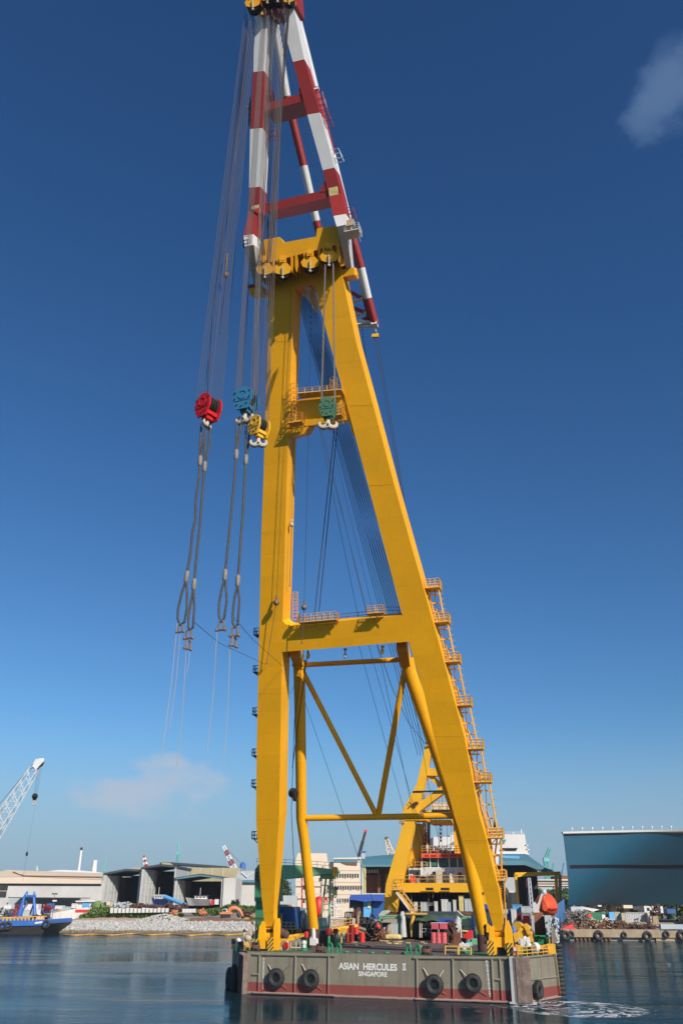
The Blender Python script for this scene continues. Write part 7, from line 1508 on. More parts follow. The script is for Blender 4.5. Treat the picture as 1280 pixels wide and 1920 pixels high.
mb = MB(); vbox(mb, 768, 790, 1631, 1645, VD - .2, .2); mb.build('doorway', M['darkroof'], dh)
t_ = MB(); 
for x in (816, 830): t_.tube([P5(x - 5, 1646, -2), P5(x + 5, 1646, -2)], 1.1, 16)
t_.build('engine', M['darkroof'], dh); t_ = MB(); t_.box(P5(824, 1646, -2.4), 1.2, 1.5, 2.6, BA).ball(P5(823, 1640, -2.4), .6, 8); t_.build('engine_block', M['hookwhite'], dh)
mb = MB(); mb.disc(P5(862, 1640, -.05), V, .4, .1, 16); mb.build('porthole', M['dark'], dh)
for x in (789, 811, 831, 854): MB().tube([P5(x, 1655, -1), P5(x, 1628, -1)], .16 if x < 800 else .09, 8).build('post', M['white'], dh)
# things on the lower deck
for x0, x1, yt, yb_, m_, lab in ((776, 781, 1692, 1712, 'whitewall', 'narrow white post cabinet by the stair foot'), (788, 798, 1692, 1711, 'greypaint', 'grey cabinet, leftmost under the yellow girder'), (814, 819, 1691, 1711, 'whitewall', 'slim white locker in the middle under the yellow girder'), (827, 838, 1687, 1713, 'whitewall', 'broad white unit under the yellow girder'), (838, 844, 1692, 1712, 'greypaint', 'grey tank right of the broad white unit'), (849, 854, 1688, 1711, 'whitewall', 'slim white locker right of the grey tank'), (860, 868, 1680, 1710, 'sack', 'cream control stand near the right pipe leg'), (870, 884, 1686, 1710, 'greypaint', 'pale grey vertical pipes bank near the right pipe leg')):
    dcrate('cabinet', lab, 'cabinet', x0, x1, yt, yb_, VD - 4.2, 1.5, m_)
for x in range(771, 890, 8): mb = MB(); vtube(mb, [(x, 1710), (x, 1674)], VD + 4 * math.sin(x), .12, 6); mb.build('pillar', M['darkrust'], dh)
mb = MB(); vbox(mb, 800, 812, 1694, 1698, VD - 3, .5); vtube(mb, [(802, 1710), (802, 1693), (812, 1693)], VD - 3, .16, 6); mb.build('pipework', M['white'], dh)
# stairs from the girder down to the deck
st_ = thing('deck_stair', 'yellow stair with rails running down from the girder to the deck', 'stairs', P5(776, 1712, -6))
mb = MB(); a, b = P5(744, 1670, -6.5), P5(776, 1712, -6.5); 
for d in (-.6, .6): mb.beam(a + V * d, b + V * d, .12, .35); mb.tube([a + V * d + Z * 1.1, b + V * d + Z * 1.1], .06, 5)
for k in range(15): q = a.lerp(b, k / 14); mb.box(q, .35, 1.2, .06, BA)
for k in range(6): q = a.lerp(b, k / 5) - V * .6; mb.tube([q, q + Z * 1.1], .05, 5)
mb.build('stair_flight', M['yellow_rail'], st_)
mb = MB(); mb.beam(a + V * -.7 - Z * .3, b - V * .7 - Z * .3, .1, .3); mb.build('stringer', M['white'], st_)
mb = MB(); mb.box(P5(743, 1668, -6.5), 3.0, 2.0, .2, BA); mb.rail([P5(735, 1668, -7.3), P5(752, 1668, -7.3)], 1.2, .05, .7, 2); mb.beam(P5(735, 1658, -7), P5(749, 1678, -7), .3, .4); mb.build('landing', M['yellow_rail'], st_)
mb = MB(); mb.box(P5(780, 1713, -6.5), 3.6, 2.0, .25, BA); mb.rail([P5(770, 1713, -7.4), P5(790, 1713, -7.4)], 1.2, .05, .8, 2); mb.tube([P5(775, 1716, -7), P5(771, 1735, -7), P5(771, 1757, -7)], [.35, .3, .12], 8); mb.build('landing', M['yellow_rail'], st_)
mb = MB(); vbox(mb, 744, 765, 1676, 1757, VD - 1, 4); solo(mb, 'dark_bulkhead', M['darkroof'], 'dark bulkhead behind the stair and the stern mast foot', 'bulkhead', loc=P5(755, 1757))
# stern mast (A-frame) with its braces
sm = thing('stern_mast', 'yellow leaning A-frame mast at the stern seen between the legs of the big frame', 'mast', P5(730, 1705, -4))
VM = 48.0
def PM(x, y, d=0): return BV(x, y, VM + d)
Lm = [(719, 1708), (723, 1658), (751, 1560), (757, 1515), (781, 1469), (797.5, 1397), (799, 1388)]; Rm = [(741, 1711), (753, 1656), (774, 1560), (783, 1518), (799, 1457), (809, 1402), (810, 1388)]
mb = MB(); mb.strip([PM(*p) for p in Lm], [PM(*p) for p in Rm], V * 1.4); ml = mb.build('mast_leg', M['yellow_aft'], sm, smooth=False)
uc = (TE - O).dot(U) + .15
def mir(p): q = p - O; return O + U * (2 * uc - q.dot(U)) + V * q.dot(V) + Z * q.z
mb = MB(); mb.strip([mir(PM(*p)) for p in Lm], [mir(PM(*p)) for p in Rm], V * 2.2); mb.build('mast_leg', M['yellow_aft'], sm, smooth=False)
mb = MB(); polyv(mb, [(755, 1522), (756, 1512), (763, 1509), (781, 1516), (785, 1524), (777, 1530), (757, 1528)], VM - .3, 2.8); mb.build('knee_joint', M['yellow_aft'], sm)
mb = MB(); mb.beam(PM(779, 1520, 1), PM(832, 1480, 1), 1.3, 1.5, V); mb.build('brace', M['yellow_aft'], sm); mb = MB(); mb.beam(PM(800, 1448, 1.5), PM(829, 1477, 1.5), 1.0, 1.2, V); mb.build('brace', M['yellow_aft'], sm)
mb = MB(); mb.beam(PM(801, 1448, 1), PM(840, 1449, 1), 1.4, 1.4, V); mb.build('tie_beam', M['yellow_aft'], sm); mb = MB(); mb.beam(PM(774, 1484.5, 0), PM(838, 1483, 0), .25, .3); mb.build('tie_rod', M['dark'], sm)
mb = MB(); polyv(mb, [(756, 1531), (798, 1531), (798, 1538), (756, 1538)], VM - .2, 5); polyv(mb, [(805, 1537), (858, 1537), (858, 1545), (805, 1545)], VM + 5, 4); mb.build('cross_girder', M['yellow_aft'], sm, smooth=False)
# rear legs in the shade, vertical columns, winch tower
mb = MB(); mb.beam(PM(787, 1545, 9), PM(776, 1645, 9), 1.7, 2.2, V); mb.build('rear_leg', M['yellow_aft'], sm); 
mb = MB(); polyv(mb, [(849, 1545), (862, 1545), (869, 1602), (852, 1602)], VM + 9, 3); mb.build('rear_leg', M['yellow_aft'], sm)
mb = MB(); polyv(mb, [(763, 1590), (768, 1590), (769, 1655), (757, 1655)], VM + 7, 2); polyv(mb, [(786, 1565), (800, 1560), (802, 1600), (784, 1606)], VM + 9, 3); mb.build('column', M['yellow_aft'], sm)
mb = MB(); 
for x in (793, 797, 801, 804): mb.tube([PM(x, 1540, 8), PM(x, 1600, 8)], .16, 6)
for x in (776, 806, 822, 828, 838, 845): mb.tube([PM(x, 1490 if x > 800 else 1550, 8), PM(x, 1602, 8)], .035, 5)
mb.build('winch_rope', M['rope_hoist'], sm)
mb = MB(); 
for x in (789, 795): mb.ladder(PM(x, 1600, 7), PM(x + 4, 1455, 7), .9, U, .06, .7)
mb.build('ladder', M['yellow_rail'], sm)
ph = thing('mast_house', 'pale cream machine house with a row of dark holes, high on the stern mast', 'machine house', PM(825, 1520, 8))
mb = MB(); polyv(mb, [(808, 1520), (808, 1506), (850, 1504), (850, 1520)], VM + 8, 5); mb.build('house', M['cream'], ph)
mb = MB(); polyv(mb, [(790, 1523), (790, 1519), (860, 1519), (860, 1523)], VM + 7.5, 6); mb.build('platform', M['sack'], ph)
mb = MB(); 
for i in range(10): mb.box(PM(812 + i * 4, 1520.5, 7.4), .5, .1, .4, BA)
mb.build('hole', M['dark'], ph); mb = MB(); mb.rail([PM(778, 1518, 7.4), PM(856, 1518, 7.4)], 1.2, .05, 1.4, 2); mb.rail([PM(812, 1505, 8), PM(850, 1504, 8)], 1.4, .04, 1.2, 3); mb.build('handrail', M['yellow_rail'], ph)
mb = MB(); mb.beam(PM(748, 1539, 0), PM(758, 1539, 0), .8, 1.0); mb.build('lamp_bracket', M['pallet'], sm)
mb = MB(); 
for k in (-1, 0, 1): mb.disc(TE + U * (k * 1.4 + .2) + Z * .6, U, .9, .4, 18)
mb.build('head_sheave', M['dark'], sm)
mb = MB(); mb.beam(PM(766, 1504, -.5), PM(778, 1514, -.5), .2, .2); mb.beam(PM(778, 1504, -.5), PM(766, 1514, -.5), .2, .2); mb.ball(PM(781, 1506, -.5), .35, 8); mb.build('fairlead_bracket', M['darkrust'], sm)
fl = thing('flags', 'string of small blue, white and dark red flags hanging under the mast house', 'flags', PM(825, 1550, 3)); mb = MB(); mb.tube([PM(824, 1536, 3), PM(826, 1580, 3)], .03, 4); mb.build('halyard', M['rope'], fl)
for (y, m_) in ((1548, 'boatblue'), (1555, 'white'), (1563, 'drumred'), (1570, 'darkrust'), (1576, 'dark')): mb = MB(); mb.poly([PM(823.5, y - 3, 3), PM(827.5, y - 1.5, 3), PM(827, y + 3, 3), PM(823.8, y + 2, 3)], V * .03); mb.build('flag', M[m_], fl)
mb = MB(); 
for i in range(50): x = random.uniform(800, 850); mb.tube([PM(x, 1600, 12), PM(x + random.uniform(-14, 14), 1588 + random.uniform(-4, 8), 12)], .08, 5)
solo(mb, 'roof_gear', M['darkrust'], 'rusty rails and gear on the wheelhouse roof under the mast', 'roof gear', loc=PM(825, 1600, 12))
# a crewman in white on the wheelhouse roof
def person(p, h, lab, coat, face, parent=None):
    t = thing('person', lab, 'person', p); me = bpy.data.meshes.new('body'); s = h / 1.75; sd = face.cross(Z).normalized()
    def q(a, b, c_): return tuple(sd * a * s + face * b * s + Z * c_ * s)
    vs = [q(0, 0, .95), q(0, 0, 1.2), q(0, 0, 1.42), q(0, 0, 1.52), q(0, .02, 1.64), q(0, 0, 1.74), q(.1, 0, .9), q(.11, .02, .5), q(.11, 0, .06), q(.11, .13, .03), q(-.1, 0, .9), q(-.11, .05, .5), q(-.11, 0, .06), q(-.11, .13, .03), q(.19, 0, 1.4), q(.25, .02, 1.14), q(.22, .18, .95), q(-.19, 0, 1.4), q(-.25, .02, 1.14), q(-.23, .12, .92), q(.22, .24, .9), q(-.23, .18, .87)]
    ed = [(0, 1), (1, 2), (2, 3), (3, 4), (4, 5), (0, 6), (6, 7), (7, 8), (8, 9), (0, 10), (10, 11), (11, 12), (12, 13), (2, 14), (14, 15), (15, 16), (2, 17), (17, 18), (18, 19), (16, 20), (19, 21)]
    rr = [.15, .15, .15, .06, .1, .07, .1, .07, .05, .04, .1, .07, .05, .04, .065, .05, .04, .065, .05, .04, .035, .035]
    me.from_pydata(vs, ed, []); me.materials.append(coat); o = bpy.data.objects.new('body', me); col.objects.link(o); o.parent = t
    md = o.modifiers.new('skin', 'SKIN'); me.skin_vertices[0].data[0].use_root = True
    for i, r_ in enumerate(rr): me.skin_vertices[0].data[i].radius = (r_ * s, r_ * s)
    sb = o.modifiers.new('sub', 'SUBSURF'); sb.levels = 1; sb.render_levels = 2
    MB().ball(p + Z * 1.69 * s, .125 * s, 12, sq=(1, 1, .8)).build('helmet', M['hookyellow'], t)
    return t
person(P5(801, 1600, 1), 1.75, 'person in white overalls standing on the wheelhouse roof', M['whitewall'], -V)
# ================================================================ CENTRE AND RIGHT BACKGROUND
Yo = 420
ob = thing('office_block', 'cream office block with three rows of dark windows behind the green crane boom', 'office building', AY(615, 1715, Yo))
mb = MB(); polypx(mb, [(554, 1720), (554, 1615), (558, 1599.5), (612, 1600), (614, 1616), (625, 1616), (625, 1720)], Yo + 3, 30); polypx(mb, [(625, 1720), (625, 1611), (675, 1611), (676, 1720)], Yo, 33); mb.build('wall', M['cream'], ob)
mb = MB(); polypx(mb, [(625, 1608.5), (677, 1607.5), (677, 1611), (625, 1611)], Yo - .6, 34); mb.build('parapet', M['whitewall'], ob)
mb = MB(); polypx(mb, [(625, 1611.4), (671, 1611.4), (671, 1617), (625, 1617)], Yo - .3, .5); mb.build('teal_band', M['tealroof'], ob); mb = MB(); polypx(mb, [(639, 1618), (669, 1617.5), (669, 1623), (650, 1622)], Yo - .3, .5); mb.build('painted_recess_shade', M['rust'], ob)  # rust-brown plate paints in the shade of a recess
for r_, (y, x0, n_) in enumerate(((1642, 631, 9), (1664.5, 613, 14), (1688.5, 631, 6))):
    for i in range(n_):
        x = x0 + i * 4.75; w = MB(); pxbox(w, x, x + 3.3, y - 3.8, y + 3.8, Yo - .05, .1); fr = w.build('window', M['glass'], ob)
        if i % 3 == 0: MB().box(AY(x + 1.6, y + 4.3, Yo - .15), 1.1, .3, .15).build('sill', M['cream'], fr)
for y in (1631, 1653, 1676): mb = MB(); pxbox(mb, 556, 675, y, y + 1.6, Yo - .12, .3); mb.build('string_course', M['beige'], ob)
for (x, y) in ((568, 1664), (574, 1664), (568, 1689), (574, 1689), (598, 1650), (602, 1680)):
    w = MB(); pxbox(w, x, x + 3.6, y - 4, y + 4, Yo + 2.9, .1); w.build('window', M['glass'], ob)
mb = MB(); mb.tube([AY(567, 1720, Yo + 2.6), AY(566.5, 1640, Yo + 2.6)], .2, 6); mb.build('downpipe', M['redbright'], ob)
mb = MB(); polypx(mb, [(600, 1705), (616, 1705), (616, 1622), (606, 1622)], Yo + 2, 2); mb.build('bay', M['cream'], ob)
def tree(name, lab, x, yt, yb_, Y, r, m='leafdark', n=1500, s=.55, grp=None):
    c_ = AY(x, (yt + yb_) / 2, Y); zt = AY(x, yt, Y).z; zb = AY(x, yb_, Y).z; h = zt - zb; base = Vector((c_.x, Y, max(4, zb - 2)))
    t = thing(name, lab, 'tree', base, grp); mb = MB(); mb.tube([base, Vector((c_.x + .2, Y, zb + h * .3)), c_ + Z * h * .2], [.5, .35, .15], 8)
    for k in range(5): a = k * 1.3; mb.tube([Vector((c_.x, Y, zb + h * .25)), c_ + Vector((math.cos(a) * r * .6, math.sin(a) * r * .5, h * .15 * (k % 3)))], [.2, .06], 5)
    mb.build('trunk', M['bark'], t); mb = MB()
    for k in range(9):
        d = Vector((random.uniform(-.6, .6) * r, random.uniform(-.5, .5) * r, random.uniform(-.3, .33) * h)); rr = random.uniform(.4, .62); leaves(mb, c_ + d, r * rr, r * rr, h * .5 * rr * 1.1, n // 9, s, shell=.3)
    mb.build('crown', M[m], t)
tree('broadleaf_tree', 'round dark green tree left of the office block, under the green boom', 534, 1643, 1684, 400, 5.5)
tree('broadleaf_tree', 'dark green tree partly hidden by the left leg, beside the round one', 520, 1646, 1686, 404, 4.5)
mb = MB(); pxbox(mb, 495, 556, 1679, 1700, 398, 8); solo(mb, 'low_shed', M['cladgrey'], 'low grey roofed shed under the trees left of the office block', 'shed', loc=AY(525, 1700, 398))
t = block('site_office', 'pale grey site cabin with a blue roof strip behind the left pipe leg', 'cabin', 551, 592, 1707, 1718, 372, 6, 'whitewall', ribs=True); mb = MB(); pxbox(mb, 550, 600, 1703, 1708, 371, 8); mb.build('roof_strip', M['tealroof'], t)
# teal roofed ship repair shed
Yt = 432
ts = thing('teal_shed', 'big open sided shed with a teal roof behind the stern mast', 'shed', AY(760, 1715, Yt))
mb = MB(); mb.poly([AY(678, 1622, Yt), AY(790, 1622, Yt), AY(860, 1622, Yt), AY(860, 1596, Yt + 25), AY(760, 1601, Yt + 25), AY(678, 1608, Yt + 25)], Vector((0, .5, .3))); mb.build('roof', M['tealroof'], ts)
mb = MB(); polypx(mb, [(676, 1625), (676, 1621), (860, 1621), (860, 1625)], Yt - 1, 2); mb.build('eaves', M['tealroof'], ts)
mb = MB(); pxbox(mb, 683, 900, 1625, 1720, Yt + 24, 2); mb.build('back_wall', M['darkrust'], ts)
mb = MB()
for x in (679, 683.5): pxbox(mb, x, x + 2.2, 1624, 1720, Yt, 1)
mb.build('column', M['sack'], ts)
for x in (708, 722, 905): mb = MB(); pxbox(mb, x, x + 5, 1638, 1715, Yt + 12, 3); mb.build('column', M['rust'], ts)
mb = MB(); pxbox(mb, 686, 712, 1641, 1675, Yt + 18, .4); mb.build('sheeting', M['rust'], ts)
mb = MB(); 
for i in range(5): pxbox(mb, 685 + i * 5.2, 688 + i * 5.2, 1631, 1637, Yt + 20, .3)
mb.build('skylight', M['farwhite'], ts)
mb = MB(); pxbox(mb, 682, 760, 1675, 1677, Yt - .5, 1); mb.build('beam', M['greypaint'], ts)
t = thing('water_tank_tower', 'little blue capped tower beside the office roof', 'tower', AY(681, 1608, 430)); mb = MB(); pxbox(mb, 678, 684, 1598, 1610, 430, 2); mb.build('shaft', M['cladgrey'], t); mb = MB(); pxbox(mb, 675.5, 686, 1595.5, 1598, 429.5, 3); mb.build('cap', M['boatblue'], t)
t = thing('blue_tent', 'dark workshop with a bright blue tarpaulin fringe behind the hose heap', 'shelter', AY(688, 1725, 300))
mb = MB(); polypx(mb, [(655, 1687), (657, 1677.5), (720, 1677), (720, 1690), (700, 1689), (684, 1691), (668, 1688)], 299, 5); mb.build('canopy', M['tarpblue'], t)
mb = MB(); pxbox(mb, 655, 722, 1682, 1724, 303, 6); mb.build('interior_wall', M['darkroof'], t)
mb = MB(); pxbox(mb, 681, 696, 1690, 1722, 301.5, .5); mb.build('light_blue_door', M['lightblue'], t); mb = MB(); pxbox(mb, 689, 694, 1691, 1703, 301.2, .2); mb.build('notice_board', M['sack'], t); mb = MB(); pxbox(mb, 698, 720, 1690, 1724, 302, .5); mb.build('blue_sheet', M['blue'], t)
# the ship (white superstructure) standing behind the shed
sp2 = thing('white_ship', 'white ship superstructure rising behind the teal shed', 'ship', AY(900, 1650, 500))
Ys = 500
mb = MB(); polypx(mb, [(812, 1650), (812, 1569), (843, 1569), (843, 1565), (983, 1564), (986, 1582), (990, 1605), (990, 1650)], Ys, 40); mb.build('superstructure', M['whitewall'], sp2)
mb = MB(); polypx(mb, [(842, 1583), (851, 1577), (870, 1577), (870, 1583)], Ys - .4, .6); mb.build('window_band', M['tealroof'], sp2); mb = MB(); polypx(mb, [(934, 1581), (938, 1574), (949, 1574), (945, 1581)], Ys - .4, .6); mb.build('window_band', M['tealroof'], sp2)
mb = MB(); polypx(mb, [(936, 1595), (939, 1590), (970, 1590), (967, 1595)], Ys - .5, .8); mb.build('painted_deck_shade', M['stripe'], sp2); mb = MB(); pxbox(mb, 930, 992, 1600, 1602, Ys - 1.5, 4); pxbox(mb, 983, 990, 1584, 1586, Ys, 6); pxbox(mb, 985, 992, 1592, 1594, Ys, 6); mb.build('deck_edge', M['white'], sp2)  # dark plate paints in the shade of an open deck
mb = MB(); mb.rail([AY(844, 1565, Ys), AY(982, 1564, Ys)], 1.2, .1, 3, 2); mb.tube([AY(976, 1564, Ys), AY(976, 1555, Ys)], .4, 8); mb.tube([AY(961, 1564, Ys), AY(961, 1560, Ys)], .3, 8); mb.build('railing', M['farwhite'], sp2)
# right part of the teal shed
t = thing('teal_canopy', 'teal canopied shed end with dark interior, right of the right leg', 'shed', AY(960, 1715, 380))
mb = MB(); mb.poly([AY(935, 1620, 378), AY(984, 1620, 378), AY(1038, 1633, 378), AY(1022, 1628, 400), AY(985, 1602, 400), AY(935, 1602, 400)], Vector((0, .4, .25))); mb.build('roof', M['tealroof'], t)
mb = MB(); polypx(mb, [(935, 1622), (935, 1614), (984, 1614), (1030, 1630), (1040, 1636), (1020, 1636), (984, 1622)], 377.5, 1); mb.build('fascia', M['tealroof'], t)
mb = MB(); polypx(mb, [(938, 1604), (973, 1605), (973, 1610), (938, 1608)], 377, .4); mb.build('skylight', M['lightblue'], t)
mb = MB(); pxbox(mb, 935, 1008, 1622, 1702, 392, 2); mb.build('interior', M['black'], t)  # near-black box stands in for the shaded inside
mb = MB(); pxbox(mb, 944, 967, 1645, 1672, 384, 3); mb.build('office_wall', M['cladgrey'], t); mb = MB(); pxbox(mb, 948, 967, 1671, 1682, 383, 3); mb.build('office_base', M['cream'], t)
mb = MB()
for x in range(944, 968, 3): pxbox(mb, x, x + 1.6, 1682, 1702, 383, .5)
mb.build('picket', M['sack'], t); mb = MB(); pxbox(mb, 986, 1001, 1646, 1702, 388, 6); mb.build('dark_stack', M['darkroof'], t)
# yellow gantry crane
Yg = 360
gt = thing('gantry_crane', 'yellow portal gantry crane at the shed end, its right legs darker olive', 'gantry crane', AY(1005, 1715, Yg))
mb = MB(); polypx(mb, [(964, 1645), (965, 1636), (985, 1635.5), (1050, 1634), (1050, 1641), (987, 1643)], Yg, 2.4); mb.build('girder', M['yellow'], gt)
mb = MB(); 
for i in range(7): pxbox(mb, 998 + i * 4, 999.2 + i * 4, 1631.5, 1636, Yg + .2, .3)
mb.beam(AY(997, 1631.5, Yg + .2), AY(1024, 1631, Yg + .2), .2, .3); mb.build('rail', M['rust'], gt)
for (x0, x1, x2, x3, d, m_) in ((964.5, 968.5, 970, 974, 0, 'yellow'), (1040, 1044.5, 1042, 1046, 0, 'yellow'), (1047, 1052, 1048, 1053, 12, 'tan')): mb = MB(); polypx(mb, [(x0, 1640), (x1, 1640), (x3, 1700), (x2, 1700)], Yg + d, 1.4); mb.build('leg', M[m_], gt)
mb = MB(); pxbox(mb, 1024, 1046, 1634, 1641, Yg + .5, 2.8); mb.build('trolley', M['tan'], gt); mb = MB(); mb.tube([AY(990, 1645, Yg + 3), AY(992, 1700, Yg + 3)], .35, 8); mb.build('mast', M['farwhite'], gt)
mb = MB(); pxbox(mb, 985.5, 990, 1648, 1664, Yg - 2, .4); solo(mb, 'pennant', M['pink'], 'red and white pennant on the mast beside the gantry crane', 'flag', loc=AY(988, 1664, Yg - 2))
t = thing('ladder_mast', 'thin white lattice mast left of the lifeboat davit', 'mast', AY(997, 1712, 330)); mb = MB(); lattice(mb, AY(998, 1715, 330), AY(991, 1646, 330), 1.0, .8, 16, .09); mb.build('mast', M['farwhite'], t)
# low building, trees and blue fence beyond
t = thing('low_warehouse', 'long low pale blue warehouse with a dark roof line beyond the gantry', 'warehouse', AY(1035, 1680, 520)); mb = MB(); pxbox(mb, 990, 1075, 1661, 1700, 520, 30); mb.build('wall', M['cladgrey'], t); mb = MB(); polypx(mb, [(990, 1654), (1010, 1649), (1075, 1648), (1075, 1661), (990, 1661)], 519, 32); mb.build('roof', M['cream'], t); mb = MB(); pxbox(mb, 1008, 1070, 1651, 1653.5, 518.5, .6); pxbox(mb, 995, 1070, 1656.5, 1657.5, 518.5, .6); mb.build('window_band', M['darkroof'], t)
mb = MB(); pxbox(mb, 1046, 1075, 1642, 1649, 540, 20); solo(mb, 'brick_roof', M['rust'], 'strip of brick red roof behind the pale blue warehouse', 'roof', loc=AY(1060, 1649, 540))
for i, (x, yt, yb_, Y, r_, lab) in enumerate(((1000, 1662, 1690, 480, 6, 'mid green tree left of the lifeboat'), (1014, 1666, 1688, 482, 5, 'small green tree just above the davit head'), (1037, 1668, 1692, 470, 7, 'dark tree right of the lifeboat'), (1053, 1664, 1700, 462, 7, 'green tree beside the corner of the blue hull'), (1064, 1670, 1704, 458, 6, 'tree half hidden by the blue hull'))): tree('broadleaf_tree', lab, x, yt, yb_, Y, r_, 'leafdark' if i % 2 else 'leaf', n=1100, s=.5)
t = thing('blue_hoarding', 'dark blue sheet hoarding running back from the quay corner', 'fence', AY(1050, 1740, 305)); mb = MB(); mb.poly([AY(1041, 1750, 303), AY(1041, 1697, 303), AY(1058, 1684, 345), AY(1058, 1724, 345)], Vector((.3, 0, 0))); mb.build('sheeting', M['blueclad'], t); mb = MB(); mb.tube([AY(1046, 1744, 312), AY(1045, 1697, 312)], .14, 6); mb.build('post', M['farwhite'], t)
mb = MB(); polypx(mb, [(1049, 1725), (1050, 1690), (1062, 1690), (1066, 1725)], 352, 4); solo(mb, 'dark_gate', M['black'], 'dark gateway between the blue hoarding and the blue hull', 'gate', loc=AY(1057, 1725, 352))

# the great blue hull section on the hard
Yh = 335
hs = thing('ship_hull', 'huge smooth teal blue ship hull section propped on the quay at right', 'ship hull', AY(1180, 1700, Yh))
mb = MB(); NX, NZ = 44, 26; vs = []; fs = []
def hdep(p): a = (p.x - HX0) / 17 - (p.z - 26) / 15; g_ = 1 / (1 + math.exp(-2.6 * (a - .1))); return g_ * max(0, 40.5 - p.z) * 1.15
HX0 = AY(1205, 1625, Yh).x
def hxz(i, j): t_, s_ = i / NX, j / NZ; xl = 1070.5 - 16 * s_; x = xl + (1420 - xl) * t_; y = 1697.5 - (1697.5 - 1561.5) * s_ - (1 - 0) * (6 * t_ if j == NZ else 6 * t_ * s_); return x, y
for i in range(NX + 1):
    for j in range(NZ + 1):
        x, y = hxz(i, j); p = AY(x, y, Yh)
        dep = hdep(p); vs.append(Vector((p.x, Yh + dep, p.z)))
W1 = NZ + 1
for i in range(NX):
    for j in range(NZ): fs.append((i * W1 + j, (i + 1) * W1 + j, (i + 1) * W1 + j + 1, i * W1 + j + 1))
nb_ = len(vs); vs += [v + Vector((13, 30, 0)) for v in vs]
fs += [tuple(nb_ + k for k in f) for f in fs]
for i in range(NX): fs.append((i * W1 + NZ, (i + 1) * W1 + NZ, nb_ + (i + 1) * W1 + NZ, nb_ + i * W1 + NZ)); fs.append((i * W1, (i + 1) * W1, nb_ + (i + 1) * W1, nb_ + i * W1))
for j in range(NZ): fs.append((j, j + 1, nb_ + j + 1, nb_ + j)); fs.append((NX * W1 + j, NX * W1 + j + 1, nb_ + NX * W1 + j + 1, nb_ + NX * W1 + j))
mb.add(vs, fs); hu_ = mb.build('shell', M['hullteal'], hs)
def hsurf(x, y, off=-.15):
    p = AY(x, y, Yh); dep = hdep(p); return Vector((p.x, Yh + dep + off, p.z))
mb = MB(); prev = None
for k in range(30):
    x = 1068.5 + k * 10; a, b = hsurf(x, 1628 - (x - 1068) * .014), hsurf(x, 1622 - (x - 1068) * .014)
    if prev: mb.add([prev[0], a, b, prev[1]], [(0, 1, 2, 3)])
    prev = (a, b)
mb.build('rubbing_stripe', M['stripe'], hs)
mb = MB(); prev = None
for k in range(31):
    x = 1054 + k * 11; a, b = hsurf(x, 1563 - (x - 1054) * .022, -.3), hsurf(x, 1559.5 - (x - 1054) * .022, -.3)
    if prev: mb.add([prev[0], a, b, prev[1], prev[0] + Vector((0, 2, 0)), a + Vector((0, 2, 0)), b + Vector((0, 2, 0)), prev[1] + Vector((0, 2, 0))], [(0, 1, 2, 3), (3, 2, 6, 7), (4, 5, 6, 7)])
    prev = (a, b)
mb.build('gunwale', M['whitewall'], hs)
mb = MB(); mb.tube([hsurf(1054, 1564.5, -.4), hsurf(1160, 1562, -.4), hsurf(1290, 1560, -.4)], .28, 6); mb.build('gunwale_edge', M['dark'], hs)
for k in range(11):
    x = 1073 + k * 19; b = hsurf(x, 1559 - (x - 1054) * .022, .8); mb = MB(); mb.tube([b, b + Z * .8], .1, 6); mb.ball(b + Z * 1.0, .42, 8); mb.build('deck_lamp', M['farwhite'], hs)
for k in range(8):
    x = 1085 + k * 30; b = hsurf(x, 1697, 8); mb = MB(); mb.box(Vector((b.x, b.y, (b.z + 3.8) / 2)), 2.2, 4, b.z - 3.4); o = solo(mb, 'keel_block', M['concrete'], None, None, loc=Vector((b.x, b.y, 3.8))); tag(o, 'dark support block under the blue ship hull section', 'support block', 'support blocks under the blue hull')

# right quay
q0 = hit(1057, 1763, Vector((0, 0, 0)), Z); YQ = q0.y; zq = AY(1160, 1743, YQ).z
mb = MB(); mb.box((q0.x + 300, YQ + 60, zq / 2 - 1), 600, 120, zq + 2); solo(mb, 'quay_ground', M['asphalt'], None, None, kind='structure', loc=(q0.x + 300, YQ + 60, 0))
t = thing('quay_wall', 'stained concrete quay wall with a capping beam at right', 'quay wall', (q0.x, YQ, 0))
mb = MB(); mb.box((q0.x + 300, YQ - .5, zq * .65 + .05), 600.6, 1.3, zq * .72); mb.box((q0.x - .3, YQ + 22, zq * .65 + .05), 1.0, 44, zq * .72); mb.build('capping_beam', M['concrete'], t)
mb = MB(); mb.box((q0.x + 300 + 15, YQ - .25, .6), 570, .8, 3.2); mb.build('lower_wall', M['concrete'], t)
for i in range(9): mb = MB(); x = q0.x + 4.0 + i * 1.35; mb.tube([(x, YQ - .4, -1), (x, YQ - .4, 1.5)], .38, 8); mb.build('pile', M['rust'], t)
def qtyre(x, y, r, lab, m='rubber'):
    c_ = AY(x, y, YQ - 1.55); t = thing('quay_tyre', lab, 'tyre', c_, 'tyres along the right quay'); MB().torus(c_, (0, -1, .1), r * .68, r * .32, 22, 9).build('tyre', M[m], t); MB().tube([c_ + Z * r * .6, Vector((c_.x, YQ - 1.2, zq))], .06, 5).build('chain', M['darkrust'], t)
for x, y, r, lab in ((1060, 1754, 1.5, 'quay tyre nearest the crane barge, left end'), (1070, 1752, 1.1, 'smaller quay tyre touching the leftmost one'), (1121.5, 1754, 1.6, 'big quay tyre at the right end of the short piles'), (1169, 1753, 1.0, 'small pale flecked quay tyre in the middle of the plain wall'), (1213, 1755, 1.55, 'large quay tyre standing out from the wall, right of the middle'), (1248, 1752, 1.15, 'small quay tyre, second from the right edge'), (1277, 1753.5, 1.6, 'quay tyre cut by the right edge of the picture')): qtyre(x, y, r, lab)
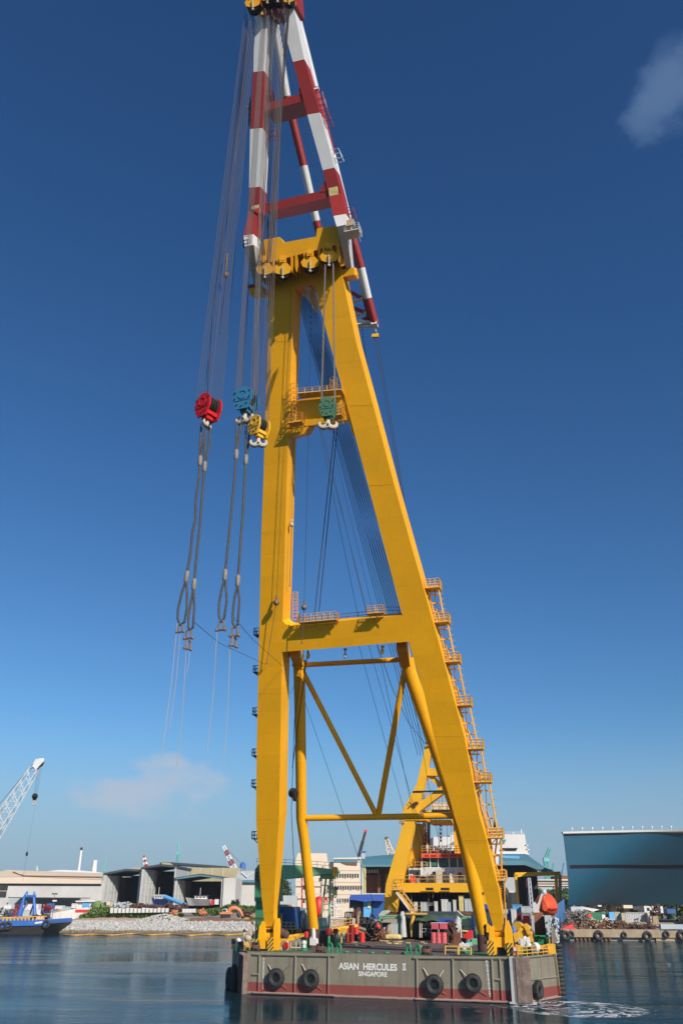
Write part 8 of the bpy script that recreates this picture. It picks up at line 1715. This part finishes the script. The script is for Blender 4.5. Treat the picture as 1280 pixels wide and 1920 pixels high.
# yard on the quay
for x0, x1, yt, yb_, m_, n_, lab, nm in ((1060, 1100, 1708, 1742, 'ferrule', 190, 'tall heap of pale grey scrap pipes at the left end of the quay', 'pipe_heap'), (1055, 1165, 1727, 1742, 'rust', 230, 'long low heap of rusty red scrap along the quay edge', 'scrap_heap'), (1100, 1150, 1722, 1740, 'hookwhite', 70, 'pale valves and flanges mixed into the rusty scrap', 'flange_heap'), (1150, 1225, 1736, 1742, 'darkrust', 80, 'rusty long bars lying right of the scrap heap', 'bar_heap'), (1266, 1285, 1722, 1734, 'dark', 50, 'black machine scrap at the right edge behind the grey beam', 'machine_scrap'), (1222, 1236, 1697, 1714, 'darkrust', 40, 'dark machine in front of the white site cabin', 'machine')):
    mb = MB(); scrap(mb, x0, x1, yt, yb_, YQ + 7, n_, L=2.6 if nm != 'bar_heap' else 6, r=.15, ry=3); solo(mb, nm, M[m_], lab, 'scrap heap', loc=AY((x0 + x1) / 2, yb_, YQ + 7))
for x0, x1, yt, yb_, Y, d, m_, nm, lab in ((1096, 1152, 1711, 1728, 318, 4, 'cranegreen', 'long_shed', 'long dark green container box behind the scrap heap'), (1142, 1152, 1710, 1731, 315, 2, 'lightblue', 'sheet_stack', 'pale blue upright sheets at the end of the dark green container'), (1128, 1134, 1715, 1724, 314, 1, 'farwhite', 'notice_board', 'small white board on the dark green container'), (1102, 1108, 1714, 1721, 314, 1, 'redbright', 'red_box', 'small orange red box on the dark green container'), (1153, 1162, 1710, 1730, 320, 4, 'hookwhite', 'container', 'tan container end between the sheets and the dark posts'), (1165, 1172, 1712, 1729, 318, 3, 'hookwhite', 'container', 'cream container end left of the long grey tank'), (1173, 1212, 1711, 1729, 322, 5, 'concrete_grey', 'container', 'long pinkish grey skip in the middle of the quay'), (1212, 1220, 1711, 1729, 321, 4, 'cream', 'container', 'cream block at the right end of the long grey skip'), (1207, 1242, 1699, 1712, 345, 5, 'whitewall', 'site_cabin', 'white site cabin with two dark windows under the hull'), (1238, 1280, 1733, 1742, 306, 2, 'cladgrey', 'steel_beam', 'pale grey steel box beam at the right edge of the quay'), (1070, 1094, 1700, 1709, 330, 3, 'greypaint', 'lean_to', 'grey lean-to roof over the scrap pipes'), (1120, 1127, 1697, 1700, 350, 2, 'whitewall', 'box', 'small white box high under the hull'), (1168, 1185, 1697, 1703, 350, 3, 'cream', 'box', 'cream machine box under the middle of the hull'), (1250, 1266, 1704, 1713, 345, 4, 'blue', 'box', 'dark blue skip under the right part of the hull'), (1186, 1206, 1699, 1706, 352, 4, 'darkroof', 'box', 'dark crate left of the white site cabin')):
    t = block(nm, lab, nm.replace('_', ' '), x0, x1, yt, yb_, Y, d, m_, ribs=nm in ('container', 'long_shed'))
    if nm == 'site_cabin':
        mb = MB(); pxbox(mb, 1212, 1217, 1702, 1708, Y - .08, .1); pxbox(mb, 1230, 1236, 1702, 1708, Y - .08, .1); mb.build('window', M['glass'], t)
mb = MB(); mb.poly([AY(1088, 1700, 322), AY(1122, 1706, 322), AY(1110, 1709, 318), AY(1090, 1703, 318)], Z * .15); solo(mb, 'roof_sheet', M['farwhite'], 'tilted white roof sheet above the dark green container', 'roof sheet', loc=AY(1100, 1706, 320))
mb = MB(); mb.poly([AY(1050, 1742, YQ + 1), AY(1075, 1731, YQ + 1), AY(1072, 1737, YQ + 1), AY(1083, 1742, YQ + 1)], Vector((0, 2, 0))); solo(mb, 'red_sheet', M['redbright'], 'crumpled red sheet at the left end of the quay scrap', 'sheet', loc=AY(1066, 1742, YQ + 1))
# a dark bank of plant and trees closing the view under the hull and behind the sheds
def hedge(x0, x1, yt, Y, lab, m='leafdark'):
    mb = MB(); c0 = AY(x0, yt, Y); c1 = AY(x1, yt, Y); n_ = int((c1.x - c0.x) / 6) + 1
    for i in range(n_): c_ = c0.lerp(c1, i / max(1, n_ - 1)); h_ = (c_.z - 4) * random.uniform(.75, 1.15); leaves(mb, Vector((c_.x, Y + random.uniform(-3, 3), 4 + h_ / 2)), 5, 4, h_ / 2, 230, .9, shell=.2)
    solo(mb, 'tree_belt', M[m], lab, 'trees', loc=Vector(((c0.x + c1.x) / 2, Y, 4)), kind='stuff')
hedge(1068, 1300, 1694, 420, 'dark belt of trees and plant seen under the blue hull')
hedge(-20, 700, 1684, 900, 'far low belt of trees behind the left sheds')
hedge(640, 1300, 1680, 900, 'far low belt of trees behind the right sheds')
# thin sea haze filling the air over the harbour
hzm = bpy.data.materials.new('haze'); hzm.use_nodes = True; nt = hzm.node_tree; nt.nodes.clear(); o_ = nt.nodes.new('ShaderNodeOutputMaterial'); v_ = nt.nodes.new('ShaderNodeVolumePrincipled'); v_.inputs['Density'].default_value = 0.00006; v_.inputs['Color'].default_value = (0.80, 0.88, 1.0, 1); nt.links.new(v_.outputs[0], o_.inputs['Volume'])
hb2 = MB(); hb2.box((0, 800, 78.5), 4400, 2000, 163); o_ = hb2.build('haze', hzm, loc=(0, 800, -3)); o_['kind'] = 'stuff'
